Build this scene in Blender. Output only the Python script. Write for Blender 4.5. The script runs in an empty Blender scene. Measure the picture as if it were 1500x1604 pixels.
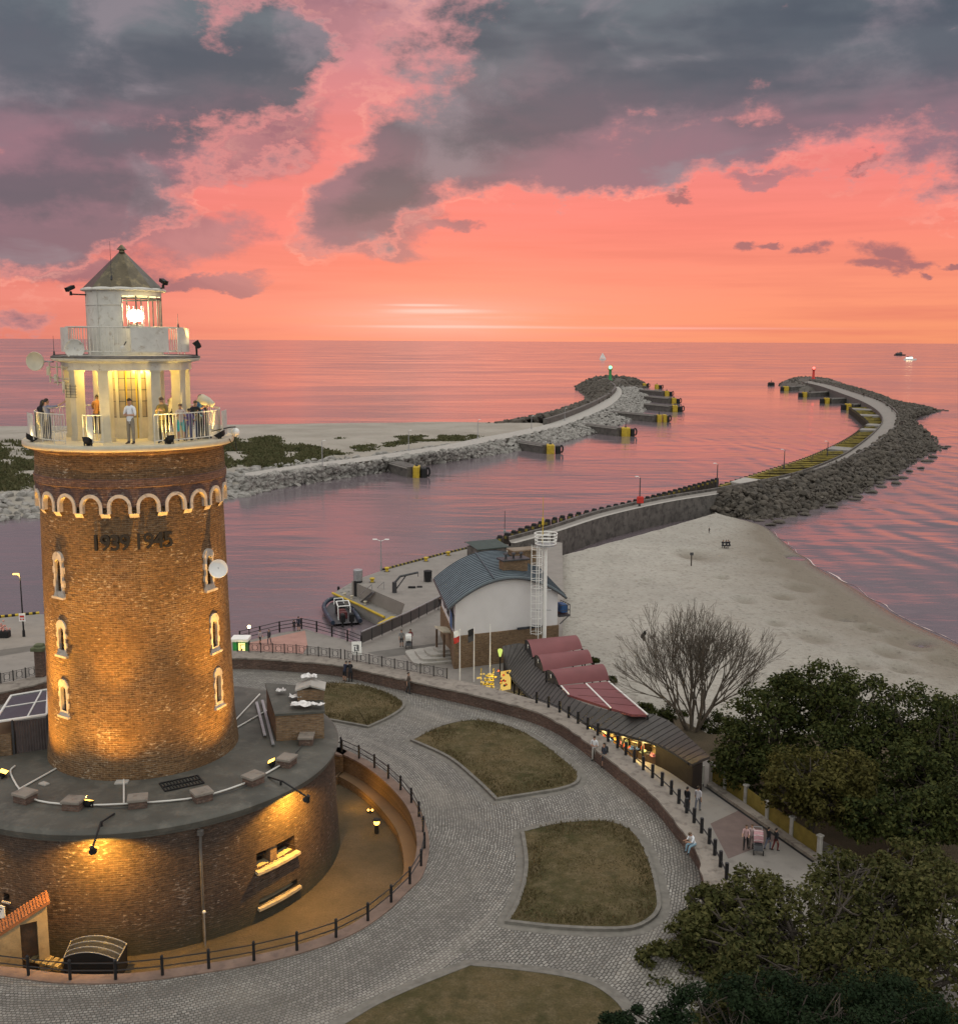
import bpy, bmesh, math, random
import numpy as np
from mathutils import Vector, Matrix, noise
from mathutils.geometry import tessellate_polygon
S = bpy.context.scene
COL = S.collection
PI = math.pi
rad = math.radians
rng = random.Random(7)

# ---------------------------------------------------------------- camera
CAM_H = 25.0                         # metres above the water
FPX, PCX, PCY = 1650.0, 750.0, 802.0  # focal length and centre in photograph pixels
PITCH = math.atan((802-534)/1650.0)
ROLL = rad(0.3)
cam = bpy.data.cameras.new('camera')
camo = bpy.data.objects.new('camera', cam)
COL.objects.link(camo)
cam.sensor_fit = 'VERTICAL'
cam.sensor_height = 36.0
cam.lens = 36.0*FPX/1604.0
cam.clip_start = 0.5
cam.clip_end = 200000
camo.matrix_world = (Matrix.Translation((0, 0, CAM_H)) @ Matrix.Rotation(PI/2-PITCH, 4, 'X')
                     @ Matrix.Rotation(ROLL, 4, 'Z'))
S.camera = camo

def ray(px, py):
    a, b = px-PCX, -(py-PCY)
    x = (a*math.cos(ROLL)-b*math.sin(ROLL))/FPX
    y = (a*math.sin(ROLL)+b*math.cos(ROLL))/FPX
    return Vector((x, math.cos(PITCH)+y*math.sin(PITCH), -math.sin(PITCH)+y*math.cos(PITCH)))

def at(px, py, z):
    d = ray(px, py)
    t = (z-CAM_H)/d.z
    return Vector((d.x*t, d.y*t, z))

def aty(px, py, Y):
    d = ray(px, py)
    t = Y/d.y
    return Vector((d.x*t, Y, CAM_H+d.z*t))

# ---------------------------------------------------------------- render look
S.view_settings.view_transform = 'Standard'
S.view_settings.look = 'None'
S.view_settings.exposure = 0
S.view_settings.gamma = 1
S.render.engine = 'CYCLES'
S.cycles.use_denoising = True
S.cycles.max_bounces = 5
S.cycles.diffuse_bounces = 2
S.cycles.glossy_bounces = 3
S.cycles.transmission_bounces = 3
S.cycles.transparent_max_bounces = 8
S.cycles.caustics_reflective = False
S.cycles.caustics_refractive = False
S.cycles.sample_clamp_indirect = 4.0

# ---------------------------------------------------------------- node helper
def N(nt, kind, ins=None, **props):
    n = nt.nodes.new(kind)
    for k, v in props.items():
        setattr(n, k, v)
    for k, v in (ins or {}).items():
        if isinstance(v, bpy.types.NodeSocket):
            nt.links.new(v, n.inputs[k])
        else:
            n.inputs[k].default_value = v
    return n

def M_(nt, op, a, b=None, c=None, clamp=False):
    ins = {0: a}
    if b is not None: ins[1] = b
    if c is not None: ins[2] = c
    n = N(nt, 'ShaderNodeMath', ins, operation=op)
    n.use_clamp = clamp
    return n.outputs[0]

def MIX(nt, f, a, b, blend='MIX'):
    n = nt.nodes.new('ShaderNodeMix')
    n.data_type = 'RGBA'
    n.blend_type = blend
    for k, v in ((0, f), (6, a), (7, b)):
        if isinstance(v, bpy.types.NodeSocket):
            nt.links.new(v, n.inputs[k])
        elif k == 0:
            n.inputs[k].default_value = v
        else:
            n.inputs[k].default_value = (*v[:3], 1)
    return n.outputs[2]

def RAMP(nt, f, stops, interp='LINEAR'):
    n = N(nt, 'ShaderNodeValToRGB', {0: f})
    r = n.color_ramp
    r.interpolation = interp
    while len(r.elements) < len(stops):
        r.elements.new(0.5)
    for e, (p, c) in zip(r.elements, stops):
        e.position = p
        e.color = (*c[:3], 1) if not isinstance(c, (int, float)) else (c, c, c, 1)
    return n.outputs[0]

def MAPR(nt, v, a, b, c=0.0, d=1.0, smooth=False):
    n = N(nt, 'ShaderNodeMapRange', {0: v, 1: a, 2: b, 3: c, 4: d})
    if smooth: n.interpolation_type = 'SMOOTHSTEP'
    return n.outputs[0]

def lin(r, g, b):
    f = lambda c: ((c/255+0.055)/1.055)**2.4 if c > 10 else c/255/12.92
    return (f(r), f(g), f(b))

# ---------------------------------------------------------------- sky
def azel(px, py):
    d = ray(px, py).normalized()
    return math.atan2(d.x, d.y), math.asin(d.z)

def build_sky():
    w = bpy.data.worlds.new('World')
    S.world = w
    w.use_nodes = True
    nt = w.node_tree
    nt.nodes.clear()
    tc = N(nt, 'ShaderNodeTexCoord').outputs['Generated']
    sp = N(nt, 'ShaderNodeSeparateXYZ', {0: tc})
    az = M_(nt, 'ARCTAN2', sp.outputs[0], sp.outputs[1])
    el = M_(nt, 'ARCSINE', sp.outputs[2])
    v0 = N(nt, 'ShaderNodeCombineXYZ', {0: az, 1: el, 2: 0.0}).outputs[0]
    vs = N(nt, 'ShaderNodeVectorMath', {0: v0, 1: (1.0, 1.9, 1.0)}, operation='MULTIPLY').outputs[0]
    # wander of the outlines: coarse and fine
    n1 = N(nt, 'ShaderNodeTexNoise', {'Vector': vs, 'Scale': 9.0, 'Detail': 7.0, 'Roughness': 0.62}, noise_dimensions='2D')
    n2 = N(nt, 'ShaderNodeTexNoise', {'Vector': vs, 'Scale': 22.0, 'Detail': 8.0, 'Roughness': 0.64}, noise_dimensions='2D')
    off = N(nt, 'ShaderNodeVectorMath', {0: n1.outputs['Color'], 1: (0.5, 0.5, 0.5)}, operation='SUBTRACT').outputs[0]
    off = N(nt, 'ShaderNodeVectorMath', {0: off, 1: (0.085, 0.055, 0.0)}, operation='MULTIPLY').outputs[0]
    vd = N(nt, 'ShaderNodeVectorMath', {0: v0, 1: off}, operation='ADD').outputs[0]
    def field(blobs, k, vec):
        dm = None
        for (cx, cy, rx, ry, rot) in blobs:
            a, e = azel(cx, cy)
            mp = N(nt, 'ShaderNodeMapping', {0: vec, 1: (a, e, 0), 2: (0, 0, rad(rot)), 3: (rx/FPX, ry/FPX, 1)}, vector_type='TEXTURE')
            d = N(nt, 'ShaderNodeVectorMath', {0: mp.outputs[0]}, operation='LENGTH').outputs['Value']
            dm = d if dm is None else N(nt, 'ShaderNodeMath', {0: dm, 1: d, 2: k}, operation='SMOOTH_MIN').outputs[0]
        return dm
    # centre and half size on the photograph, turn in degrees
    thick = field([(1010, 70, 360, 140, 3), (1330, 60, 340, 135, 0), (860, 150, 235, 80, 12), (800, 235, 220, 62, 3), (640, 255, 70, 70, 20), (555, 325, 92, 62, 38),
                   (940, 272, 160, 28, 0), (1120, 222, 190, 38, 4), (1370, 160, 190, 42, 0),
                   (90, 90, 300, 170, 0), (330, 130, 175, 62, 14), (110, 260, 250, 80, 20), (30, 370, 140, 50, 8), (90, 315, 210, 62, 14), (430, 70, 75, 50, -8),
                   (-250, 200, 260, 260, 0), (1780, 120, 320, 160, 0), (-200, 400, 200, 50, 0)], 0.22, vd)
    thin = field([(405, 222, 135, 42, 24), (320, 268, 110, 30, 20), (310, 372, 110, 38, 8), (140, 372, 170, 34, 10), (562, 392, 95, 20, 0), (590, 350, 120, 40, 10), (1180, 276, 55, 9, 8), (300, 445, 150, 9, 2), (90, 425, 140, 16, 0),
                  (480, 20, 150, 30, 0), (1440, 215, 60, 16, 0), (700, 352, 40, 11, 0), (250, 330, 60, 20, 30)], 0.15, vd)
    tiny = field([(1192, 388, 17, 9, 0), (1232, 384, 18, 5, 0), (1286, 395, 24, 10, 8), (1385, 396, 36, 22, 8), (1420, 410, 30, 10, 0), (1372, 420, 34, 13, 0), (1070, 306, 20, 7, -10), (1335, 260, 28, 7, 12), (1485, 410, 22, 5, 0), (1440, 425, 14, 4, 0)], 0.3, vd)
    kmin = field([(1080, 135, 330, 38, 3), (860, 175, 170, 40, 12), (1240, 40, 160, 60, 0), (60, 300, 200, 42, 6), (240, 215, 190, 40, 14), (60, 70, 110, 90, 0), (330, 90, 110, 40, 10), (1480, 60, 90, 60, 0), (600, 300, 90, 30, 25)], 0.4, vd)
    fine = M_(nt, 'MULTIPLY', M_(nt, 'SUBTRACT', n2.outputs[0], 0.5), 1.0)
    mid_ = M_(nt, 'MULTIPLY', M_(nt, 'SUBTRACT', n1.outputs[0], 0.5), 0.8)
    rough_ = M_(nt, 'ADD', fine, mid_)
    dk_ = M_(nt, 'SUBTRACT', M_(nt, 'SUBTRACT', 1.12, thick), rough_)
    dn_ = M_(nt, 'SUBTRACT', M_(nt, 'SUBTRACT', 1.12, thin), M_(nt, 'MULTIPLY', rough_, 1.15))
    dt_ = M_(nt, 'SUBTRACT', M_(nt, 'SUBTRACT', 1.15, tiny), M_(nt, 'MULTIPLY', fine, 1.7))
    cover = MAPR(nt, dk_, 0.0, 0.15, smooth=True)
    core = MAPR(nt, dk_, 0.02, 0.42, smooth=True)
    cthin = M_(nt, 'MULTIPLY', MAPR(nt, dn_, -0.12, 0.60, smooth=True), 0.86)
    ctiny = M_(nt, 'MULTIPLY', MAPR(nt, dt_, 0.0, 0.75, smooth=True), 0.9)
    gloom = MAPR(nt, M_(nt, 'ADD', kmin, rough_), 1.25, 0.35, smooth=True)
    # clear evening sky, low to high
    eln = MAPR(nt, el, 0.0, 0.6)
    ramp = RAMP(nt, eln, [(0.0, lin(236, 144, 120)), (0.06, lin(246, 142, 126)), (0.17, lin(250, 130, 124)),
                          (0.29, lin(238, 131, 129)), (0.40, lin(210, 136, 142)), (0.50, lin(184, 142, 150)), (0.75, lin(150, 150, 165)), (1, lin(150, 160, 175))])
    right = MAPR(nt, az, -0.05, 0.42, smooth=True)
    low = MAPR(nt, el, 0.16, 0.0)
    ramp = MIX(nt, M_(nt, 'MULTIPLY', M_(nt, 'MULTIPLY', right, low), 0.55), ramp, lin(248, 156, 104))
    left = MAPR(nt, az, -0.08, -0.45, smooth=True)
    ramp = MIX(nt, M_(nt, 'MULTIPLY', left, 0.35), ramp, lin(205, 120, 122))
    # thin high veil streaks near the horizon
    vst = N(nt, 'ShaderNodeVectorMath', {0: v0, 1: (2.2, 46.0, 1.0)}, operation='MULTIPLY').outputs[0]
    n3 = N(nt, 'ShaderNodeTexNoise', {'Vector': vst, 'Scale': 1.6, 'Detail': 5.0, 'Roughness': 0.55}, noise_dimensions='2D')
    ramp = MIX(nt, M_(nt, 'MULTIPLY', MAPR(nt, n3.outputs[0], 0.40, 0.70), M_(nt, 'MULTIPLY', MAPR(nt, el, 0.30, 0.0), 0.5)), ramp, lin(214, 112, 104))
    sky = ramp
    # bright slits where the sun has just gone
    for (cx, cy, rx, ry, s) in ((690, 488, 125, 6, 1.5), (660, 478, 80, 3, 1.2), (740, 512, 260, 3.6, 1.4), (1000, 514, 420, 3, .5), (800, 497, 170, 4, .35), (690, 500, 300, 45, .40), (730, 500, 520, 85, .22)):
        a, e = azel(cx, cy)
        mp = N(nt, 'ShaderNodeMapping', {0: v0, 1: (a, e, 0), 3: (rx/FPX, ry/FPX, 1)}, vector_type='TEXTURE')
        d = N(nt, 'ShaderNodeVectorMath', {0: mp.outputs[0]}, operation='LENGTH').outputs['Value']
        f = M_(nt, 'MULTIPLY', MAPR(nt, d, 1.0, 0.0, smooth=True), M_(nt, 'MULTIPLY', MAPR(nt, n3.outputs[0], 0.2, 0.6), s))
        sky = MIX(nt, f, sky, (1.0, 0.52, 0.48))
    # cloud body: slate above, mauve below, lit rims
    n4 = N(nt, 'ShaderNodeTexNoise', {'Vector': vs, 'Scale': 7.0, 'Detail': 6.0, 'Roughness': 0.55, 'Distortion': 0.4}, noise_dimensions='2D')
    n5 = N(nt, 'ShaderNodeTexNoise', {'Vector': N(nt, 'ShaderNodeVectorMath', {0: v0, 1: (2.4, 9.0, 1.0)}, operation='MULTIPLY').outputs[0], 'Scale': 1.8, 'Detail': 4.0}, noise_dimensions='2D')
    hi = MAPR(nt, M_(nt, 'ADD', el, M_(nt, 'MULTIPLY', M_(nt, 'SUBTRACT', n4.outputs[0], 0.5), 0.14)), 0.13, 0.27, smooth=True)
    body = MIX(nt, hi, lin(150, 112, 126), lin(106, 114, 123))
    shade = MAPR(nt, n5.outputs[0], 0.38, 0.58, smooth=True)
    body = MIX(nt, M_(nt, 'MULTIPLY', shade, M_(nt, 'ADD', 0.30, M_(nt, 'MULTIPLY', hi, 0.60))), body, lin(80, 88, 101))
    puff = MAPR(nt, n4.outputs[0], 0.48, 0.64, smooth=True)
    body = MIX(nt, M_(nt, 'MULTIPLY', puff, M_(nt, 'SUBTRACT', 0.62, M_(nt, 'MULTIPLY', gloom, .45))), body, lin(150, 136, 146))
    body = MIX(nt, M_(nt, 'MULTIPLY', gloom, .62), body, lin(76, 85, 99))
    rim = MIX(nt, 0.55, sky, lin(214, 146, 146))
    body = MIX(nt, core, rim, body)
    lilac = MIX(nt, MAPR(nt, n4.outputs[0], .35, .65), lin(140, 100, 116), lin(178, 124, 132))
    vis = MIX(nt, cthin, sky, lilac)
    vis = MIX(nt, ctiny, vis, lin(158, 104, 112))
    # sun-struck fringes of the broken cloud
    fr = M_(nt, 'MULTIPLY', MAPR(nt, M_(nt, 'ABSOLUTE', M_(nt, 'ADD', dk_, .03)), .12, 0.0, smooth=True), MAPR(nt, n1.outputs[0], .42, .62))
    vis = MIX(nt, M_(nt, 'MULTIPLY', fr, .34), vis, lin(255, 176, 160))
    vis = MIX(nt, cover, vis, body)
    # unseen sky above and behind the view, made brighter to light the foreground
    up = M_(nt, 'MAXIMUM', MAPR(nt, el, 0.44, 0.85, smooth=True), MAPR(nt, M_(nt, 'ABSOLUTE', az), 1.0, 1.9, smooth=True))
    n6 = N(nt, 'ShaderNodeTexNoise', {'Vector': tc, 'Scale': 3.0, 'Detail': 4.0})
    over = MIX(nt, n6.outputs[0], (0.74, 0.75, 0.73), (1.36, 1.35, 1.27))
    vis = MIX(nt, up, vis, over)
    dark = MAPR(nt, el, -0.02, -0.12)
    vis = MIX(nt, dark, vis, (0.05, 0.045, 0.05))
    nish = N(nt, 'ShaderNodeTexSky', sky_type='NISHITA')
    nish.sun_disc = False
    nish.sun_elevation = rad(2.0)
    nish.sun_rotation = rad(-2.0)
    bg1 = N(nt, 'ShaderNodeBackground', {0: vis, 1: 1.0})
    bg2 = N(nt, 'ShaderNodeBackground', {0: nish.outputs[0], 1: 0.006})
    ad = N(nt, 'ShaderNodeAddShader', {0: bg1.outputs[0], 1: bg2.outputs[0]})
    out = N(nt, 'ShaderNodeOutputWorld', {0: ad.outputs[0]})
build_sky()
# soft fill added high overhead for the cloud cover; the sun is down
sl = bpy.data.lights.new('sun', 'SUN')
sl.energy = 0.5
sl.angle = rad(60)
sl.color = (1.0, 0.93, 0.86)
so = bpy.data.objects.new('sun', sl)
COL.objects.link(so)
so.rotation_euler = (rad(90-62.0), 0, rad(180-20.0))

# ---------------------------------------------------------------- mesh builder
class MB:
    def __init__(s):
        s.v, s.f, s.m = [], [], []
    def face(s, pts, m=0):
        b = len(s.v)
        s.v += [tuple(p) for p in pts]
        s.f.append(tuple(range(b, b+len(pts))))
        s.m.append(m)
        return s
    def grid(s, rows, m=0, close=False):
        b = len(s.v)
        n = len(rows[0])
        for r in rows:
            s.v += [tuple(p) for p in r]
        for i in range(len(rows)-1):
            for j in range(n if close else n-1):
                k = (j+1) % n
                s.f.append((b+i*n+j, b+i*n+k, b+(i+1)*n+k, b+(i+1)*n+j))
                s.m.append(m)
        return s
    def box(s, c, d, rz=0.0, m=0, mat=None):
        X = Matrix.Translation(c) @ Matrix.Rotation(rz, 4, 'Z') if mat is None else mat
        b = len(s.v)
        for z in (-.5, .5):
            for x, y in ((-.5, -.5), (.5, -.5), (.5, .5), (-.5, .5)):
                s.v.append(tuple(X @ Vector((x*d[0], y*d[1], z*d[2]))))
        for f in ((3, 2, 1, 0), (4, 5, 6, 7), (0, 1, 5, 4), (1, 2, 6, 5), (2, 3, 7, 6), (3, 0, 4, 7)):
            s.f.append(tuple(b+i for i in f))
            s.m.append(m)
        return s
    def cbox(s, c, d, bev, rz=0.0, m=0):
        """box with chamfered vertical edges and a chamfered top"""
        hx, hy = d[0]/2, d[1]/2
        def ring(k):
            x, y = hx-k, hy-k
            return [(-x+bev, -y), (x-bev, -y), (x, -y+bev), (x, y-bev), (x-bev, y), (-x+bev, y), (-x, y-bev), (-x, -y+bev)]
        X = Matrix.Translation(c) @ Matrix.Rotation(rz, 4, 'Z')
        rows = [[X @ Vector((x, y, z)) for x, y in ring(k)] for k, z in ((0, -d[2]/2), (0, d[2]/2-bev), (bev*.7, d[2]/2))]
        s.grid(rows, m, True)
        s.face(rows[-1], m)
        s.face(rows[0][::-1], m)
        return s
    def cyl(s, p, q, r0, r1=None, n=8, m=0, cap=True):
        r1 = r0 if r1 is None else r1
        p, q = Vector(p), Vector(q)
        a = (q-p).normalized()
        u = a.orthogonal().normalized()
        w = a.cross(u)
        b = len(s.v)
        for c, r in ((p, r0), (q, r1)):
            for i in range(n):
                t = 2*PI*i/n
                s.v.append(tuple(c+(u*math.cos(t)+w*math.sin(t))*r))
        for i in range(n):
            j = (i+1) % n
            s.f.append((b+i, b+j, b+n+j, b+n+i))
            s.m.append(m)
        if cap:
            s.f.append(tuple(b+i for i in range(n))[::-1])
            s.f.append(tuple(b+n+i for i in range(n)))
            s.m += [m, m]
        return s
    def tube(s, pts, r, n=6, m=0, r1=None):
        pts = [Vector(p) for p in pts]
        for i in range(len(pts)-1):
            a = r if r1 is None else r+(r1-r)*i/(len(pts)-1)
            c = r if r1 is None else r+(r1-r)*(i+1)/(len(pts)-1)
            s.cyl(pts[i], pts[i+1], a, c, n, m)
        return s
    def lathe(s, prof, c=(0, 0, 0), n=48, m=0, a0=0.0, a1=2*PI):
        full = abs(a1-a0-2*PI) < 1e-6
        k = n if full else n+1
        rows = [[(c[0]+r*math.cos(a0+(a1-a0)*i/n), c[1]+r*math.sin(a0+(a1-a0)*i/n), c[2]+z) for i in range(k)] for r, z in prof]
        return s.grid(rows, m, full)
    def ball(s, c, r, n=8, m=0, sc=(1, 1, 1)):
        rows = []
        for i in range(n//2+1):
            t = PI*i/(n//2)
            rr = max(math.sin(t), 1e-3)
            rows.append([(c[0]+r*sc[0]*rr*math.cos(2*PI*j/n), c[1]+r*sc[1]*rr*math.sin(2*PI*j/n), c[2]-r*sc[2]*math.cos(t)) for j in range(n)])
        return s.grid(rows, m, True)
    def prism(s, pts, z0, z1, m=0, X=None):
        """polygon in xy (list of 2-tuples, ccw) extruded from z0 to z1"""
        a = [Vector((p[0], p[1], z0)) for p in pts]
        b = [Vector((p[0], p[1], z1)) for p in pts]
        if X is not None:
            a = [X @ p for p in a]
            b = [X @ p for p in b]
        s.grid([a, b], m, True)
        for loop, flip in ((b, False), (a, True)):
            for t in tessellate_polygon([[Vector((p[0], p[1], 0)) for p in pts]]):
                tri = [loop[i] for i in t]
                s.face(tri[::-1] if flip else tri, m)
        return s
    def build(s, name, mats, parent=None, smooth=False, loc=None, fix=True):
        me = bpy.data.meshes.new(name)
        me.from_pydata(s.v, [], s.f)
        mats = mats if isinstance(mats, (list, tuple)) else [mats]
        for mm in mats:
            me.materials.append(mm)
        if len(mats) > 1:
            me.polygons.foreach_set('material_index', s.m)
        if fix:
            bm = bmesh.new()
            bm.from_mesh(me)
            bmesh.ops.remove_doubles(bm, verts=bm.verts, dist=1e-5)
            bmesh.ops.recalc_face_normals(bm, faces=bm.faces)
            bm.to_mesh(me)
            bm.free()
        if smooth:
            me.polygons.foreach_set('use_smooth', [True]*len(me.polygons))
            if smooth != 'all':
                me.set_sharp_from_angle(angle=rad(40))
        o = bpy.data.objects.new(name, me)
        COL.objects.link(o)
        if parent is not None: o.parent = parent
        if loc is not None: o.location = loc
        return o

def tag(o, label=None, cat=None, group=None, kind=None):
    if label: o['label'] = label
    if cat: o['category'] = cat
    if group: o['group'] = group
    if kind: o['kind'] = kind
    return o

def thing(name, label, cat, loc=(0, 0, 0), rz=0.0, group=None, scale=1.0):
    o = bpy.data.objects.new(name, None)
    COL.objects.link(o)
    o.empty_display_size = 0.2
    o.location = loc
    o.rotation_euler = (0, 0, rz)
    o.scale = (scale,)*3
    return tag(o, label, cat, group)

def copy_tree(o, loc=None, rz=None, label=None, scale=None, parent=None):
    c = o.copy()
    COL.objects.link(c)
    if parent is not None: c.parent = parent
    if loc is not None: c.location = loc
    if rz is not None: c.rotation_euler = (0, 0, rz)
    if scale is not None: c.scale = (scale,)*3 if isinstance(scale, (int, float)) else scale
    if label: c['label'] = label
    for ch in [x for x in bpy.data.objects if x.parent == o and x is not c]:
        copy_tree(ch, parent=c)
    return c

def lamp(name, kind, loc, energy, color, parent=None, size=0.1, target=None, spot=60, blend=.5):
    l = bpy.data.lights.new(name, kind)
    l.energy = energy
    l.color = color
    if kind == 'SPOT':
        l.spot_size = rad(spot)
        l.spot_blend = blend
        l.shadow_soft_size = size
    elif kind == 'AREA':
        l.size = size
    else:
        l.shadow_soft_size = size
    o = bpy.data.objects.new(name, l)
    COL.objects.link(o)
    if target is not None:
        o.rotation_euler = (Vector(target)-Vector(loc)).to_track_quat('-Z', 'Y').to_euler()
    o.location = loc
    if parent is not None:
        o.parent = parent
        o.matrix_parent_inverse = Matrix.Translation(parent.location).inverted() if parent.rotation_euler[2] == 0 else (Matrix.Translation(parent.location) @ Matrix.Rotation(parent.rotation_euler[2], 4, 'Z')).inverted()
    return o

def smooth(pts, k=6, closed=False):
    """Catmull-Rom through points"""
    P = [Vector(p) for p in pts]
    n = len(P)
    out = []
    for i in range(n if closed else n-1):
        if closed:
            a, b, c, d = P[i-1], P[i], P[(i+1) % n], P[(i+2) % n]
        else:
            a, b, c, d = P[max(i-1, 0)], P[i], P[i+1], P[min(i+2, n-1)]
        for j in range(k):
            t = j/k
            out.append(0.5*((2*b)+(c-a)*t+(2*a-5*b+4*c-d)*t*t+(3*b-a-3*c+d)*t**3))
    if not closed: out.append(P[-1])
    return out

def resample(pts, n):
    P = [Vector(p) for p in pts]
    L = [0.0]
    for i in range(len(P)-1):
        L.append(L[-1]+(P[i+1]-P[i]).length)
    out = []
    k = 0
    for i in range(n):
        t = L[-1]*i/(n-1)
        while k < len(P)-2 and L[k+1] < t: k += 1
        f = (t-L[k])/max(L[k+1]-L[k], 1e-9)
        out.append(P[k].lerp(P[k+1], min(max(f, 0), 1)))
    return out

def path_len(P):
    return sum((Vector(P[i+1])-Vector(P[i])).length for i in range(len(P)-1))

def offset(P, d):
    """shift a path sideways (to its left) in plan"""
    out = []
    for i, p in enumerate(P):
        a = Vector(P[max(i-1, 0)])
        b = Vector(P[min(i+1, len(P)-1)])
        t = (b-a).to_2d().normalized()
        out.append(Vector((p[0]-t.y*d, p[1]+t.x*d, p[2])))
    return out

def zset(P, z):
    return [Vector((p[0], p[1], z)) for p in P]

def wall_between(mb, A, B, z0, z1, m=0):
    """solid of constant height between two plan paths of equal length"""
    rows = [zset(A, z0), zset(A, z1), zset(B, z1), zset(B, z0)]
    mb.grid(rows, m)
    for i in (0, -1):
        mb.face([rows[k][i] for k in range(4)], m)
    return mb

def sheet(mb, outer, z, holes=(), m=0, skirt=0.0):
    loops = [[Vector((p[0], p[1], 0)) for p in outer]]+[[Vector((p[0], p[1], 0)) for p in h] for h in holes]
    flat = [v for l in loops for v in l]
    b = len(mb.v)
    mb.v += [(v.x, v.y, z) for v in flat]
    for t in tessellate_polygon(loops):
        mb.f.append(tuple(b+i for i in t))
        mb.m.append(m)
    if skirt:
        for l in loops:
            mb.grid([[(v.x, v.y, z) for v in l], [(v.x, v.y, z-skirt) for v in l]], m, True)
    return mb

def pxs(pts, z):
    return [at(x, y, z) for x, y in pts]
# ---------------------------------------------------------------- materials
def newmat(name):
    m = bpy.data.materials.new(name)
    m.use_nodes = True
    nt = m.node_tree
    nt.nodes.clear()
    out = N(nt, 'ShaderNodeOutputMaterial')
    return m, nt, out

def finish(nt, out, col, rough=.8, metal=0., bump=None, bstr=.3, bdist=.05, spec=.4, emit=None, estr=0.):
    p = N(nt, 'ShaderNodeBsdfPrincipled')
    for k, v in (('Base Color', col), ('Roughness', rough), ('Metallic', metal), ('Specular IOR Level', spec)):
        if isinstance(v, bpy.types.NodeSocket): nt.links.new(v, p.inputs[k])
        elif k == 'Base Color': p.inputs[k].default_value = (*v[:3], 1)
        else: p.inputs[k].default_value = v
    if bump is not None:
        b = N(nt, 'ShaderNodeBump', {'Strength': bstr, 'Distance': bdist, 'Height': bump})
        nt.links.new(b.outputs[0], p.inputs['Normal'])
    if emit is not None:
        p.inputs['Emission Color'].default_value = (*emit, 1)
        p.inputs['Emission Strength'].default_value = estr
    nt.links.new(p.outputs[0], out.inputs[0])
    return p

def wpos(nt):
    return N(nt, 'ShaderNodeNewGeometry').outputs['Position']

def opos(nt):
    return N(nt, 'ShaderNodeTexCoord').outputs['Object']

def noi(nt, vec, scale, detail=4., rough=.55, dist=0.):
    return N(nt, 'ShaderNodeTexNoise', {'Vector': vec, 'Scale': scale, 'Detail': detail, 'Roughness': rough, 'Distortion': dist}).outputs[0]

def vmul(nt, v, s):
    return N(nt, 'ShaderNodeVectorMath', {0: v, 1: s}, operation='MULTIPLY').outputs[0]

def sc(c, k):
    return tuple(min(x*k, 1) for x in c)

def mat(name, col, rough=.75, var=.22, scale=2.5, metal=0., bump=.25, bscale=14., col2=None, amount=.5, emit=None, estr=0., spec=.4):
    """painted, stone, metal ... : two-scale colour variation, optional second colour in patches"""
    m, nt, out = newmat(name)
    w = wpos(nt)
    n1 = noi(nt, w, scale, 5.)
    n2 = noi(nt, w, bscale, 4.)
    c = MIX(nt, MAPR(nt, n1, .3, .7), sc(col, 1-var), sc(col, 1+var))
    if col2 is not None:
        c = MIX(nt, MAPR(nt, noi(nt, w, scale*1.7, 6., .65), 1-amount-.08, 1-amount+.1), c, col2)
    c = MIX(nt, MAPR(nt, n2, .35, .75, 0, var*.8), c, sc(col, .55))
    finish(nt, out, c, rough, metal, n2 if bump else None, bump, .02, spec, emit, estr)
    return m

def mat_emit(name, col, s):
    m, nt, out = newmat(name)
    e = N(nt, 'ShaderNodeEmission', {0: (*col, 1), 1: s})
    nt.links.new(e.outputs[0], out.inputs[0])
    return m

TAX, TAY = -14.30, 43.17       # axis of the lighthouse
ZR = 7.8                       # bastion roof

def wallcoord(nt, cyl=None):
    """(length along the wall, height) : round the lighthouse axis, or along any upright wall"""
    g = N(nt, 'ShaderNodeNewGeometry')
    p = N(nt, 'ShaderNodeSeparateXYZ', {0: g.outputs['Position']})
    if cyl:
        x = M_(nt, 'SUBTRACT', p.outputs[0], TAX)
        y = M_(nt, 'SUBTRACT', p.outputs[1], TAY)
        u = M_(nt, 'MULTIPLY', M_(nt, 'ARCTAN2', x, M_(nt, 'MULTIPLY', y, -1)), cyl)
    else:
        n = N(nt, 'ShaderNodeSeparateXYZ', {0: g.outputs['True Normal']})
        u = M_(nt, 'SUBTRACT', M_(nt, 'MULTIPLY', p.outputs[1], n.outputs[0]), M_(nt, 'MULTIPLY', p.outputs[0], n.outputs[1]))
    return N(nt, 'ShaderNodeCombineXYZ', {0: u, 1: p.outputs[2], 2: 0.0}).outputs[0], g.outputs['Position']

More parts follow.
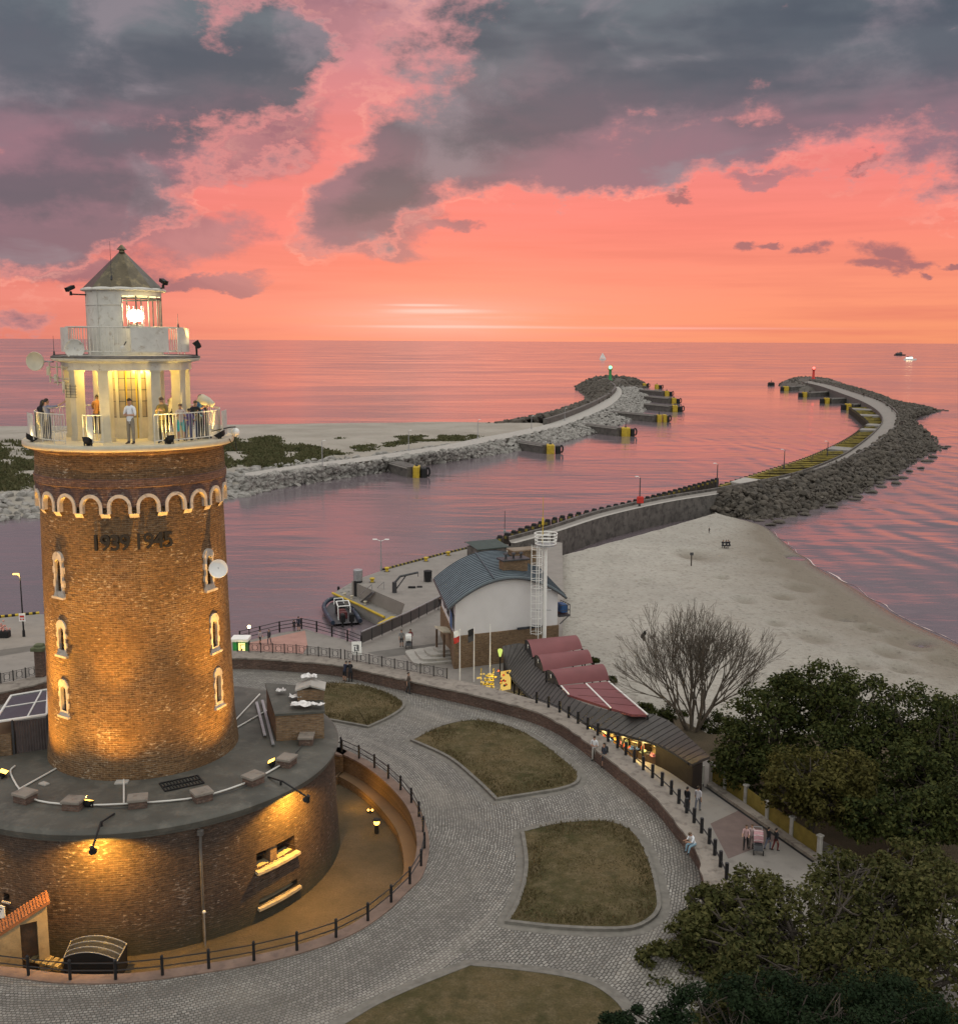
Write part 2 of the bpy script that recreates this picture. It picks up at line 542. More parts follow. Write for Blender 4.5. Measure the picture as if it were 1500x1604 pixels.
def mat_brick(name, c1, c2, mortar, cyl=None, bw=.26, rh=.082, ms=.012, chips=.5, chipcol=(.5, .42, .34), stain=(.10, .06, .05), damp=None, bstr=.5):
    m, nt, out = newmat(name)
    uv, w = wallcoord(nt, cyl)
    jit = N(nt, 'ShaderNodeTexNoise', {'Vector': uv, 'Scale': 3.0, 'Detail': 2.0}).outputs['Color']
    jit = vmul(nt, N(nt, 'ShaderNodeVectorMath', {0: jit, 1: (.5, .5, .5)}, operation='SUBTRACT').outputs[0], (.03, .03, 0))
    uvj = N(nt, 'ShaderNodeVectorMath', {0: uv, 1: jit}, operation='ADD').outputs[0]
    br = N(nt, 'ShaderNodeTexBrick', {'Vector': uvj, 'Color1': (*c1, 1), 'Color2': (*c2, 1), 'Mortar': (*mortar, 1), 'Scale': 1.0,
                                      'Mortar Size': ms, 'Mortar Smooth': .3, 'Bias': 0.0, 'Brick Width': bw, 'Row Height': rh})
    c = br.outputs['Color']
    big = noi(nt, w, .55, 6., .6)
    mid = noi(nt, vmul(nt, uv, (1., 2.4, 1.)), 2.2, 6., .65)
    c = MIX(nt, MAPR(nt, big, .38, .66, 0, .75), c, stain, 'MIX')
    c = MIX(nt, MAPR(nt, mid, .35, .7, 0, .55), c, sc(c1, .55))
    # single bricks fired light or dark
    each = noi(nt, vmul(nt, uv, (4.2, 11.5, 1.)), 1.0, 2., .5)
    c = MIX(nt, MAPR(nt, each, .30, .46, .75, 0), c, sc(c2, .45))
    c = MIX(nt, MAPR(nt, each, .56, .72, 0, .6), c, sc(c1, 1.45))
    # pale patches of lime and worn mortar: short strokes along the courses
    ch = noi(nt, vmul(nt, uv, (1., 2.6, 1.)), 4.2, 5., .72)
    ch2 = noi(nt, w, .9, 3.)
    thr = MAPR(nt, ch2, .35, .7, .66, .52)
    f = M_(nt, 'MULTIPLY', MAPR(nt, M_(nt, 'SUBTRACT', ch, thr), 0., .07), chips)
    c = MIX(nt, f, c, chipcol)
    if damp:
        z = N(nt, 'ShaderNodeSeparateXYZ', {0: w}).outputs[2]
        zz = M_(nt, 'ADD', z, M_(nt, 'MULTIPLY', M_(nt, 'SUBTRACT', big, .5), 1.6))
        c = MIX(nt, MAPR(nt, zz, damp[0], damp[1], .8, 0), c, damp[2])
    h = M_(nt, 'ADD', M_(nt, 'MULTIPLY', br.outputs['Fac'], -.6), M_(nt, 'MULTIPLY', ch, 1.2))
    finish(nt, out, c, .85, 0., h, bstr, .05, .3)
    return m

BRICK_T = mat_brick('tower brick', (.215, .115, .048), (.105, .054, .024), (.30, .22, .14), cyl=4.0, chips=.9, chipcol=(.46, .37, .26), stain=(.105, .058, .026), bstr=.8)
BRICK_DK = mat_brick('dark brick band', (.14, .075, .06), (.10, .055, .045), (.2, .15, .13), cyl=4.0, chips=.35, stain=(.07, .04, .035))
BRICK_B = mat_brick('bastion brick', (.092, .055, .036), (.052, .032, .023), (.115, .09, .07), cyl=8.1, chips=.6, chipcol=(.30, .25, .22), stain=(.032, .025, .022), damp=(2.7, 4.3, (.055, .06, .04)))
BRICK_W = mat_brick('weathered wall brick', (.16, .095, .07), (.11, .065, .05), (.17, .14, .12), chips=.3, stain=(.06, .045, .04))
BRICK_O = mat_brick('ochre brick', (.24, .15, .08), (.19, .115, .06), (.24, .2, .16), chips=.2, stain=(.12, .08, .05))

STONE = mat('pale trim stone', (.48, .42, .36), .8, .2, 3., bump=.4, col2=(.22, .18, .15), amount=.38)
CONC = mat('concrete', (.24, .225, .205), .85, .18, .9, bump=.5, bscale=9., col2=(.13, .12, .11), amount=.38)
CONC_L = mat('pale concrete', (.36, .34, .31), .85, .15, 1.2, bump=.4, bscale=9., col2=(.2, .185, .17), amount=.35)
CONC_D = mat('dark stained concrete', (.12, .108, .098), .85, .25, .8, bump=.5, bscale=7., col2=(.05, .045, .042), amount=.45)
COPING = mat('worn coping', (.235, .205, .175), .85, .16, 1.3, bump=.5, bscale=12., col2=(.12, .1, .085), amount=.42)
TAR = mat('bitumen roof', (.078, .075, .064), .72, .25, .7, bump=.4, bscale=10., col2=(.125, .117, .10), amount=.42)
WHITE = mat('white paint', (.54, .52, .47), .5, .10, 3., bump=.15, col2=(.30, .24, .17), amount=.36)
WHITE_P = mat('clean white paint', (.78, .77, .74), .45, .05, 4., bump=.05)
RENDER = mat('white render', (.62, .60, .60), .85, .05, .8, bump=.2, bscale=25.)
CREAM = mat('cream paint', (.50, .45, .34), .5, .1, 3., bump=.1, col2=(.45, .36, .24), amount=.25)
BLACK = mat('black iron', (.02, .02, .022), .45, .3, 6., metal=.3, bump=.1)
BLACKM = mat('matt black', (.009, .009, .010), .7, .2, 6., bump=.1)
DARKG = mat('dark grey steel', (.06, .06, .065), .5, .25, 4., metal=.4, bump=.1)
GREYM = mat('galvanised steel', (.34, .34, .35), .45, .15, 5., metal=.6, bump=.1)
YELLOW = mat('worn yellow paint', (.48, .33, .025), .55, .2, 1.5, bump=.2, col2=(.16, .11, .03), amount=.32)
ROOFCU = mat('lantern cap metal', (.085, .07, .045), .30, .35, 2., metal=.75, bump=.15, col2=(.20, .16, .09), amount=.4)
DARKGL = mat('dark opening', (.008, .008, .009), .25, .3, 3., bump=0)
GLASSY = mat('dark glass', (.03, .035, .045), .08, .3, 3., bump=0, spec=.8)
WOOD = mat('brown boards', (.10, .062, .038), .7, .3, 3., bump=.3)
WOODD = mat('old timber', (.045, .036, .028), .85, .3, 1.2, bump=.5, col2=(.09, .08, .03), amount=.3)
TILE_O = mat('orange clay tiles', (.24, .095, .04), .8, .25, 4., bump=.5, col2=(.2, .09, .045), amount=.35)
RUBBER = mat('black rubber', (.012, .012, .013), .8, .2, 3., bump=.2)
BLUE = mat('blue paint', (.03, .10, .26), .5, .2, 3., bump=.1)
RED = mat('red paint', (.5, .03, .02), .5, .15, 3., bump=.1)
GREEN = mat('green paint', (.02, .22, .06), .5, .15, 3., bump=.1)
FENDY = mat('mossy yellow steel', (.23, .175, .03), .7, .3, .5, bump=.2, col2=(.06, .05, .025), amount=.42)
REDROOF = mat('faded red awning', (.185, .056, .060), .6, .10, .9, bump=.15, bscale=8., col2=(.17, .055, .06), amount=.3)
YGREEN = mat('ochre fence boards', (.20, .15, .03), .75, .25, 2., bump=.2)
REDPAVE = mat('red paving', (.36, .20, .165), .85, .12, 1.6, bump=.3, bscale=9., col2=(.24, .14, .12), amount=.35)
PAVE = mat('grey paving', (.225, .205, .185), .85, .10, .8, bump=.3, bscale=10., col2=(.16, .145, .13), amount=.35)
PAVE_D = mat('asphalt path', (.13, .12, .108), .85, .15, .8, bump=.3, bscale=10., col2=(.1, .085, .075), amount=.35)
ROCK = mat('pale boulder stone', (.27, .255, .235), .85, .3, .7, bump=.8, bscale=3., col2=(.12, .11, .10), amount=.38)
ARMOUR = mat('weathered armour concrete', (.088, .075, .061), .9, .45, .5, bump=.8, bscale=3., col2=(.05, .045, .04), amount=.42)
ROPE = mat('grey cable', (.05, .05, .05), .7, .1, 3., bump=0)
CONDUIT = mat('white conduit', (.62, .6, .56), .5, .08, 3., bump=.05)
SKINM = mat('skin', (.42, .24, .16), .6, .08, 8., bump=0)
HAIR = mat('dark hair', (.025, .018, .013), .6, .2, 12., bump=.1)
HAIRB = mat('brown hair', (.09, .055, .03), .6, .2, 12., bump=.1)

def cloth(name, c):
    return mat(name, c, .9, .12, 9., bump=.2, bscale=40.)

def mat_cobble():
    m, nt, out = newmat('cobble setts')
    w = wpos(nt)
    # the setts run in gently curving rows round the plaza
    p = N(nt, 'ShaderNodeSeparateXYZ', {0: w})
    x = M_(nt, 'SUBTRACT', p.outputs[0], TAX)
    y = M_(nt, 'SUBTRACT', p.outputs[1], TAY)
    r = M_(nt, 'POWER', M_(nt, 'ADD', M_(nt, 'MULTIPLY', x, x), M_(nt, 'MULTIPLY', y, y)), .5)
    a = M_(nt, 'MULTIPLY', M_(nt, 'ARCTAN2', y, x), 16.0)
    v = N(nt, 'ShaderNodeCombineXYZ', {0: a, 1: r, 2: 0.}).outputs[0]
    j = N(nt, 'ShaderNodeTexNoise', {'Vector': w, 'Scale': 1.4, 'Detail': 3.}).outputs['Color']
    j = vmul(nt, N(nt, 'ShaderNodeVectorMath', {0: j, 1: (.5, .5, .5)}, operation='SUBTRACT').outputs[0], (.22, .22, 0))
    v = N(nt, 'ShaderNodeVectorMath', {0: v, 1: j}, operation='ADD').outputs[0]
    br = N(nt, 'ShaderNodeTexBrick', {'Vector': v, 'Color1': (.33, .31, .28, 1), 'Color2': (.18, .168, .15, 1), 'Mortar': (.045, .04, .035, 1), 'Scale': 1.0,
                                      'Mortar Size': .02, 'Mortar Smooth': .6, 'Brick Width': .165, 'Row Height': .125}, offset=.5)
    c = br.outputs['Color']
    n = noi(nt, w, .5, 6., .62)
    c = MIX(nt, MAPR(nt, n, .35, .7, 0, .55), c, (.12, .11, .10))
    n2 = noi(nt, w, .22, 4., .6)
    c = MIX(nt, MAPR(nt, n2, .5, .72, 0, .4), c, (.24, .215, .18))
    ring = noi(nt, N(nt, 'ShaderNodeCombineXYZ', {0: M_(nt, 'MULTIPLY', r, .9), 1: M_(nt, 'MULTIPLY', a, .035), 2: 3.}).outputs[0], 1.0, 4., .6)
    c = MIX(nt, MAPR(nt, ring, .52, .66, 0, .45), c, (.105, .095, .083))
    c = MIX(nt, MAPR(nt, ring, .46, .34, 0, .35), c, (.33, .30, .26))
    c = MIX(nt, MAPR(nt, noi(nt, w, 1.1, 6., .7), .62, .70, 0, .5), c, (.075, .072, .055))
    n3 = noi(nt, w, 5., 4., .6)
    h = M_(nt, 'ADD', M_(nt, 'MULTIPLY', br.outputs['Fac'], -1.), M_(nt, 'MULTIPLY', n3, .7))
    finish(nt, out, c, .78, 0., h, .7, .05, .4)
    return m
COBBLE = mat_cobble()

def mat_lawn():
    m, nt, out = newmat('dry lawn')
    w = wpos(nt)
    a = noi(nt, w, .35, 6., .65)
    b = noi(nt, w, 1.6, 6., .7)
    f = noi(nt, w, 14., 4., .7)
    c = MIX(nt, MAPR(nt, a, .38, .62), (.175, .128, .066), (.075, .070, .030))
    c = MIX(nt, MAPR(nt, b, .45, .66, 0, .8), c, (.21, .16, .095))
    c = MIX(nt, MAPR(nt, noi(nt, w, .9, 5., .6), .55, .7, 0, .7), c, (.045, .048, .02))
    c = MIX(nt, MAPR(nt, f, .3, .7, 0, .7), c, (.05, .042, .02))
    finish(nt, out, c, .95, 0., M_(nt, 'ADD', f, b), 1., .08, .1)
    return m
LAWN = mat_lawn()

def mat_moat():
    m, nt, out = newmat('moat earth')
    w = wpos(nt)
    a = noi(nt, w, .5, 6., .65)
    f = noi(nt, w, 12., 5., .7)
    c = MIX(nt, MAPR(nt, a, .36, .64), (.135, .105, .072), (.085, .07, .048))
    c = MIX(nt, MAPR(nt, f, .3, .7, 0, .65), c, (.06, .048, .03))
    finish(nt, out, c, .95, 0., f, .8, .06, .1)
    return m
MOAT = mat_moat()

def mat_sand():
    m, nt, out = newmat('beach sand')
    w = wpos(nt)
    z = N(nt, 'ShaderNodeSeparateXYZ', {0: w}).outputs[2]
    a = noi(nt, w, .09, 6., .6)
    b = noi(nt, w, .5, 6., .7)
    g = noi(nt, w, 2.5, 5., .7)
    c = MIX(nt, MAPR(nt, a, .35, .65), (.40, .375, .33), (.315, .295, .26))
    c = MIX(nt, MAPR(nt, b, .48, .75, 0, .5), c, (.25, .225, .19))
    c = MIX(nt, MAPR(nt, g, .5, .75, 0, .6), c, (.19, .17, .145))
    c = MIX(nt, MAPR(nt, noi(nt, w, .22, 5., .7), .60, .72, 0, .6), c, (.20, .175, .145))
    # damp sand towards the water line
    zz = M_(nt, 'ADD', z, M_(nt, 'MULTIPLY', M_(nt, 'SUBTRACT', a, .5), 1.0))
    c = MIX(nt, MAPR(nt, zz, 1.2, .5, 0, .85), c, (.165, .138, .104))
    c = MIX(nt, MAPR(nt, z, .22, .02, 0, .8), c, (.09, .075, .06))
    ro = MAPR(nt, z, .05, .3, .25, .95)
    vo = N(nt, 'ShaderNodeTexVoronoi', {'Vector': w, 'Scale': 1.5, 'Randomness': 1.}).outputs['Distance']
    ft = MAPR(nt, vo, .05, .32)
    c = MIX(nt, MAPR(nt, ft, 1., 0., 0., .42), c, (.16, .142, .12))
    c = MIX(nt, MAPR(nt, noi(nt, w, 4.5, 3., .6), .62, .70, 0, .55), c, (.15, .13, .11))
    finish(nt, out, c, ro, 0., M_(nt, 'ADD', M_(nt, 'ADD', M_(nt, 'MULTIPLY', b, 2.), g), M_(nt, 'MULTIPLY', ft, .8)), 1., .14, .3)
    return m
SAND = mat_sand()

def mat_dune():
    m, nt, out = newmat('dune sand and scrub')
    w = wpos(nt)
    a = noi(nt, w, .06, 5., .6)
    b = noi(nt, w, .4, 6., .7)
    c = MIX(nt, MAPR(nt, a, .4, .6), (.34, .31, .27), (.28, .255, .22))
    c = MIX(nt, MAPR(nt, b, .5, .75, 0, .6), c, (.22, .2, .15))
    finish(nt, out, c, .95, 0., b, .8, .3, .1)
    return m
DUNE = mat_dune()

def mat_water():
    m, nt, out = newmat('sea water')
    w = wpos(nt)
    p = N(nt, 'ShaderNodeSeparateXYZ', {0: w})
    # ripples: long-crested, three sizes, drifting a little
    def lay(rot, sx, sy, s, det, r=.55, dist=.4):
        mp = N(nt, 'ShaderNodeMapping', {0: w, 2: (0, 0, rad(rot)), 3: (sx, sy, 1.)})
        return noi(nt, mp.outputs[0], s, det, r, dist)
    a = lay(18, .35, 1., .42, 3.)
    b = lay(-12, .5, 1., 1.3, 3.)
    c_ = lay(30, .3, 1., .07, 3.)
    d_ = lay(8, .45, 1., .011, 6., .65, 1.5)
    # swell running in on the beach to the right
    wv = N(nt, 'ShaderNodeTexWave', {'Vector': w, 'Scale': .055, 'Distortion': 11., 'Detail': 3., 'Detail Scale': .45, 'Detail Roughness': .6}, wave_type='BANDS', bands_direction='X').outputs['Fac']
    near = MAPR(nt, p.outputs[0], 34., 60., 0., 1.)
    near = M_(nt, 'MULTIPLY', near, MAPR(nt, p.outputs[1], 420., 150.))
    calm = MAPR(nt, d_, .38, .62, .45, 1.)
    h = M_(nt, 'ADD', M_(nt, 'MULTIPLY', a, .55), M_(nt, 'MULTIPLY', b, .16))
    h = M_(nt, 'ADD', M_(nt, 'MULTIPLY', h, calm), M_(nt, 'MULTIPLY', c_, 2.2))
    h = M_(nt, 'ADD', h, M_(nt, 'MULTIPLY', M_(nt, 'MULTIPLY', wv, near), .85))
    big = noi(nt, w, .02, 3.)
    col = MIX(nt, big, (.125, .105, .118), (.17, .135, .148))
    pr = finish(nt, out, col, MAPR(nt, d_, .38, .62, .10, .19), 0., h, .15, 1.0, .5)
    pr.inputs['IOR'].default_value = 1.5
    return m
WATER = mat_water()

def mat_leaf(name, c1, c2, c3):
    m, nt, out = newmat(name)
    w = wpos(nt)
    a = noi(nt, w, .7, 3., .6)
    b = noi(nt, w, 5., 3., .6)
    c = MIX(nt, MAPR(nt, a, .38, .62), c1, c2)
    c = MIX(nt, MAPR(nt, b, .45, .7, 0, .8), c, c3)
    p = N(nt, 'ShaderNodeBsdfPrincipled', {'Base Color': c, 'Roughness': .7, 'Specular IOR Level': .08})
    t = N(nt, 'ShaderNodeBsdfTranslucent', {0: c})
    mx = N(nt, 'ShaderNodeMixShader', {0: .25, 1: p.outputs[0], 2: t.outputs[0]})
    nt.links.new(mx.outputs[0], out.inputs[0])
    return m
LEAF_D = mat_leaf('dark green leaves', (.017, .026, .008), (.040, .050, .014), (.105, .105, .030))
LEAF_O = mat_leaf('olive leaves', (.036, .036, .010), (.07, .064, .018), (.14, .12, .035))
LEAF_B = mat_leaf('summer leaves turning dull', (.030, .036, .011), (.062, .064, .020), (.145, .130, .048))
LEAF_P = mat_leaf('pine needles', (.010, .020, .009), (.016, .028, .012), (.024, .04, .016))
LEAF_G = mat_leaf('dune grass blades', (.055, .066, .026), (.105, .10, .048), (.16, .145, .08))
BARK_P = mat('pale bark', (.115, .095, .075), .9, .3, 2., bump=.4, bscale=12.)
BARK = mat('bark', (.062, .05, .04), .9, .3, 2., bump=.6, bscale=12.)

def mat_seam(name, c, step, direction='path'):
    m, nt, out = newmat(name)
    w = wpos(nt)
    n1 = noi(nt, w, 1.2, 5.)
    cc = MIX(nt, MAPR(nt, n1, .3, .7), sc(c, .8), sc(c, 1.2))
    cc = MIX(nt, MAPR(nt, noi(nt, w, 9., 4.), .4, .75, 0, .4), cc, sc(c, .5))
    finish(nt, out, cc, .5, .35, n1, .15, .02, .4)
    return m
ROOFBLUE = mat_seam('blue grey sheet roof', (.17, .21, .235), .5)
ROOFDK = mat_seam('dark brown sheet roof', (.075, .068, .064), .5)
WARM = (1.0, .60, .16)
SODIUM = (1.0, .50, .065)
L_SOD = mat_emit('sodium lamp glass', (1.0, .56, .10), 5.)
L_STAND = mat_emit('glowing stand goods', (1.0, .66, .16), .75)  # self-glow stands in for lamp light on the stand's goods and screens
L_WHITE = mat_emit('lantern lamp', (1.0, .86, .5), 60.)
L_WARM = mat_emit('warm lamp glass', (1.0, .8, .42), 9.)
L_STALL = mat_emit('glowing stall panel', (1.0, .68, .22), 2.6)
L_TUBE = mat_emit('stall tube', (1.0, .86, .5), 5.)
L_RED = mat_emit('red beacon', (1.0, .10, .08), 5.)
L_GREEN = mat_emit('green beacon', (.18, 1.0, .45), 3.5)
# ================================================================ SETTING
def vnoise(x, y, s, o=0.0):
    return noise.noise(Vector((x*s+o, y*s-o, o*1.7)))

# sea: one sheet to the horizon
mb = MB()
ys = [-60, 60, 200, 500, 1500, 6000, 25000, 90000]
xs = [-90000, -15000, -2000, -300, 0, 300, 2000, 15000, 90000]
mb.grid([[(x, y, 0.0) for x in xs] for y in ys])
tag(mb.build('sea_water', WATER), kind='structure')

# sea bed far below nothing else is needed: the water is opaque
def loft(A, B, nu, nv, zf, ext=()):
    A, B = resample(A, nu), resample(B, nu)
    rows = []
    for i in range(nu):
        r = []
        for j in range(nv):
            t = (j/(nv-1))
            p = A[i].lerp(B[i], t)
            r.append(Vector((p.x, p.y, zf(t, p, i/(nu-1)))))
        rows.append(r)
    return rows

# --- right-hand beach
SHORE_R = pxs([(1120, 812), (1190, 822), (1230, 850), (1275, 885), (1330, 915), (1400, 960), (1450, 985), (1500, 1008), (1580, 1045), (1700, 1105), (1900, 1200)], 0.0)
BACK_R = pxs([(1120, 808), (1020, 838), (930, 862), (850, 890), (800, 960), (800, 1010), (860, 1070), (930, 1115), (1010, 1160), (1060, 1190), (1130, 1235), (1230, 1300), (1400, 1400), (1700, 1560)], 1.0)
def zb(t, p, u):
    d = (1-t)
    z = 1.45*min(1, d/0.45)**0.8 if d > 0 else 0
    z = 1.5*(1-math.exp(-3.2*d))
    return z-0.03+0.05*vnoise(p.x, p.y, .25)*min(1, d*6)+.05*vnoise(p.x, p.y, .9, 3)*min(1, d*6)
rows = loft(smooth(BACK_R, 4), smooth(SHORE_R, 6), 260, 170, zb)
for r in rows:
    d = (r[-1]-r[-2]).normalized()
    r.append(r[-1]+Vector((d.x*5, d.y*5, -.5)))
    r.append(r[-1]+Vector((d.x*14, d.y*14, -1.2)))
PITS = [(x, y, r) for x, y, r in ((1098, 872, 3.2), (1075, 868, 2.2), (1250, 915, 1.8), (1225, 932, 1.3), (1275, 998, 1.9), (1420, 1000, 2.1), (1445, 993, 1.5), (1390, 1018, 1.4), (1310, 958, 2.0), (1332, 962, 1.3), (1360, 978, 1.1), (1480, 1027, 1.4), (1165, 940, 1.3), (1240, 862, 1.5), (1010, 912, .8), (950, 884, .7), (1215, 976, 1.0), (1350, 1040, 1.3), (1410, 1045, 1.2), (1200, 872, .9), (1130, 905, .9))]
PITS = [(at(x, y, 1.0), r) for x, y, r in PITS]
for row in rows:
    for v in row:
        for c, r in PITS:
            d = math.hypot((v.x-c.x), (v.y-c.y)*.75)/r
            if d < 2.2: v.z += -.34*math.exp(-d*d*1.6)+.08*math.exp(-(d-1.15)**2*6)
mb = MB()
mb.grid(rows)
tag(mb.build('beach_sand', SAND, smooth='all'), kind='structure')
# ground under the trees at the right, the land the promenade stands on
mb = MB()
sheet(mb, pxs([(1140, 1225), (1230, 1300), (1330, 1372), (1700, 1560), (2600, 1560), (2300, 1250), (1560, 1130), (1500, 1120), (1300, 1150), (1180, 1150), (1110, 1150), (1050, 1120), (1085, 1195)], 1.9), 1.9, skirt=2.2)
tag(mb.build('earth_bank', MOAT), kind='structure')
# foam where the last wave runs out
FOAM = mat('sea foam', (.62, .5, .47), .6, .1, 3., bump=.2, col2=(.3, .23, .22), amount=.35)
mb = MB()
sh = resample(smooth(SHORE_R, 6)[6:], 260)
a, b = [], []
for i, p in enumerate(sh):
    k = (.06+.5*max(0, noise.noise(Vector((i*.045, 3., 0))))+.08*noise.noise(Vector((i*.3, 7., 0))))*(.25+.75*min(1, i/140))
    a.append(Vector((p.x, p.y, .035)))
    a[-1] += Vector((noise.noise(Vector((i*.09, 1, 1)))*.7, 0, 0))
    b.append(a[-1]+Vector((max(k, .05)*1.25, max(k, .05)*.5, -.025)))
mb.grid([a, b])
tag(mb.build('foam_line', FOAM, smooth='all'), kind='stuff')

# --- spit of land across the channel: rock bank, sandy path, dunes, beach
CHAN = pxs([(-420, 850), (-160, 832), (0, 813), (60, 808), (200, 797), (350, 781), (400, 770), (470, 757), (560, 743), (620, 736), (700, 722), (790, 709), (850, 697), (905, 686)], 0.0)
SEA_L = pxs([(-420, 668), (-160, 668), (0, 667), (60, 667), (200, 666), (350, 665), (420, 664), (500, 663), (570, 662), (620, 662), (660, 661), (700, 661), (745, 662), (800, 664)], 0.0)
def zl(t, p, u):
    z = 2.0*min(1, t/0.075)
    if t > .55: z *= max(0, (1-(t-.55)/.45))**.85
    dune = max(0, 1-abs(t-.36)/.24)
    z += dune*(.8*max(0, vnoise(p.x, p.y, .06)+.25)+.5*vnoise(p.x, p.y, .2, 5))*(1 if u < .62 else max(0, 1-(u-.62)*8))
    return z-.05+.08*vnoise(p.x, p.y, .5, 2)*min(1, t*8)*min(1, (1-t)*8)
rows = loft(smooth(CHAN, 5), smooth(SEA_L, 5), 200, 90, zl)
SPIT = rows
rows2 = []
for r in rows:
    d = (r[-1]-r[-2]).normalized()
    d0 = (r[0]-r[1]).normalized()
    rows2.append([r[0]+Vector((d0.x*2, d0.y*2, -1.5))]+r+[r[-1]+Vector((d.x*10, d.y*10, -1.2))])
mb = MB()
mb.grid(rows2)
tag(mb.build('dune_ground', DUNE, smooth='all'), kind='structure')
# scrub and marram grass on the dunes: beyond counting
def spit_at(u, t):
    a = u*(len(SPIT)-1)
    b = t*(len(SPIT[0])-1)
    return SPIT[int(a)][int(b)]
mb = MB()
r_ = random.Random(3)
clumps = []
SV = np.array([[v.x, v.y, v.z] for r in SPIT for v in r])
for k in range(2600):
    px_ = r_.choice((r_.uniform(-60, 70), r_.uniform(340, 500), r_.uniform(340, 500), r_.uniform(480, 745)))
    if px_ < 100: y0, y1 = 690, 764
    else:
        q = (px_-340)/405
        y0, y1 = 687-8*q, 742-54*min(1, q*1.25)
    py_ = r_.uniform(y0, y1)
    p = at(px_, py_, 2.4)
    w = vnoise(px_, py_*2.2, .022, 2)+.5*vnoise(px_, py_*2.2, .06, 4)
    if w < (-.16 if px_ < 100 else -.02 if px_ < 490 else -.04): continue
    d2 = (SV[:, 0]-p.x)**2+(SV[:, 1]-p.y)**2
    p.z = SV[int(d2.argmin()), 2]
    clumps.append((p, r_.uniform(.6, 1.7)*(1.2 if px_ < 490 else .75)))
for p, R in clumps:
    for i in range(int(16+R*12)):
        a, q = r_.uniform(0, 2*PI), r_.random()**.6
        x, y = p.x+R*q*math.cos(a)*1.5, p.y+R*q*math.sin(a)
        h = r_.uniform(.4, .9)*R*.62*(1-.6*q*q)
        w = r_.uniform(.12, .3)
        b = r_.uniform(0, PI)
        dx, dy = math.cos(b)*w, math.sin(b)*w
        lx, ly = r_.gauss(0, .35), r_.gauss(0, .35)
        mb.face([(x-dx, y-dy, p.z-.1), (x+dx, y+dy, p.z-.1), (x+dx*.5+lx, y+dy*.5+ly, p.z+h), (x-dx*.5+lx, y-dy*.5+ly, p.z+h*.9)])
tag(mb.build('dune_grass', LEAF_G, fix=False), 'green scrub and grass on the dunes across the channel', 'grass', kind='stuff')

# --- quay, promenade (hard standing at one level, sharp edge to the harbour)
ZQ = 2.3
quay_px = [(-400, 1010), (0, 968), (60, 962), (200, 965), (340, 985), (372, 1007), (440, 991), (478, 985), (500, 992), (540, 1002), (560, 1010),
           (625, 974), (634, 946), (566, 917), (551, 910), (600, 893), (690, 869), (770, 850), (812, 842), (880, 850), (882, 935), (880, 1000), (925, 1065), (1000, 1110), (1060, 1140),
           (1090, 1175), (1115, 1195), (1290, 1318), (1460, 1410), (1900, 1500), (1900, 2000), (1000, 1900), (-400, 1300)]
quay_out = pxs(quay_px, ZQ)
mb = MB()
sheet(mb, quay_out, ZQ, skirt=3.0)
tag(mb.build('quay_pavement', PAVE), kind='structure')
mb = MB()
sheet(mb, pxs([(365, 1012), (478, 987.5), (482, 1012), (470, 1032), (365, 1032)], ZQ+.004), ZQ+.004)
tag(mb.build('red_paving', REDPAVE), kind='structure')
mb = MB()
sheet(mb, pxs([(1112, 1290), (1172, 1262), (1230, 1310), (1140, 1345)], ZQ+.004), ZQ+.004)
tag(mb.build('dark_red_paving', mat('brown red paving', (.15, .108, .098), .85, .15, 1.5, bump=.3)), kind='structure')
mb = MB()
sheet(mb, pxs([(575, 1022), (740, 1000), (740, 1012), (600, 1030)], ZQ+.004), ZQ+.004)
sheet(mb, pxs([(0, 1018), (60, 1010), (60, 1018), (0, 1028)], ZQ+.004), ZQ+.004)
tag(mb.build('asphalt_strip', PAVE_D), kind='structure')

# --- the raised plaza round the lighthouse
ZP, ZC = 4.2, 4.95
inner_px = [(-420, 1220), (-120, 1108), (0, 1084), (60, 1070), (150, 1048), (260, 1035), (371, 1030), (465, 1035), (534, 1042), (621, 1061), (741, 1087), (828, 1110), (875, 1130),
            (922, 1163), (960, 1193), (1019, 1240), (1060, 1287), (1085, 1320), (1097, 1343), (1103, 1387), (1107, 1430)]
outer_px = [(-420, 1200), (-120, 1092), (0, 1071), (60, 1058), (150, 1037), (260, 1025), (371, 1019.5), (465, 1023.5), (534, 1031), (621, 1047), (741, 1071), (828, 1094), (872, 1110),
            (918, 1138), (960, 1164), (1013, 1210), (1048, 1240), (1078, 1276), (1110, 1320), (1137, 1377), (1148, 1420)]
n_ = 160
PIN = resample(smooth(pxs(inner_px, ZC), 6), n_)
POUT = resample(smooth(pxs(outer_px, ZC), 6), n_)
rim_px = [(-160, 1475), (-60, 1508), (40, 1522), (110, 1530), (200, 1529), (300, 1517), (400, 1500), (480, 1480), (545, 1455), (592, 1424), (625, 1392), (645, 1372), (655, 1340), (656, 1312), (648, 1280), (636, 1258), (615, 1234), (590, 1212), (560, 1192), (520, 1174)]
rim = pxs(rim_px, ZP)
c0 = Vector((TAX, TAY, 0))
th = math.atan2(-TAY, -TAX)
TK = .925        # the tower is slimmer than its first survey
def tpol(phi, r, z):
    """point at bearing phi (degrees, 0 = towards the camera, + = right) round the lighthouse"""
    a = th+rad(phi)
    if z > 7.7 and r < 4.6: r *= TK
    return Vector((TAX+r*math.cos(a), TAY+r*math.sin(a), z))
RIM = smooth(rim+[tpol(118, 10.6, ZP), tpol(145, 10.5, ZP), tpol(172, 10.5, ZP), tpol(-160, 10.6, ZP), tpol(-130, 10.8, ZP), tpol(-95, 11, ZP), tpol(-70, 11.2, ZP)], 8, True)
bottom = pxs([(1110, 1900), (-420, 1900)], ZP)
mb = MB()
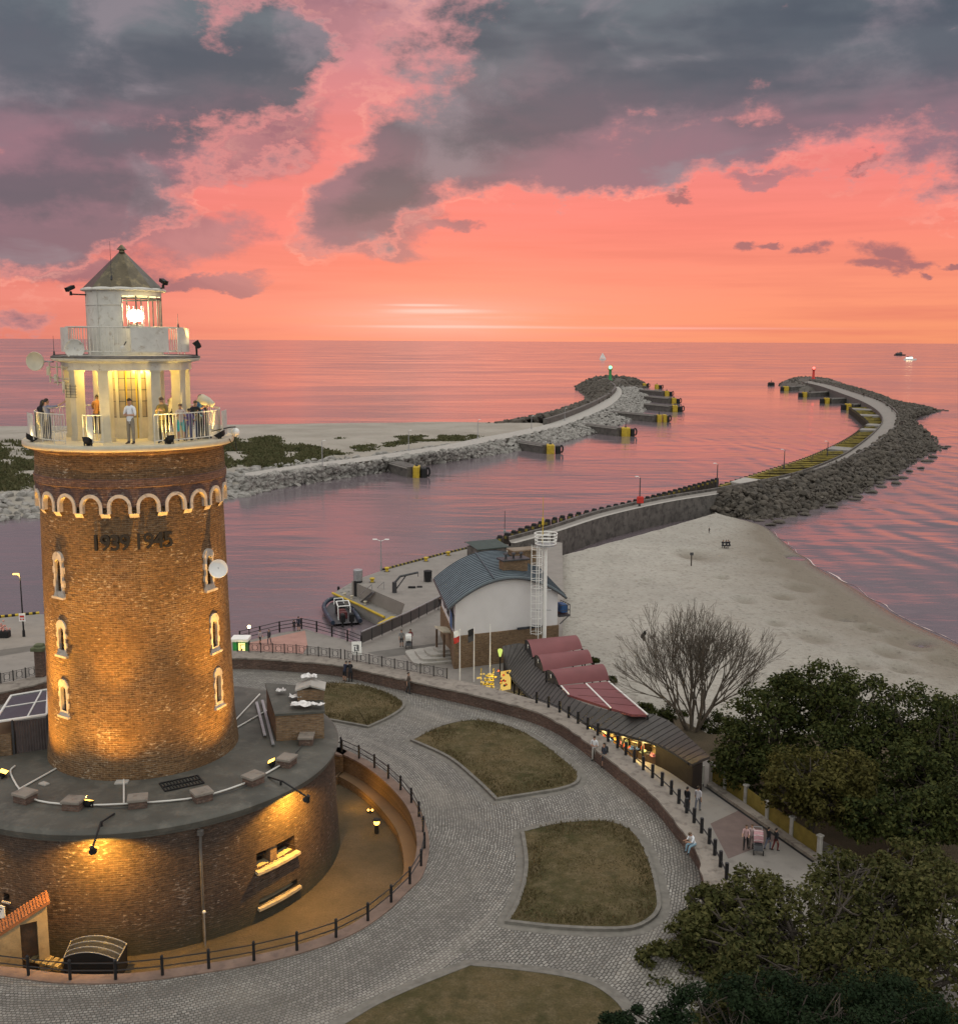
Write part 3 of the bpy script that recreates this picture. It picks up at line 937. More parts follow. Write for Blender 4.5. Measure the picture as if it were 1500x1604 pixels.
sheet(mb, [*zset(PIN, ZP), *bottom], ZP, holes=[RIM])
tag(mb.build('cobbled_plaza', COBBLE), kind='structure')
mb = MB()
ctr = Vector((sum(p.x for p in RIM)/len(RIM), sum(p.y for p in RIM)/len(RIM), 0))
def shrink(k, z):
    return [Vector((p.x+(ctr.x-p.x)/(ctr-p).to_2d().length*k, p.y+(ctr.y-p.y)/(ctr-p).to_2d().length*k, z)) for p in RIM]
sheet(mb, shrink(-.3, 2.9), 2.9)
tag(mb.build('moat_ground', MOAT), kind='structure')

# parapet wall closing the plaza
w_ = thing('parapet_wall', 'long curved brick parapet wall with broad worn stone coping round the plaza', 'wall', tuple(PIN[60]))
def local(o, par):
    o.parent = par
    o.matrix_parent_inverse = Matrix.Translation(par.location).inverted()
    return o
mb = MB()
mb.grid([zset(PIN, ZP-.1), zset(PIN, ZC-.10)])
mb.grid([zset(POUT, ZQ-.1), zset(POUT, ZC-.10)])
for i in (0, -1): mb.face([(PIN[i].x, PIN[i].y, ZQ), (PIN[i].x, PIN[i].y, ZC-.1), (POUT[i].x, POUT[i].y, ZC-.1), (POUT[i].x, POUT[i].y, ZQ)])
local(mb.build('brick_face', BRICK_W), w_)
mb = MB()
r2 = random.Random(5)
jit = [Vector((r2.gauss(0, .03), r2.gauss(0, .03), 0)) for _ in PIN]
a_ = [p+j for p, j in zip(offset(PIN, -.06), jit)]
b_ = offset(POUT, .06)
mid = [p.lerp(q, .5)+Vector((0, 0, r2.gauss(0, .012))) for p, q in zip(a_, b_)]
mb.grid([zset(a_, ZC-.10), zset(a_, ZC-.01), zset(mid, ZC+.015), zset(b_, ZC-.01), zset(b_, ZC-.10)])
local(mb.build('coping', COPING, smooth=False), w_)

# retaining wall of the moat
w_ = thing('retaining_wall', 'low brick retaining wall ringing the sunken yard of the bastion', 'wall', tuple(RIM[0]))
mb = MB()
mb.grid([zset(RIM, 2.8), zset(RIM, ZP-.04)], close=True)
local(mb.build('brick_face', BRICK_O), w_)
mb = MB()
A = shrink(.10, 0)
B = shrink(-.42, 0)
mb.grid([zset(A, ZP-.06), zset(A, ZP+.045), zset(B, ZP+.045), zset(B, ZP-.05)], close=True)
local(mb.build('coping', mat('red brown rim slabs', (.20, .135, .105), .85, .2, 1.6, bump=.4, col2=(.13, .09, .075), amount=.4)), w_)
# ledge at the foot of that wall on the right
k0 = [i for i, p in enumerate(RIM) if 24 < math.degrees(math.atan2(p.y-TAY, p.x-TAX)-th) % 360 < 118]
inn = shrink(.65, 0)
inn2 = shrink(.02, 0)
mb = MB()
wall_between(mb, [inn[i] for i in k0], [inn2[i] for i in k0], 2.85, 3.3)
tag(mb.build('stone_ledge', BRICK_O), 'low curved ledge along the foot of the sunken yard wall', 'ledge')
TUFT = mat_leaf('dry grass blades', (.075, .065, .028), (.13, .10, .05), (.20, .155, .085))
# lawns with stone kerbs
KERB = mat('kerb stones', (.165, .152, .133), .85, .25, 3., bump=.5, bscale=12., col2=(.14, .125, .11), amount=.4)
LAWNS = {
 'a': [(450, 1110), (470, 1080), (520, 1071), (560, 1073), (590, 1080), (615, 1090), (632, 1100), (633, 1110), (612, 1125), (577, 1141), (545, 1135), (505, 1128), (470, 1125)],
 'b': [(642, 1161), (690, 1138), (740, 1129), (790, 1136), (840, 1158), (890, 1195), (907, 1213), (905, 1228), (880, 1238), (840, 1245), (776, 1255), (742, 1222), (700, 1188)],
 'c': [(815, 1304), (870, 1291), (930, 1286), (968, 1291), (998, 1309), (1020, 1350), (1034, 1408), (1031, 1432), (1012, 1449), (985, 1458), (930, 1459), (860, 1455), (790, 1447), (812, 1405), (821, 1355)],
 'd': [(560, 1590), (640, 1550), (735, 1512), (800, 1518), (880, 1529), (930, 1543), (965, 1566), (985, 1592), (1000, 1640), (1000, 1760), (520, 1760), (470, 1660)]}
corner = {'a': (9,), 'b': (0, 10), 'c': (0, 12), 'd': (2, 8, 9, 10)}
for key, pts in LAWNS.items():
    P = pxs(pts, ZP)
    n = len(P)
    out = []
    for i in range(n):      # smooth sides, sharp corners
        p0 = P[i] if i in corner[key] else P[i-1]
        p3 = P[(i+1) % n] if (i+1) % n in corner[key] else P[(i+2) % n]
        b_, c_ = P[i], P[(i+1) % n]
        for j in range(6):
            t = j/6
            out.append(.5*((2*b_)+(c_-p0)*t+(2*p0-5*b_+4*c_-p3)*t*t+(3*b_-p0-3*c_+p3)*t**3))
    cx = sum(p.x for p in out)/len(out)
    cy = sum(p.y for p in out)/len(out)
    def grow(k, z):
        m = len(out)
        res = []
        for i in range(m):
            t = (out[(i+1) % m]-out[i-1]).to_2d().normalized()
            nn = Vector((t.y, -t.x))
            if nn.dot(Vector((out[i].x-cx, out[i].y-cy))) < 0: nn = -nn
            res.append(Vector((out[i].x+nn.x*k, out[i].y+nn.y*k, z)))
        return res
    mb = MB()
    i0, i1 = grow(-.16, ZP), grow(0, ZP)
    # gently domed turf with a rough edge
    rings = []
    for q in (0, .04, .15, .35, .65, .95):
        rings.append([Vector((p.x+(cx-p.x)*q, p.y+(cy-p.y)*q, ZP+.09+.10*min(1, q*3))) for p in i0])
    mb.grid(rings, close=True)
    mb.face(rings[-1])
    tag(mb.build('lawn_turf', LAWN, smooth='all'), kind='structure')
    mb = MB()
    mb.grid([zset(i0, ZP), zset(i0, ZP+.11), zset(i1, ZP+.11), zset(i1, ZP)], close=True)
    tag(mb.build('lawn_kerb', KERB), kind='structure')
    mb = MB()
    o1 = grow(.34, ZP)
    mb.grid([zset(i1, ZP+.004), zset(o1, ZP+.004)], close=True)
    tag(mb.build('sett_edging', KERB), kind='structure')
    if key in 'abc':         # tufts of long grass, no counting them
        mb = MB()
        r3 = random.Random(ord(key))
        xs_, ys_ = [p.x for p in i0], [p.y for p in i0]
        for _ in range(6000):
            while True:
                x, y = r3.uniform(min(xs_), max(xs_)), r3.uniform(min(ys_), max(ys_))
                ins, k_ = False, len(i0)-1
                for i in range(len(i0)):
                    if (ys_[i] > y) != (ys_[k_] > y) and x < (xs_[k_]-xs_[i])*(y-ys_[i])/(ys_[k_]-ys_[i])+xs_[i]: ins = not ins
                    k_ = i
                if ins: break
            q = .7
            if vnoise(x, y, .7, 9)+.5*r3.random() < .05: continue
            h, a = r3.uniform(.04, .12), r3.uniform(0, PI)
            z = ZP+.16
            mb.face([(x-.03*math.cos(a), y-.03*math.sin(a), z-.02), (x+.03*math.cos(a), y+.03*math.sin(a), z-.02), (x+r3.gauss(0, .04), y+r3.gauss(0, .04), z+h)])
        tag(mb.build('grass_tufts', TUFT, fix=False), {'a': 'sparse tufts of grass on the small lawn behind the bastion', 'b': 'sparse tufts of grass on the pointed middle lawn', 'c': 'sparse tufts of grass on the wide near lawn'}[key], 'grass', kind='stuff')
# ================================================================ LIGHTHOUSE
def part(mb, name, mats, par, smooth=False, fix=True, label=None):
    """mesh in world coordinates, parented without moving it"""
    o = mb.build(name, mats, None, smooth, None, fix)
    o.parent = par
    if par.parent is None:
        o.matrix_parent_inverse = par.matrix_basis.inverted()
    if label: o['label'] = label
    return o

def own(mb, name, mats, label, cat, group=None, smooth=False, kind=None, fix=True):
    return tag(mb.build(name, mats, None, smooth, None, fix), label, cat, group, kind)

def tframe(phi, r, z):
    """frame on the tower face: x along the wall (right), y outwards, z up"""
    a = th+rad(phi)
    o = Vector((math.cos(a), math.sin(a), 0))
    t = Vector((-math.sin(a), math.cos(a), 0))
    p = tpol(phi, r, max(z, 8.0) if r < 4.6 else z)
    p.z = z
    return Matrix(((t.x, o.x, 0, p.x), (t.y, o.y, 0, p.y), (t.z, o.z, 1, p.z), (0, 0, 0, 1)))

def cyl_wall(mb, prof, holes=(), depth=.4, step=3.0, back=None, mi=0, mb_back=None):
    """round wall; prof = [(z, r)]; holes = (phi0, phi1, z0, z1) in degrees"""
    def R(z):
        for (z0, r0), (z1, r1) in zip(prof, prof[1:]):
            if z <= z1: return r0+(r1-r0)*(z-z0)/(z1-z0)
        return prof[-1][1]
    an = sorted(set([round(-180+step*i, 3) for i in range(int(360/step)+1)]+[h[k] for h in holes for k in (0, 1)]))
    zs = sorted(set([z for z, r in prof]+[h[k] for h in holes for k in (2, 3)]))
    for i in range(len(an)-1):
        for j in range(len(zs)-1):
            a, z = (an[i]+an[i+1])/2, (zs[j]+zs[j+1])/2
            if any(h[0] < a < h[1] and h[2] < z < h[3] for h in holes): continue
            mb.face([tpol(an[i], R(zs[j]), zs[j]), tpol(an[i+1], R(zs[j]), zs[j]), tpol(an[i+1], R(zs[j+1]), zs[j+1]), tpol(an[i], R(zs[j+1]), zs[j+1])], mi)
    for h in holes:
        c = [(h[0], h[2]), (h[1], h[2]), (h[1], h[3]), (h[0], h[3])]
        o = [tpol(a, R(z), z) for a, z in c]
        n = [tpol(a, R(z)-depth, z) for a, z in c]
        mb.grid([o, n], mi, True)
        (mb_back or mb).face(n, mi if back is None else back)

def ring_prism(mb, outer, inner, y0, y1, X, m=0):
    """flat frame with an opening; outer and inner are (x, z) loops; y outwards"""
    P = lambda l, y: [X @ Vector((x, y, z)) for x, z in l]
    mb.grid([P(outer, y0), P(outer, y1)], m, True)
    mb.grid([P(inner, y0), P(inner, y1)], m, True)
    loops = [[Vector((x, z, 0)) for x, z in outer], [Vector((x, z, 0)) for x, z in inner]]
    flat = P(outer, y1)+P(inner, y1)
    for t in tessellate_polygon(loops):
        mb.face([flat[i] for i in t], m)

LH = thing('lighthouse', 'round brick lighthouse tower with white lantern, lit amber from below', 'lighthouse', (TAX, TAY, ZR))
WIN = [(-51.5, 15.05, 16.85), (-52.0, 12.68, 14.12), (-52.3, 10.2, 11.72), (48.3, 14.98, 16.68), (51.3, 12.32, 13.95), (52.2, 9.95, 11.62), (140, 15, 16.7), (-150, 13, 14.6), (150, 10, 11.6)]
ZA0, ZA1 = 18.38, 19.30      # arcade band
hw = 2.6                     # half width of a slit in degrees
holes = [(p-hw, p+hw, z0+.22, z1-.30) for p, z0, z1 in WIN]
mb, mbk = MB(), MB()
CW = cyl_wall(mb, [(ZR-.05, 4.24), (ZR+.35, 4.20), (9.2, 4.10), (13.5, 4.0), (17.0, 3.93), (ZA1+.35, 3.86)], holes, .45, 2.5, mb_back=mbk)
for k_ in range(6):
    b1 = MB()
    b1.face([mbk.v[i] for i in mbk.f[k_]])
    part(b1, 'slit_opening', DARKGL, LH)
shaft = part(mb, 'brick_shaft', BRICK_T, LH, smooth=True)
def archpts(w, z0, zs, r, n=8):
    """(x, z) loop: straight legs and a round head"""
    return [(-w, z0), (w, z0)]+[(w*math.cos(PI*i/n)*1.0, zs+r*math.sin(PI*i/n)) for i in range(0, n+1)]
for p, z0, z1 in WIN[:6]:
    mb = MB()
    X = tframe(p, 4.0 if z0 > 12 else 4.05, 0)
    h = z1-z0
    o = []
    zt = z1-.34
    # toothed quoins on both sides, then the round head
    k = 5
    right = []
    for i in range(k):
        a, b_ = z0+.14+(zt-z0-.14)*i/k, z0+.14+(zt-z0-.14)*(i+1)/k
        x = .25 if i % 2 == 0 else .31
        right += [(x, a), (x, b_)]
    head = [(.30*math.cos(PI*i/10), zt+.34*math.sin(PI*i/10)) for i in range(11)]
    outer = [(-.30, z0), (.30, z0), (.30, z0+.14)]+right+head+[(-x, z) for x, z in right[::-1]]+[(-.30, z0+.14)]
    hd = [(.165*math.cos(PI*i/8), z1-.50+.2*math.sin(PI*i/8)) for i in range(9)]
    inner = [(-.165, z0+.22), (.165, z0+.22)]+hd
    ring_prism(mb, outer, inner, -.10, .05, X)
    fr = part(mb, 'window', STONE, LH)
    mb = MB()
    mb.box((0, 0, 0), (.70, .14, .09), mat=X @ Matrix.Translation((0, .07, z0-.02)))
    part(mb, 'sill', STONE, fr)
    mb = MB()
    mb.box((0, 0, 0), (.03, .03, h-.75), mat=X @ Matrix.Translation((0, -.16, (z0+z1)/2-.05)))
    mb.box((0, 0, 0), (.30, .03, .03), mat=X @ Matrix.Translation((0, -.16, (z0+z1)/2)))
    part(mb, 'glazing_bar', BLACKM, fr)

# corbel table: 22 round arches of pale stone under a projecting drum
NA, ROUT = 22, 4.03
dphi = 360/NA
wst, wbr, wdk = MB(), MB(), MB()
zs_ = ZA1-.60        # springing
ri, ro = .35, .48    # inner and outer radius of an arch ring, in metres
half = math.radians(dphi/2)*ROUT
for k in range(NA):
    c = (k+.5)*dphi-180
    P = lambda x, z, r=ROUT: tpol(c+math.degrees(x/ROUT), r, z)
    tt = [PI*i/12 for i in range(13)]
    inn = [(ri, ZA0+.05)]+[(ri*math.cos(t), zs_+ri*math.sin(t)) for t in tt]+[(-ri, ZA0+.05)]
    oux = [(min(half, ro), ZA0+.05)]+[(max(-half, min(half, ro*math.cos(t))), zs_+ro*math.sin(t)) for t in tt]+[(-min(half, ro), ZA0+.05)]
    f, g = ROUT+.06, 3.80
    for i in range(len(inn)-1):
        a, b_, d, e = inn[i], inn[i+1], oux[i+1], oux[i]
        wst.face([P(*a, f), P(*b_, f), P(*d, f), P(*e, f)])
        wst.face([P(*a, f), P(*b_, f), P(*b_, g), P(*a, g)])
        wst.face([P(*e, f), P(*d, f), P(*d, ROUT-.02), P(*e, ROUT-.02)])
    # corbel foot under each leg
    wst.face([P(ri, ZA0+.05, f), P(half, ZA0+.05, f), P(half, ZA0+.05, g), P(ri, ZA0+.05, g)])
    wst.face([P(-ri, ZA0+.05, f), P(-half, ZA0+.05, f), P(-half, ZA0+.05, g), P(-ri, ZA0+.05, g)])
    for sgn in (-1, 1):
        wst.face([P(sgn*(ri+.03), ZA0-.12, 3.95), P(sgn*half, ZA0-.12, 3.95), P(sgn*half, ZA0+.05, f-.02), P(sgn*(ri+.03), ZA0+.05, f-.02)])
    # brick filling above the rings
    xs = [half*i/7 for i in range(-7, 8)]
    top = ZA1+.10
    zo = lambda x: zs_+math.sqrt(max(ro*ro-x*x, 0)) if abs(x) < ro else zs_
    for i in range(14):
        x0, x1 = xs[i], xs[i+1]
        wbr.face([P(x0, zo(x0)-.03), P(x1, zo(x1)-.03), P(x1, top), P(x0, top)])
part(wst, 'arch_frieze', STONE, LH)
part(wbr, 'arch_spandrel', BRICK_DK, LH)
mb = MB()
mb2 = MB()
full = [(-180+2.5*i) for i in range(145)]
mb.grid([[tpol(a, ROUT, ZA1+.10) for a in full], [tpol(a, ROUT+.05, ZA1+.14) for a in full], [tpol(a, ROUT+.05, ZA1+.42) for a in full], [tpol(a, ROUT, ZA1+.46) for a in full]])
part(mb, 'dark_brick_band', BRICK_DK, LH, smooth=True)
mb2.grid([[tpol(a, ROUT, ZA1+.46) for a in full], [tpol(a, 3.98, 20.72) for a in full]])
part(mb2, 'upper_drum', BRICK_T, LH, smooth=True)

# figures of iron on the brickwork
def text_part(s, phi0, phi1, z, size, r, par, m, lean=.0):
    mb = MB()
    n = len(s)
    fc = bpy.data.curves.new('figures', 'FONT')
    for i, ch in enumerate(s):
        if ch == ' ': continue
        fc.body = ch
        fc.size = size
        fc.extrude = .05
        fc.offset = .010
        fc.align_x = 'CENTER'
        o = bpy.data.objects.new('figures', fc)
        COL.objects.link(o)
        dg = bpy.context.evaluated_depsgraph_get()
        me = bpy.data.meshes.new_from_object(o.evaluated_get(dg))
        phi = phi0+(phi1-phi0)*(i+.5)/n
        X = tframe(phi, r, z)
        b = len(mb.v)
        mb.v += [tuple(X @ Vector((v.co.x, .06+v.co.z, v.co.y))) for v in me.vertices]
        for p in me.polygons:
            mb.f.append(tuple(b+k for k in p.vertices))
            mb.m.append(0)
        bpy.data.objects.remove(o)
        bpy.data.meshes.remove(me)
    bpy.data.curves.remove(fc)
    return part(mb, 'figures', m, par)
text_part('1939', -25.6, -3.2, 17.03, .86, 3.96, LH, BLACKM)
text_part('1945', -1.2, 21.6, 17.05, .86, 3.96, LH, BLACKM)

# gallery
mb = MB()
ZD = 21.05
mb.lathe([(r_*TK, z_) for r_, z_ in ((3.96, 20.60), (4.06, 20.70), (4.20, 20.72), (4.24, 20.82))], (TAX, TAY, 0), 72)
part(mb, 'brick_corbel', BRICK_DK, LH, smooth=True)
mb = MB()
mb.lathe([(r_*TK, z_) for r_, z_ in ((4.1, 20.82), (4.42, 20.82), (4.46, 20.87), (4.46, 20.98), (4.42, ZD), (0.02, ZD))], (TAX, TAY, 0), 72)
deck = part(mb, 'gallery_deck', CREAM, LH, smooth=True)
RR, ZH = 3.88, ZD+1.12
def arc(a0, a1, r, z, st=3.0):
    n = max(2, int(abs(a1-a0)/st)+1)
    return [tpol(a0+(a1-a0)*i/(n-1), r, z) for i in range(n)]
def rail_seg(a0, a1, par, name='railing', solids=(), r=RR, z0=ZD, z1=ZH, stepb=2.3):
    mb = MB()
    for z in (z1, z0+.12):
        mb.tube(arc(a0, a1, r, z), .024, 5)
    n = max(2, int(abs(a1-a0)/stepb))
    for i in range(n+1):
        a = a0+(a1-a0)*i/n
        mb.cyl(tpol(a, r, z0 if i % 6 == 0 or i == n else z0+.12), tpol(a, r, z1), .011 if i % 6 else .02, None, 4)
    for b0, b1 in solids:
        A, B = arc(b0, b1, r+.012, 0, 2), arc(b0, b1, r-.012, 0, 2)
        wall_between(mb, A, B, z0+.1, z1-.02)
    return part(mb, name, WHITE, par)
rail_seg(-78, -41, LH, solids=[(-78, -66)])
rail_seg(-28, -16, LH, solids=[(-23, -20)])
rail_seg(14, 78, LH, solids=[(66, 78)])
rail_seg(78, 282, LH, stepb=2.8)
for phi in (-57, -21.5, 24.5, 57.5, 103, 148, -150, -104):
    mb = MB()
    X = tframe(phi, 2.45, 0)
    mb.box((0, 0, 0), (.40, .40, 2.74), mat=X @ Matrix.Translation((0, 0, ZD+1.37)))
    mb.box((0, 0, 0), (.46, .46, .16), mat=X @ Matrix.Translation((0, 0, ZD+.08)))
    mb.box((0, 0, 0), (.47, .47, .10), mat=X @ Matrix.Translation((0, 0, ZD+2.74)))
    part(mb, 'column', CREAM, LH)
# glazed stair cabin inside the columns
cab = MB()
nC = 8
Rc = 1.16
for i in range(nC):
    p0, p1 = 22.5+45*i-45, 22.5+45*(i+1)-45
    a, b_ = tpol(p0, Rc, 0), tpol(p1, Rc, 0)
    lo, hi = (ZD+.02, ZD+3.05), None
    q = a.lerp(b_, .08)
    s = a.lerp(b_, .92)
    for u, v, z0, z1 in ((a, q, ZD, ZD+3.0), (s, b_, ZD, ZD+3.0), (q, s, ZD, ZD+.85), (q, s, ZD+2.8, ZD+3.0)):
        cab.face([(u.x, u.y, z0), (v.x, v.y, z0), (v.x, v.y, z1), (u.x, u.y, z1)])
cabin = part(cab, 'stair_cabin', CREAM, LH)
mb, gb = MB(), MB()
for i in range(nC):
    p0, p1 = 22.5+45*i-45, 22.5+45*(i+1)-45
    a, b_ = tpol(p0, Rc-.03, 0), tpol(p1, Rc-.03, 0)
    q, s = a.lerp(b_, .08), a.lerp(b_, .92)
    for z in (ZD+.87, ZD+1.5, ZD+1.95, ZD+2.4, ZD+2.78):
        mb.tube([(q.x, q.y, z), (s.x, s.y, z)], .018, 4)
    for t in (0, .33, .66, 1):
        c = q.lerp(s, t)
        mb.cyl((c.x, c.y, ZD+.85), (c.x, c.y, ZD+2.8), .016, None, 4)
    q, s = a.lerp(b_, .08), a.lerp(b_, .92)
    gb.face([(q.x, q.y, ZD+.86), (s.x, s.y, ZD+.86), (s.x, s.y, ZD+2.79), (q.x, q.y, ZD+2.79)])
part(mb, 'window_lattice', DARKG, cabin)
GLASSL = mat('lit frosted glass', (.30, .25, .18), .15, .15, 2., bump=0)
part(gb, 'window_pane', GLASSL, cabin)
mb = MB()
X = tframe(0, Rc-.02, 0)
mb.box((0, 0, 0), (.05, .06, 2.9), mat=X @ Matrix.Translation((-.08, .02, ZD+1.47)))
mb.box((0, 0, 0), (.05, .06, 2.9), mat=X @ Matrix.Translation((.30, .02, ZD+1.47)))
part(mb, 'door_frame', YELLOW, cabin)
# canopy over the gallery and the upper balcony
mb = MB()
mb.lathe([(r_*TK, z_) for r_, z_ in ((0.02, 24.10), (2.20, 24.10), (2.20, 23.80), (2.72, 23.80), (2.72, 24.08), (3.08, 24.16), (3.12, 24.24), (3.02, 24.34), (0.02, 24.40))], (TAX, TAY, 0), 64)
part(mb, 'gallery_canopy', [WHITE], LH, smooth=True)
mb = MB()
mb.lathe([(r_*TK, z_) for r_, z_ in ((3.10, 24.25), (3.13, 24.30), (3.0, 24.37))], (TAX, TAY, 0), 64)
part(mb, 'canopy_rim', CONC_D, LH)
rail_seg(-180, 180, LH, 'balcony_railing', solids=[(-88, -60), (52, 84), (4, 40)], r=2.45, z0=24.40, z1=25.46, stepb=4.0)
# lantern house
ZL0, ZL1 = 24.36, 26.90
gl = (-4, 200, 25.42, 26.68)
mb = MB()
RL = 1.56
def drum(mb, r):
    an = [-180+4*i for i in range(91)]
    for i in range(90):
        for z0, z1 in ((ZL0, gl[2]), (gl[2], gl[3]), (gl[3], ZL1)):
            if (gl[0] <= (an[i]+an[i+1])/2 <= gl[1] or (an[i]+an[i+1])/2 < gl[1]-360) and z0 == gl[2]: continue
            mb.face([tpol(an[i], r, z0), tpol(an[i+1], r, z0), tpol(an[i+1], r, z1), tpol(an[i], r, z1)])
drum(mb, RL)
drum(mb, RL-.06)
for z in (gl[2], gl[3]):
    mb.grid([arc(gl[0], gl[1], RL, z, 4), arc(gl[0], gl[1], RL-.06, z, 4)])
lant = part(mb, 'lantern_house', WHITE, LH, smooth=True)
mb = MB()
mb.lathe([(r_*TK, z_) for r_, z_ in ((RL+.005, 26.30), (RL+.035, 26.31), (RL+.035, 26.36), (RL+.005, 26.37))], (TAX, TAY, 0), 60, a0=th+rad(200), a1=th+rad(356))
for a in (-150, -118, -86, -44):
    mb.box((0, 0, 0), (.05, .03, 2.5), mat=tframe(a, RL+.01, 25.63))
part(mb, 'wall_band', WHITE, lant)
mb = MB()
for a in (-4, 18, 40, 62, 84, 106, 128, 152, 176, 200):
    mb.cyl(tpol(a, RL-.03, gl[2]), tpol(a, RL-.03, gl[3]), .03, None, 5)
mb.tube(arc(gl[0], gl[1], RL-.03, gl[3]-.10), .035, 5)
mb.tube(arc(gl[0], gl[1], RL-.03, gl[2]+.03), .03, 5)
part(mb, 'lantern_glazing_bar', DARKG, lant)
mb = MB()
mb.lathe([(r_*TK, z_) for r_, z_ in ((.02, ZL1-.03), (1.70, ZL1-.03), (1.78, ZL1+.0), (1.76, ZL1+.06), (1.58, ZL1+.12))], (TAX, TAY, 0), 48)
part(mb, 'cap_eave', WHITE, LH, smooth=True)
mb = MB()
mb.lathe([(r_*TK, z_) for r_, z_ in ((1.70, ZL1+.08), (.13, 28.42), (.11, 28.5), (.22, 28.52), (.05, 28.70), (.001, 28.72))], (TAX, TAY, 0), 12)
part(mb, 'cone_roof', ROOFCU, LH)
# the light itself
lp = tpol(34, .78, 25.92)
mb = MB()
mb.ball(lp, .27, 12, sc=(1.2, 1.2, .9))
part(mb, 'signal_lamp', L_WHITE, LH, smooth='all')
mb = MB()
mb.cyl((lp.x, lp.y, 24.4), (lp.x, lp.y, 25.5), .09, .09, 10)
mb.cyl((lp.x, lp.y, 25.5), (lp.x, lp.y, 25.58), .28, .28, 12)
for k in range(6):
    a = k*PI/3
    mb.cyl((lp.x+.33*math.cos(a), lp.y+.33*math.sin(a), 25.5), (lp.x+.33*math.cos(a), lp.y+.33*math.sin(a), 26.3), .012, None, 4)
part(mb, 'lamp_pedestal', GREYM, LH)
o = lamp('lantern_light', 'POINT', lp+Vector((0, 0, .36)), 240, (1, .80, .40), None, .15)
o2 = lamp('lantern_glow', 'POINT', tpol(30, 2.1, 25.9), 70, (1, .74, .30), None, .1)
# light under the canopy
for a in (-40, 10, 55, 150, -130):
    lamp('canopy_light', 'POINT', tpol(a, 1.85, 23.72), 110, (1, .66, .14), None, .12)
lamp('cabin_light', 'POINT', tpol(0, 0.1, 23.2), 40, (1, .78, .36), None, .2)

# floodlights standing on the gallery edge, shining up at the columns
def flood(name, label, pos, aim, group, energy, spot, size=.26, color=SODIUM, tilt_m=None, post=0.0, glow=None, cat='floodlight', head=(.34, .22, .30)):
    """yoke-mounted flood: yoke, housing, glass; z axis of the housing looks at the aim"""
    pos, aim = Vector(pos), Vector(aim)
    t = thing(name, label, cat, pos, 0, group)
    hc = pos+Vector((0, 0, post+.20))
    d = (aim-hc).normalized()
    R3 = d.to_track_quat('Z', 'Y').to_matrix().to_4x4()
    X = Matrix.Translation(hc) @ R3
    mb = MB()
    w, dp, h = head
    rows = [[X @ Vector((sx*w*k, sy*h*k, z)) for sx, sy in ((-.5, -.5), (.5, -.5), (.5, .5), (-.5, .5))] for k, z in ((.55, -dp*.75), (.8, -dp*.45), (1, dp*.15), (1.08, dp*.16), (1.08, dp*.24))]
    mb.grid(rows, close=True)
    mb.face(rows[0])
    part(mb, 'housing', BLACKM, t)
    mb = MB()
    mb.face([X @ Vector((sx*w*.96, sy*h*.96, dp*.20)) for sx, sy in ((-.5, -.5), (.5, -.5), (.5, .5), (-.5, .5))])
    part(mb, 'glass', glow or L_SOD, t)
    mb = MB()
    for sx in (-1, 1):
        mb.box((0, 0, 0), (.025, .05, .26), mat=Matrix.Translation(hc) @ Matrix.Rotation(math.atan2(d.y, d.x)-PI/2, 4, 'Z') @ Matrix.Translation((sx*w*.58, 0, -.09)))
    mb.box((0, 0, 0), (w*1.2, .05, .025), mat=Matrix.Translation(pos+Vector((0, 0, post+.0))) @ Matrix.Rotation(math.atan2(d.y, d.x)-PI/2, 4, 'Z'))
    mb.cyl(pos-Vector((0, 0, .02)), pos+Vector((0, 0, max(post, .01))), .03 if post else .07, None, 6)
    part(mb, 'yoke', BLACKM, t)
    if energy:
        l = lamp(name+'_light', 'SPOT', hc+d*(dp*.3), energy, color, None, .06, aim, spot, .6)
    return t
FG = 'floodlights along the gallery edge'
names = {-69: 'black floodlight on the far left of the gallery edge below the solid rail panel', -23: 'black floodlight on the gallery edge left of the standing man in white', 21: 'black floodlight on the gallery edge right of the standing man in white', 61: 'black floodlight at the right end of the gallery edge by the globe lamp'}
for a in (-69, -23, 21, 61):
    flood('floodlight', names[a], tpol(a, 4.22, ZD), tpol(a*.92, 2.7, 23.8), FG, 260, 76, color=(1, .66, .16), glow=L_WARM, head=(.26, .2, .42))
# ---------------------------------------------------------------- things fixed to the tower
def dish(name, label, c, facing, r, m, arm, group=None):
    """shallow round reflector with rim, bracket and feed"""
    c, facing = Vector(c), Vector(facing).normalized()
    t = thing(name, label, 'antenna dish', c, 0, group)
    X = Matrix.Translation(c) @ facing.to_track_quat('Z', 'Y').to_matrix().to_4x4()
    mb = MB()
    prof = [(.001, -.05), (r*.5, -.03), (r*.9, .02), (r, .05), (r*1.03, .03), (r*1.0, -.02), (r*.6, -.10), (.06, -.14), (.001, -.14)]
    rows = [[X @ Vector((q*math.cos(2*PI*i/24), q*math.sin(2*PI*i/24), z)) for i in range(24)] for q, z in prof]
    mb.grid(rows, close=True)
    part(mb, 'reflector', m, t, smooth=True)
    mb = MB()
    b = X @ Vector((0, 0, -.12))
    mb.tube([b, Vector(arm)], .03, 6)
    mb.box(tuple(b), (.12, .12, .14))
    part(mb, 'bracket', GREYM, t)
    return t
camdir = lambda p: (Vector((0, 0, CAM_H))-Vector(p))
p = tpol(49.5, 4.42, 15.86)
dish('antenna_dish', 'white round antenna dish over the top right slit window of the tower', p, camdir(p)+Vector((8, 0, 0)), .37, WHITE_P, tpol(44, 3.9, 15.8))
p = tpol(-46, 2.85, 24.62)
dish('antenna_dish', 'white round antenna dish standing against the left end of the upper balcony', p, camdir(p)+Vector((3, 0, 2)), .36, WHITE, tpol(-46, 2.46, 24.62))
p = tpol(-83, 3.72, 24.12)
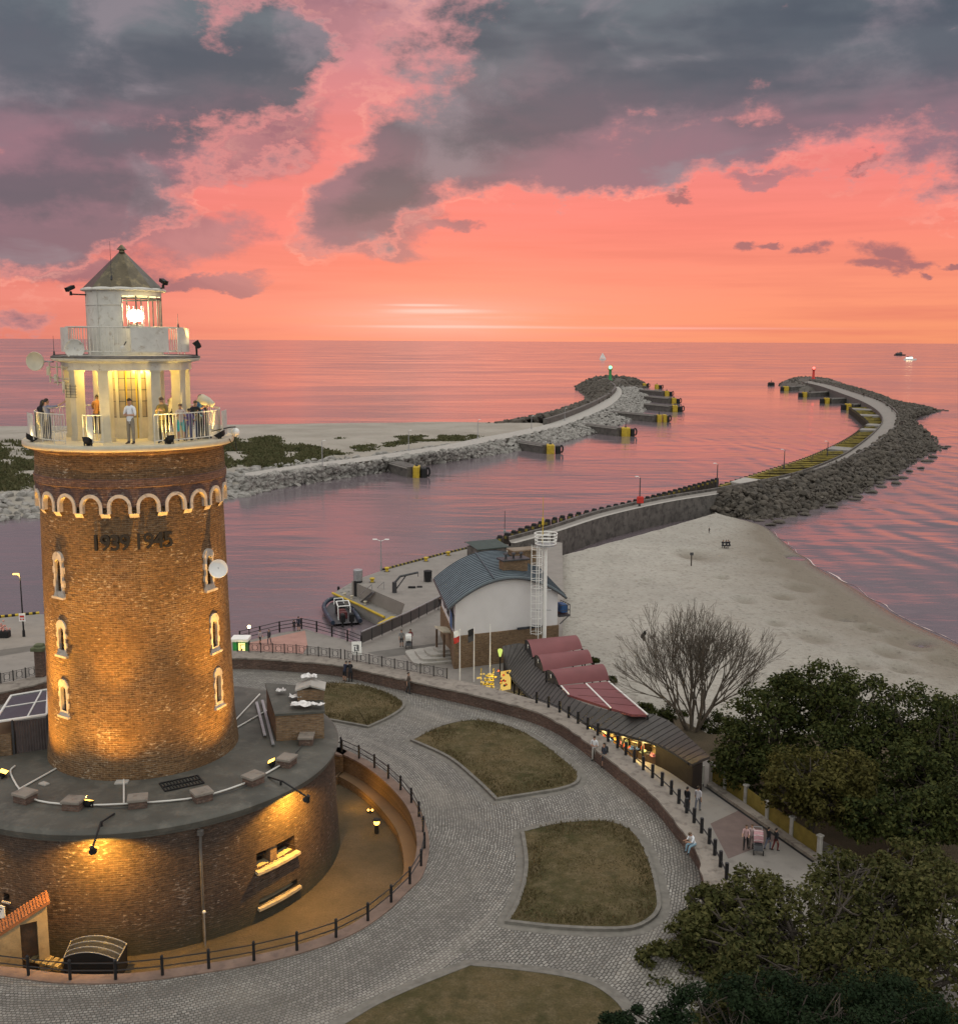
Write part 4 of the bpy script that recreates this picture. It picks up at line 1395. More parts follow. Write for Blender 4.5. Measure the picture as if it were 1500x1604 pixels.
dish('antenna_dish', 'yellow lit antenna dish sticking out on the far left of the canopy', p, camdir(p)+Vector((-22, 0, 0)), .36, CREAM, tpol(-80, 3.0, 24.1))
# aerial frame under the left canopy edge
t = thing('antenna_bracket', 'tangle of small aerials and brackets under the left canopy edge', 'antenna bracket', tpol(-75, 2.9, 23.6))
mb = MB()
for (a, r, z, b, s, y) in ((-78, 3.2, 24.1, -78, 3.2, 23.3), (-70, 3.0, 24.1, -70, 3.0, 23.2), (-84, 3.15, 23.9, -60, 2.75, 23.9), (-80, 3.2, 23.5, -58, 2.75, 23.45), (-74, 3.1, 23.3, -74, 2.2, 23.3), (-64, 2.9, 24.0, -64, 2.9, 22.9), (-58, 2.75, 23.3, -58, 2.75, 22.8)):
    mb.cyl(tpol(a, r, z), tpol(b, s, y), .028, None, 5)
part(mb, 'bracket_frame', CREAM, t)
for (a, r, z, h) in ((-79, 3.25, 23.75, .34), (-71, 3.05, 23.5, .26), (-62, 2.9, 23.2, .3)):
    mb = MB()
    mb.cbox(tpol(a, r, z), (.12, .12, h), .02)
    part(mb, 'radio_unit', CREAM, t)
mb = MB()
for k in range(5):
    mb.cyl(tpol(-60, 2.9, 22.75+k*.11), tpol(-47, 2.8, 22.75+k*.11), .012, None, 4)
for a in (-60, -54, -47):
    mb.cyl(tpol(a, 2.86, 22.75), tpol(a, 2.86, 23.25), .012, None, 4)
part(mb, 'grid_aerial', DARKG, t)
# whip aerials
def whip(label, p, h, m=DARKG):
    t = thing('whip_aerial', label, 'aerial', p, 0, None)
    mb = MB()
    mb.cyl((0, 0, 0), (0, 0, h), .014, .006, 5)
    o = mb.build('rod', m, t)
    mb = MB()
    mb.cyl((0, 0, 0), (0, 0, .16), .045, .03, 8)
    mb.build('base', m, t)
whip('thin whip aerial beside the cone roof of the lantern, on its left', tpol(-70, 1.3, 27.2) if False else tpol(-20, 1.35, 27.28), 1.45)
whip('short whip aerial on the right corner of the upper balcony rail', tpol(62, 2.45, 25.46), .55)
whip('dark whip aerial at the left edge of the canopy', tpol(-79, 2.98, 24.36), .75)
# surveillance camera on an arm left of the cap, twin floods at the right
def seccam(label, base, tip, aim):
    t = thing('security_camera', label, 'camera', base, 0, None)
    tip, base, aim = Vector(tip), Vector(base), Vector(aim)
    mb = MB()
    mb.tube([base, tip, tip+Vector((0, 0, .12))], .028, 6)
    mb.cyl(tip+Vector((0, 0, -.05)), tip+Vector((0, 0, .1)), .06, .05, 8)
    part(mb, 'arm', BLACKM, t)
    mb = MB()
    d = (aim-tip).normalized()
    X = Matrix.Translation(tip+Vector((0, 0, .24))) @ d.to_track_quat('Z', 'Y').to_matrix().to_4x4()
    rows = [[X @ Vector((x*k, y*k, z)) for x, y in ((-.09, -.07), (.09, -.07), (.09, .07), (-.09, .07))] for k, z in ((.7, -.17), (1, -.12), (1, .16), (1.25, .2))]
    mb.grid(rows, close=True)
    mb.face(rows[0])
    mb.face(rows[-2])
    part(mb, 'camera_body', BLACKM, t)
seccam('black security camera on an arm left of the lantern cap', tpol(-80, 1.56, 26.72), tpol(-86, 2.15, 26.74), tpol(-60, 8, 24))
seccam('black security camera bolted on the right of the lantern eave', tpol(62, 1.6, 26.92), tpol(66, 1.78, 27.05), tpol(40, 8, 24))
for k, (a, lab) in enumerate(((74, 'left'), (84, 'right'))):
    flood('floodlight', 'small dark floodlight on the right canopy end, %s one of the twins' % lab, tpol(a, 3.05-.1*k, 24.33), tpol(40+30*k, 1.0, 27.7), 'twin lamps on the canopy', 130, 50, color=(1, .62, .15), glow=L_WARM, post=.32, head=(.2, .3, .24))  # their light is added, to gild the cone roof
t = thing('wall_lamp', 'small lamp on a bent arm on the front of the upper balcony', 'lamp', tpol(-2, 2.46, 24.75))
mb = MB()
mb.tube([tpol(0, 2.45, 24.9), tpol(0, 2.62, 24.9), tpol(-2, 2.66, 24.76)], .02, 5)
part(mb, 'arm', BLACKM, t)
mb = MB()
c = tpol(-3, 2.68, 24.7)
mb.lathe([(.03, .07), (.09, 0), (.10, -.05), (.001, -.04)], tuple(c), 10)
part(mb, 'shade', WHITE, t)
# globe lamp and its loose cable at the right of the gallery
t = thing('globe_lamp', 'white globe lamp on a bent arm at the right edge of the gallery', 'lamp', tpol(66, 4.45, 20.95))
mb = MB()
e = tpol(80, 4.55, 21.42)
mb.tube([tpol(60, 3.9, 21.35), tpol(72, 4.4, 21.45), e], .025, 6)
cb = [tpol(66, 4.5, 21.02), tpol(74, 4.58, 20.5), tpol(78, 4.58, 20.55), tpol(80, 4.5, 21.0)]
mb.tube(smooth(cb, 5), .018, 5)
part(mb, 'arm', BLACKM, t)
mb = MB()
mb.ball(e+Vector((0, 0, -.22)), .18, 14)
part(mb, 'globe', WHITE_P, t, smooth='all')
# coin telescope
t = thing('coin_telescope', 'beige coin telescope on a post at the right end of the gallery rail', 'telescope', tpol(62, 3.6, ZD))
mb = MB()
b = tpol(62, 3.6, ZD)
mb.cyl(b, b+Vector((0, 0, 1.25)), .07, .05, 8)
mb.cyl(b, b+Vector((0, 0, .06)), .2, .18, 10)
part(mb, 'post', DARKG, t)
mb = MB()
X = Matrix.Translation(b+Vector((0, 0, 1.5))) @ Matrix.Rotation(rad(25), 4, 'Y')
rows = [[X @ Vector((x, q*math.cos(2*PI*i/10), q*1.2*math.sin(2*PI*i/10))) for i in range(10)] for x, q in ((-.32, .001), (-.32, .13), (-.2, .18), (.1, .16), (.3, .09), (.34, .10), (.34, .001))]
mb.grid(rows, close=True)
mb.tube([b+Vector((0, 0, 1.25)), b+Vector((0, 0, 1.4))], .06, 8)
part(mb, 'scope_body', CREAM, t, smooth=True)

# ================================================================ BASTION
BA = thing('bastion', 'round dark brick bastion with a flat bitumen roof carrying the lighthouse', 'bastion', (TAX, TAY, 2.9))
bh = [(28.2, 42.2, 4.98, 5.62), (28.2, 42.4, 3.50, 3.78), (-52.2, -50, 5.2, 5.5), (-39.4, -37.4, 4.8, 5.1)]
mb, mbk = MB(), MB()
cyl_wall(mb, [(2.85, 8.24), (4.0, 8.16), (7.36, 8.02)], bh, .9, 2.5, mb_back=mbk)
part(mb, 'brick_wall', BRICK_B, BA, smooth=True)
for f_ in mbk.f:
    b1 = MB()
    b1.face([mbk.v[i] for i in f_])
    part(b1, 'wall_opening', DARKGL, BA)
mb = MB()
mb.lathe([(8.0, 7.30), (8.10, 7.36), (8.10, 7.46), (8.20, 7.50), (8.24, 7.66), (8.16, 7.74), (7.9, 7.78), (3.4, ZR+.02)], (TAX, TAY, 0), 120)
part(mb, 'roof_deck', TAR, BA, smooth=True)
for (a0, a1, z0, z1), nm in zip(bh[:2], 'ab'):
    mb = MB()
    A, B = arc(a0-.6, a1+.6, 8.34, 0, 2), arc(a0-.6, a1+.6, 7.6, 0, 2)
    rows = [zset(A, z0-.14), zset(A, z0-.03), zset(B, z0+.03), zset(B, z0-.14)]
    mb.grid(rows)
    for i in (0, -1): mb.face([r[i] for r in rows])
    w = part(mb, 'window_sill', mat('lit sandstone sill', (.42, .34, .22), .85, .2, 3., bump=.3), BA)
    if nm == 'a':
        mb = MB()
        mid = tpol(34.6, 7.7, (z0+z1)/2)
        mb.box((0, 0, 0), (.34, .5, z1-z0), mat=tframe(34.6, 7.75, (z0+z1)/2))
        part(mb, 'window_mullion', BRICK_O, w)
        mb = MB()
        A, B = arc(a0, a1, 7.75, 0, 2), arc(a0, a1, 7.55, 0, 2)
        wall_between(mb, A, B, z0+.28, z0+.36)
        part(mb, 'window_frame', BLACKM, w)
for a0, a1, z0, z1 in bh[2:]:
    mb = MB()
    mb.box((0, 0, 0), (.36, .12, .06), mat=tframe((a0+a1)/2, 8.13, z0-.03))
    part(mb, 'loophole_sill', STONE, BA)
# downpipes and rain streak pipe
t = thing('drain_pipe', 'grey downpipe with hopper on the right part of the bastion wall', 'drainpipe', tpol(12.4, 8.3, 2.9))
mb = MB()
mb.tube([tpol(12.4, 8.22, 7.25), tpol(12.3, 8.17, 6.6), tpol(12.2, 8.32, 2.9)], .055, 8)
mb.cbox(tpol(12.4, 8.2, 7.22), (.22, .2, .2), .03)
part(mb, 'pipe', CONC_D, t)
t = thing('marker_post', 'thin grey post with a small lamp head beside the bastion wall', 'post', tpol(12, 8.6, 2.9))
mb = MB()
mb.cyl(tpol(11.8, 8.6, 2.9), tpol(11.8, 8.6, 4.25), .03, .025, 6)
part(mb, 'rod', GREYM, t)
mb = MB()
mb.ball(tpol(11.8, 8.6, 4.3), .07, 8)
part(mb, 'knob', WHITE, t)

# concrete blocks round the roof edge
BG = 'concrete blocks along the bastion roof edge'
bl = thing('concrete_block', 'x', 'block', tpol(-43.6, 6.35, ZR+.0), rad(-43.6)+th, BG)
def capblock():
    mb = MB()
    mb.cbox((0, 0, .14), (.58, .66, .30), .02)
    mb.build('base', BRICK_W, bl)
    mb = MB()
    mb.cbox((0, 0, .33), (.66, .74, .09), .015)
    mb.build('cap_slab', COPING, bl)
capblock()
bl['label'] = 'concrete block on the bastion roof nearest the bright lamp at the left'
for a, r, lab in ((-24.4, 6.35, 'concrete block on the bastion roof, second from the left, with an orange rag behind'), (-3.3, 6.32, 'low concrete block on the bastion roof right under the middle radial conduit'),
                  (16.7, 6.75, 'concrete block on the bastion roof in front of the iron grating'), (35.7, 6.8, 'pale concrete block on the bastion roof left of the yellow lamp'),
                  (53.0, 6.85, 'pale concrete block on the bastion roof touching the yellow lamp'), (73.5, 6.9, 'concrete block on the bastion roof in front of the brick shed')):
    copy_tree(bl, loc=tpol(a, r, ZR-.01), rz=rad(a)+th, label=lab)
# white conduit ring and spokes
t = thing('conduit_ring', 'white conduit running round the bastion roof from block to block with spokes to the tower', 'conduit', tpol(0, 6.3, ZR+.05))
mb = MB()
pts = [(-78, 5.3), (-70, 5.6), (-43.6, 6.3), (-24.4, 6.35), (-3.3, 6.35), (16.7, 6.75), (35.7, 6.8), (53, 6.85)]
mb.tube(smooth([tpol(a, r-.12, ZR+.07) for a, r in pts], 4), .035, 6)
part(mb, 'ring_pipe', CONDUIT, t)
for p0, p1 in (((-62, 4.25), (-53, 5.9)), ((-13, 4.2), (-8, 6.2)), ((108, 4.3), (132, 7.3)), ((98, 4.2), (118, 7.0))):
    mb = MB()
    mb.tube([tpol(*p0, ZR+.06), tpol(*p1, ZR+.06)], .035, 6)
    part(mb, 'spoke_pipe', CONDUIT, t)
mb = MB()
mb.tube(smooth([tpol(a, r, ZR+.04) for a, r in ((-18, 6.2), (-8, 6.5), (4, 6.25), (14, 6.6), (28, 6.9), (44, 6.6), (60, 6.7), (72, 6.8))], 5), .018, 5)
part(mb, 'loose_cable', ROPE, t)
# iron grating and small slabs
t = thing('roof_grating', 'rectangular black iron grating lying on the bastion roof', 'grating', tpol(15, 4.95, ZR), th+rad(13))
mb = MB()
for x in (-.42, 0, .42): mb.box((x, 0, .03), (.05, 1.5, .05))
for k in range(13): mb.box((0, -.75+.125*k, .03), (.86, .028 if k % 12 else .05, .04))
mb.build('bars', BLACKM, t)
for a, r, lab, d in ((-13.4, 4.42, 'pale slab on the roof at the foot of the tower, above the middle spoke', (.34, .5, .06)), (-50, 5.0, 'small pale slab on the roof left of the tower foot', (.25, .38, .05))):
    mb = MB()
    mb.cbox((0, 0, d[2]/2), d, .012)
    o = own(mb, 'stone_slab', CONC_L, lab, 'slab')
    o.location, o.rotation_euler = tpol(a, r, ZR+.01), (0, 0, th+rad(a))
t = thing('work_glove_rag', 'crumpled orange rag lying on the roof behind a concrete block', 'rag', tpol(-22, 5.95, ZR))
mb = MB()
for k in range(5):
    mb.ball((0.1*math.cos(k*2), .13*math.sin(k*1.7), .04+.01*k), .09, 7, sc=(1.2, .7, .5))
mb.build('cloth', mat('orange cloth', (.5, .2, .03), .9), t)

# roof lamps: floods that light the tower, a wall lamp on each arm that lights the bastion
flood('floodlight', 'glowing amber floodlight at the left end of the bastion roof', tpol(-70, 5.75, ZR), tpol(-42, 4.0, 15.6), 'floodlights on the bastion roof', 1500, 125)
flood('floodlight', 'glowing amber floodlight beside a pale block at the right roof edge', tpol(50, 6.35, ZR), tpol(24, 4.0, 15.6), 'floodlights on the bastion roof', 1700, 125)
flood('floodlight', 'glowing amber floodlight behind the tower near the brick shed roof', tpol(118, 6.9, ZR), tpol(110, 4.0, 13.0), 'floodlights on the bastion roof', 400, 110)
flood('floodlight', 'added dark floodlight behind the block with the orange rag', tpol(-20, 6.2, ZR), tpol(-8, 4.0, 15.8), 'floodlights on the bastion roof', 1800, 125)  # added lamp, no such source seen; fills out the tower wash
flood('floodlight', 'small floodlight just behind the second amber lamp at the roof left edge', tpol(-80, 6.1, ZR), tpol(-60, 4.0, 12.0), 'floodlights on the bastion roof', 250, 90)
def arm_lamp(label, phi, en, lean=0., reach=1.05):
    t = thing('arm_lamp', label, 'wall lamp', tpol(phi, 7.9, ZR), 0, 'arm lamps over the bastion wall')
    mb = MB()
    e = tpol(phi+lean, 8.1+reach, 7.62)
    mb.tube([tpol(phi+2, 6.9, ZR+.02), tpol(phi, 7.9, ZR+.16), e], .035, 6)
    mb.cyl(tpol(phi, 7.8, ZR-.1), tpol(phi, 7.8, ZR+.16), .05, None, 6)
    part(mb, 'arm', BLACKM, t)
    mb = MB()
    q = e+Vector((0, 0, -.06))
    d = (tpol(phi+lean, 8.0, 5.6)-q).normalized()
    X = Matrix.Translation(q) @ d.to_track_quat('Z', 'Y').to_matrix().to_4x4()
    rows = [[X @ Vector((r*math.cos(2*PI*i/12), r*math.sin(2*PI*i/12), z)) for i in range(12)] for r, z in ((.001, -.16), (.07, -.15), (.09, -.02), (.15, .1), (.13, .1), (.001, .04))]
    mb.grid(rows, close=True)
    part(mb, 'lamp_head', BLACKM, t, smooth=True)
    mb = MB()
    mb.ball(X @ Vector((0, 0, .07)), .06, 8)
    part(mb, 'bulb', L_SOD, t)
    if en:
        lamp('arm_lamp_light', 'SPOT', X @ Vector((0, 0, .14)), en, SODIUM, None, .05, tpol(phi+lean, 7.9, 5.0), 138, .3)
# extra narrow spots added at three floodlights to brighten the upper shaft
for a0, r0, a1 in ((-70, 5.75, -40), (50, 6.35, 24), (-20, 6.2, -8)):
    lamp('extra_shaft_spot', 'SPOT', tpol(a0, r0, ZR+.4), 8500, SODIUM, None, .06, tpol(a1, 4.0, 18.6), 52, 1.)
arm_lamp('black arm lamp lighting the middle of the bastion wall', -12, 1300)
arm_lamp('black arm lamp lighting the bastion wall above the two wide windows', 39.5, 1400)
arm_lamp('black arm lamp lighting the bastion wall at the left picture edge', -56, 900)


# brick shed on the roof with a chimney
p0, p1 = at(433, 1161, ZR), at(508, 1156, ZR)
Yf = (p0.y+p1.y)/2
zt = aty(470, 1119, Yf).z
q0, q1 = at(417, 1072, zt+.25), at(503, 1078, zt+.25)
sh = thing('roof_shed', 'low brick shed with a flat grey roof at the back right of the bastion roof', 'shed', (p0+p1)/2)
mb = MB()
base = [p0, p1, Vector((q1.x, q1.y, 0)), Vector((q0.x, q0.y, 0))]
tops = [zt, zt, zt+.2, zt+.2]
lo = [(p.x, p.y, ZR-.3) for p in base]
hi = [(p.x, p.y, z) for p, z in zip(base, tops)]
mb.grid([lo, hi], close=True)
part(mb, 'brick_wall', BRICK_O, sh)
cc = sum((Vector((p.x, p.y, 0)) for p in base), Vector())/4
ro_ = [Vector((p.x+(p.x-cc.x)*.04, p.y+(p.y-cc.y)*.04, z)) for p, z in zip(base, tops)]
mb = MB()
mb.grid([[p+Vector((0, 0, .005)) for p in ro_], [p+Vector((0, 0, .10)) for p in ro_]], close=True)
mb.face([p+Vector((0, 0, .10)) for p in ro_])
mb.face([p+Vector((0, 0, .005)) for p in ro_])
part(mb, 'roof', TAR, sh)
mb = MB()
cz = zt+.25
c = at(487, 1090, cz)
mb.box((c.x, c.y, cz+.18), (1.15, .85, .5), .1)
ch = part(mb, 'chimney', BRICK_O, sh)
mb = MB()
for s in (-1, 1):
    mb.box((0, 0, 0), (.72, 1.0, .07), mat=Matrix.Translation((c.x, c.y, cz+.53)) @ Matrix.Rotation(.1, 4, 'Z') @ Matrix.Translation((s*.31, 0, 0)) @ Matrix.Rotation(s*.30, 4, 'Y'))
part(mb, 'chimney_cap', CONC_L, ch)
PLAST = mat('white plastic sheet', (.75, .73, .72), .4, .1, 4., bump=.4)
r4 = random.Random(4)
for (x, y, z, s, lab) in ((440, 1083, cz+.1, .34, 'white plastic scrap at the left on the shed roof'), (463, 1092, cz+.06, .42, 'white plastic scrap in the middle of the shed roof'), (472, 1105, cz+.0, .7, 'long crumpled white plastic sheet on the shed roof front'), (497, 1105, cz+.0, .45, 'thin pale plastic sheet at the right front of the shed roof'), (484, 1061, cz+.70, .55, 'white plastic rubbish heaped on the chimney cap')):
    c = at(x, y, z)
    mb = MB()
    rows = []
    for i in range(7):
        rows.append([(c.x+s*(j/7-.5)*1.3+r4.gauss(0, .02), c.y+s*(i/6-.5)*.8*(1 if j % 2 else .8)+r4.gauss(0, .03), c.z+.03+abs(r4.gauss(0, .05))) for j in range(8)])
    mb.grid(rows)
    own(mb, 'plastic_sheet', PLAST, lab, 'plastic sheet', 'plastic scraps on the shed')
# leaning planks by the shed
for k, (a, lab) in enumerate(((0, 'grey plank lying left of the shed, nearest the tower'), (1, 'grey plank lying left of the shed, next to the wall'))):
    A, B = at(402+9*k, 1100-3*k, ZR+.12), at(415+13*k, 1152+14*k, ZR+.12)
    mb = MB()
    d = (B-A)
    mb.box((0, 0, 0), (.12, d.length, .06), mat=Matrix.Translation((A+B)/2) @ Matrix.Rotation(math.atan2(-d.x, d.y), 4, 'Z'))
    own(mb, 'plank', GREYM, lab, 'plank', 'planks beside the shed')

# glass canopy over a stair housing at the left
cp = thing('stair_canopy', 'white framed glass canopy over a ribbed stair housing at the left of the bastion roof', 'canopy', at(40, 1182, ZR))
zc = 9.45
C4 = [at(-8, 1131, zc-.12), at(74, 1119, zc-.12), at(76, 1080, zc+.12), at(18, 1090, zc+.12)]
mb = MB()
mb.face(C4)
mb.face([p-Vector((0, 0, .04)) for p in C4])
part(mb, 'glass_roof', GLASSY, cp)
mb = MB()
for a, b in ((0, 1), (1, 2), (2, 3), (3, 0)):
    mb.tube([C4[a], C4[b]], .06, 6)
mb.tube([C4[0].lerp(C4[3], .55), C4[1].lerp(C4[2], .55)], .035, 6)
mb.tube([C4[0].lerp(C4[1], .62), C4[3].lerp(C4[2], .82)], .04, 6)
part(mb, 'frame', WHITE_P, cp)
for p in (C4[0], C4[1], C4[0].lerp(C4[1], .33)):
    mb = MB()
    mb.cyl((p.x, p.y, ZR), (p.x, p.y, p.z), .06, None, 8)
    part(mb, 'post', DARKG, cp)
mb = MB()
A, B = at(26, 1180, ZR), at(82, 1172, ZR)
RIBS = mat('ribbed grey sheet', (.12, .10, .10), .6, .2, 3., bump=.2)
n = 26
rows = [[], []]
for i in range(n+1):
    p = A.lerp(B, i/n)+Vector((0, -.06 if i % 2 else 0, 0))
    rows[0].append((p.x, p.y, ZR-.02))
    rows[1].append((p.x, p.y, zc-.25))
mb.grid(rows)
part(mb, 'ribbed_wall', RIBS, cp)
mb = MB()
A, B = at(-30, 1187, ZR), at(19, 1183, ZR)
mb.grid([[(A.x, A.y, ZR-.02), (B.x, B.y, ZR-.02), (B.x+.3, B.y+1.6, ZR-.02), (A.x, A.y+1.6, ZR-.02)], [(A.x, A.y, ZR+.95), (B.x, B.y, ZR+.95), (B.x+.3, B.y+1.6, ZR+.95), (A.x, A.y+1.6, ZR+.95)]], close=True)
mb.face([(A.x, A.y, ZR+.95), (B.x, B.y, ZR+.95), (B.x+.3, B.y+1.6, ZR+.95), (A.x, A.y+1.6, ZR+.95)])
part(mb, 'brick_plinth', BRICK_O, cp)

# ---------------------------------------------------------------- entrance at the lower left
en = thing('entrance_wing', 'plastered entrance wing with a sloping orange tile roof at the foot of the bastion', 'porch', at(60, 1490, 2.9))
d0, d1 = at(78, 1486, 3.75), at(-6, 1507, 3.75)
d0.z = d1.z = 2.9
out = (d1-d0)
up = lambda p, h: Vector((p.x, p.y, p.z+h))
hR = aty(84, 1414, d0.y).z-2.9
hL = aty(-4, 1470, d1.y).z-2.9
nrm = Vector((-(d1-d0).y, (d1-d0).x, 0)).normalized()
if nrm.y < 0: nrm = -nrm
th_ = nrm*.6
PLASTER = mat('ochre plaster', (.34, .255, .14), .85, .2, 1.5, bump=.3, col2=(.22, .16, .09), amount=.4)
D = lambda t, h: up(d0.lerp(d1, t), h)
HT = lambda t: hR+(hL-hR)*t
mb = MB()
ta, tb, hd = .20, .52, min(2.0, HT(.52)-.12)
for a, b, z0 in ((0, ta, 0), (tb, 1, 0), (ta, tb, hd)):
    mb.face([D(a, z0), D(b, z0), D(b, HT(b)), D(a, HT(a))])
mb.face([D(0, 0), D(0, HT(0)), D(0, HT(0))+th_, D(0, 0)+th_])
mb.face([D(0, 0)+th_, D(1, 0)+th_, D(1, HT(1))+th_, D(0, HT(0))+th_])
for t in (ta, tb): mb.face([D(t, 0), D(t, hd), D(t, hd)+th_*.6, D(t, 0)+th_*.6])
mb.face([D(ta, hd), D(tb, hd), D(tb, hd)+th_*.6, D(ta, hd)+th_*.6])
part(mb, 'wall', PLASTER, en)
mb = MB()
mb.face([D(ta, 0)+th_*.6, D(tb, 0)+th_*.6, D(tb, hd)+th_*.6, D(ta, hd)+th_*.6])
part(mb, 'door', WOOD, en)
mb = MB()
o_ = (d0-d1).normalized()*.10-nrm*.12
o2_ = (d0-d1).normalized()*.10+th_+nrm*.12
P0, P1 = D(0, HT(0))+o_, D(1.0, HT(1.0))-nrm*.12
Q0, Q1 = D(0, HT(0))+o2_, D(1.0, HT(1.0))+th_+nrm*.12
nt_ = 18
for k in range(nt_):        # courses of roll tiles up the slope
    a, b = k/nt_, (k+1)/nt_
    lift = Vector((0, 0, .10))
    A0, A1 = P0.lerp(P1, a), P0.lerp(P1, b)
    B0, B1 = Q0.lerp(Q1, a), Q0.lerp(Q1, b)
    rows = [[], []]
    for j in range(25):
        z = Vector((0, 0, .035*math.sin(j*PI/2)))
        rows[0].append(A0.lerp(B0, j/24)+lift+z+Vector((0, 0, .0)))
        rows[1].append(A1.lerp(B1, j/24)+lift+z+Vector((0, 0, .045)))
    mb.grid(rows)
    mb.face([A0, A1, A1+Vector((0, 0, .12)), A0+Vector((0, 0, .10))])
mb.face([P0, Q0, Q0+Vector((0, 0, .1)), P0+Vector((0, 0, .1))])
part(mb, 'tile_roof', TILE_O, en)
# white notice board behind it
nb = thing('notice_board', 'white notice board on the bastion wall behind the tile roof', 'sign', tpol(-41, 8.3, 4.6))
mb = MB()
X = tframe(-41.5, 8.3, 4.45)
mb.box((0, 0, 0), (1.05, .05, .5), mat=X)
part(mb, 'board', WHITE_P, nb)
mb = MB()
for r_i, (w, z) in enumerate(((.85, .14), (.7, .03), (.8, -.08), (.4, -.17))):
    for k in range(7):
        if (k*3+r_i) % 5: mb.box((0, 0, 0), (w/9, .012, .05), mat=X @ Matrix.Translation((-w/2+w*(k+.5)/7, .031, z)))
part(mb, 'lettering', BLACKM, nb)
# slatted wooden steps
st = thing('slatted_ramp', 'wooden slatted ramp in front of the entrance door', 'ramp', at(60, 1508, 2.95))
A, B = at(34, 1504, 3.35), at(92, 1518, 3.35)
u_ = at(48, 1492, 3.35)-at(34, 1504, 3.35)
for k in range(6):
    mb = MB()
    p = A.lerp(B, (k+.2)/6)
    q = A.lerp(B, (k+.88)/6)
    rows = [[p, q, q+u_, p+u_], [x+Vector((0, 0, .07)) for x in (p, q, q+u_, p+u_)]]
    mb.grid(rows, close=True)
    mb.face(rows[1])
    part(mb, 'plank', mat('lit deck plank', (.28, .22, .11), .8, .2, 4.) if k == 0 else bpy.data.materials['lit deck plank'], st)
# dark curved canopy with pale bands over a stairwell
sc_ = thing('stairwell_canopy', 'black curved stairwell canopy with four pale bands at the foot of the bastion', 'canopy', at(150, 1515, 2.9))
a0, a1, b0, b1 = at(100, 1501, 3.75), at(184, 1506, 3.75), at(112, 1474, 3.75), at(199, 1478, 3.75)
def can(u, v):
    p = a0.lerp(a1, u).lerp(b0.lerp(b1, u), v)
    return p+Vector((0, 0, .26*math.sin(PI*u)**.8))
mb = MB()
mb.grid([[can(u/12, v/6) for u in range(13)] for v in range(7)])
part(mb, 'roof_sheet', GLASSY, sc_, smooth='all')
mb = MB()
for v in (0.02, .34, .66, .98):
    mb.tube([can(u/12, v)+Vector((0, 0, .012)) for u in range(13)], .018, 5)
for u in (0, 1): mb.tube([can(u, v/6)+Vector((0, 0, .01)) for v in range(7)], .025, 5)
part(mb, 'roof_rib', GREYM, sc_)
mb = MB()
for l in ([can(u/12, 0) for u in range(13)], [can(1, v/6) for v in range(7)], [can(0, v/6) for v in range(7)]):
    mb.grid([l, [(p.x, p.y, 2.9) for p in l]])
part(mb, 'side_panel', BLACKM, sc_)
t = thing('bollard_post', 'tall black post beside the stairwell canopy', 'post', at(210, 1488, 2.9))
mb = MB()
mb.cyl((0, 0, 0), (0, 0, .95), .06, .05, 8)
mb.ball((0, 0, .98), .07, 8)
mb.build('shaft', BLACK, t)
# yard lamp
t = thing('yard_lamp', 'glowing amber bollard lamp in the sunken yard', 'lamp', at(590, 1305, 2.9))
mb = MB()
mb.cyl((0, 0, 0), (0, 0, .42), .10, .09, 10)
mb.build('stem', BLACKM, t)
mb = MB()
mb.ball((0, 0, .52), .14, 10)
mb.build('bulb', L_SOD, t, smooth='all')
mb = MB()
mb.lathe([(.001, .72), (.12, .70), (.20, .64), (.18, .63), (.001, .66)], (0, 0, 0), 12)
mb.build('cap', BLACKM, t)
lamp('yard_light', 'POINT', at(590, 1305, 2.9)+Vector((0, 0, .55)), 120, SODIUM, None, .14)
t = thing('yard_lamp', 'small twin amber lamp fixed on the yard wall ledge', 'lamp', at(580, 1272, 3.4))
for s in (-1, 1):
    mb = MB()
    mb.ball((s*.09, 0, .1), .055, 8)
    mb.build('bulb', L_SOD, t)
mb = MB()
mb.box((0, 0, 0), (.3, .08, .08))
mb.cyl((0, 0, -.1), (0, 0, .04), .03, None, 6)
mb.build('bracket', BLACKM, t)
lamp('yard_light', 'POINT', at(560, 1240, 3.5)+Vector((0, -.5, .2)), 50, SODIUM, None, .1)

# railing on the rim of the sunken yard
rl = thing('rim_railing', 'low black railing with posts round the sunken yard', 'railing', tuple(RIM[40]))
ra = shrink(-.22, 0)
k0 = [i for i, p in enumerate(RIM) if -62 < (math.degrees(math.atan2(p.y-TAY, p.x-TAX)-th)+180) % 360-180 < 122]
# keep order along the rim
path = resample([ra[i] for i in k0], 400)
L_ = path_len(path)
npost = int(L_/1.45)
pp = resample(path, npost+1)
for p in pp:
    mb = MB()
    mb.cyl((p.x, p.y, ZP+.02), (p.x, p.y, ZP+.72), .055, .05, 7)
    mb.cyl((p.x, p.y, ZP+.72), (p.x, p.y, ZP+.76), .06, .03, 7)
    part(mb, 'post', BLACK, rl)
mb = MB()
for z in (ZP+.62, ZP+.36):
    mb.tube(zset(pp, z), .022, 5)
part(mb, 'rail', BLACK, rl)
# ================================================================ HARBOUR FRONT
def sbox(mb, p, d, rz=0., m=0):
    """box standing on p"""
    return mb.box((p[0], p[1], p[2]+d[2]/2), d, rz, m)

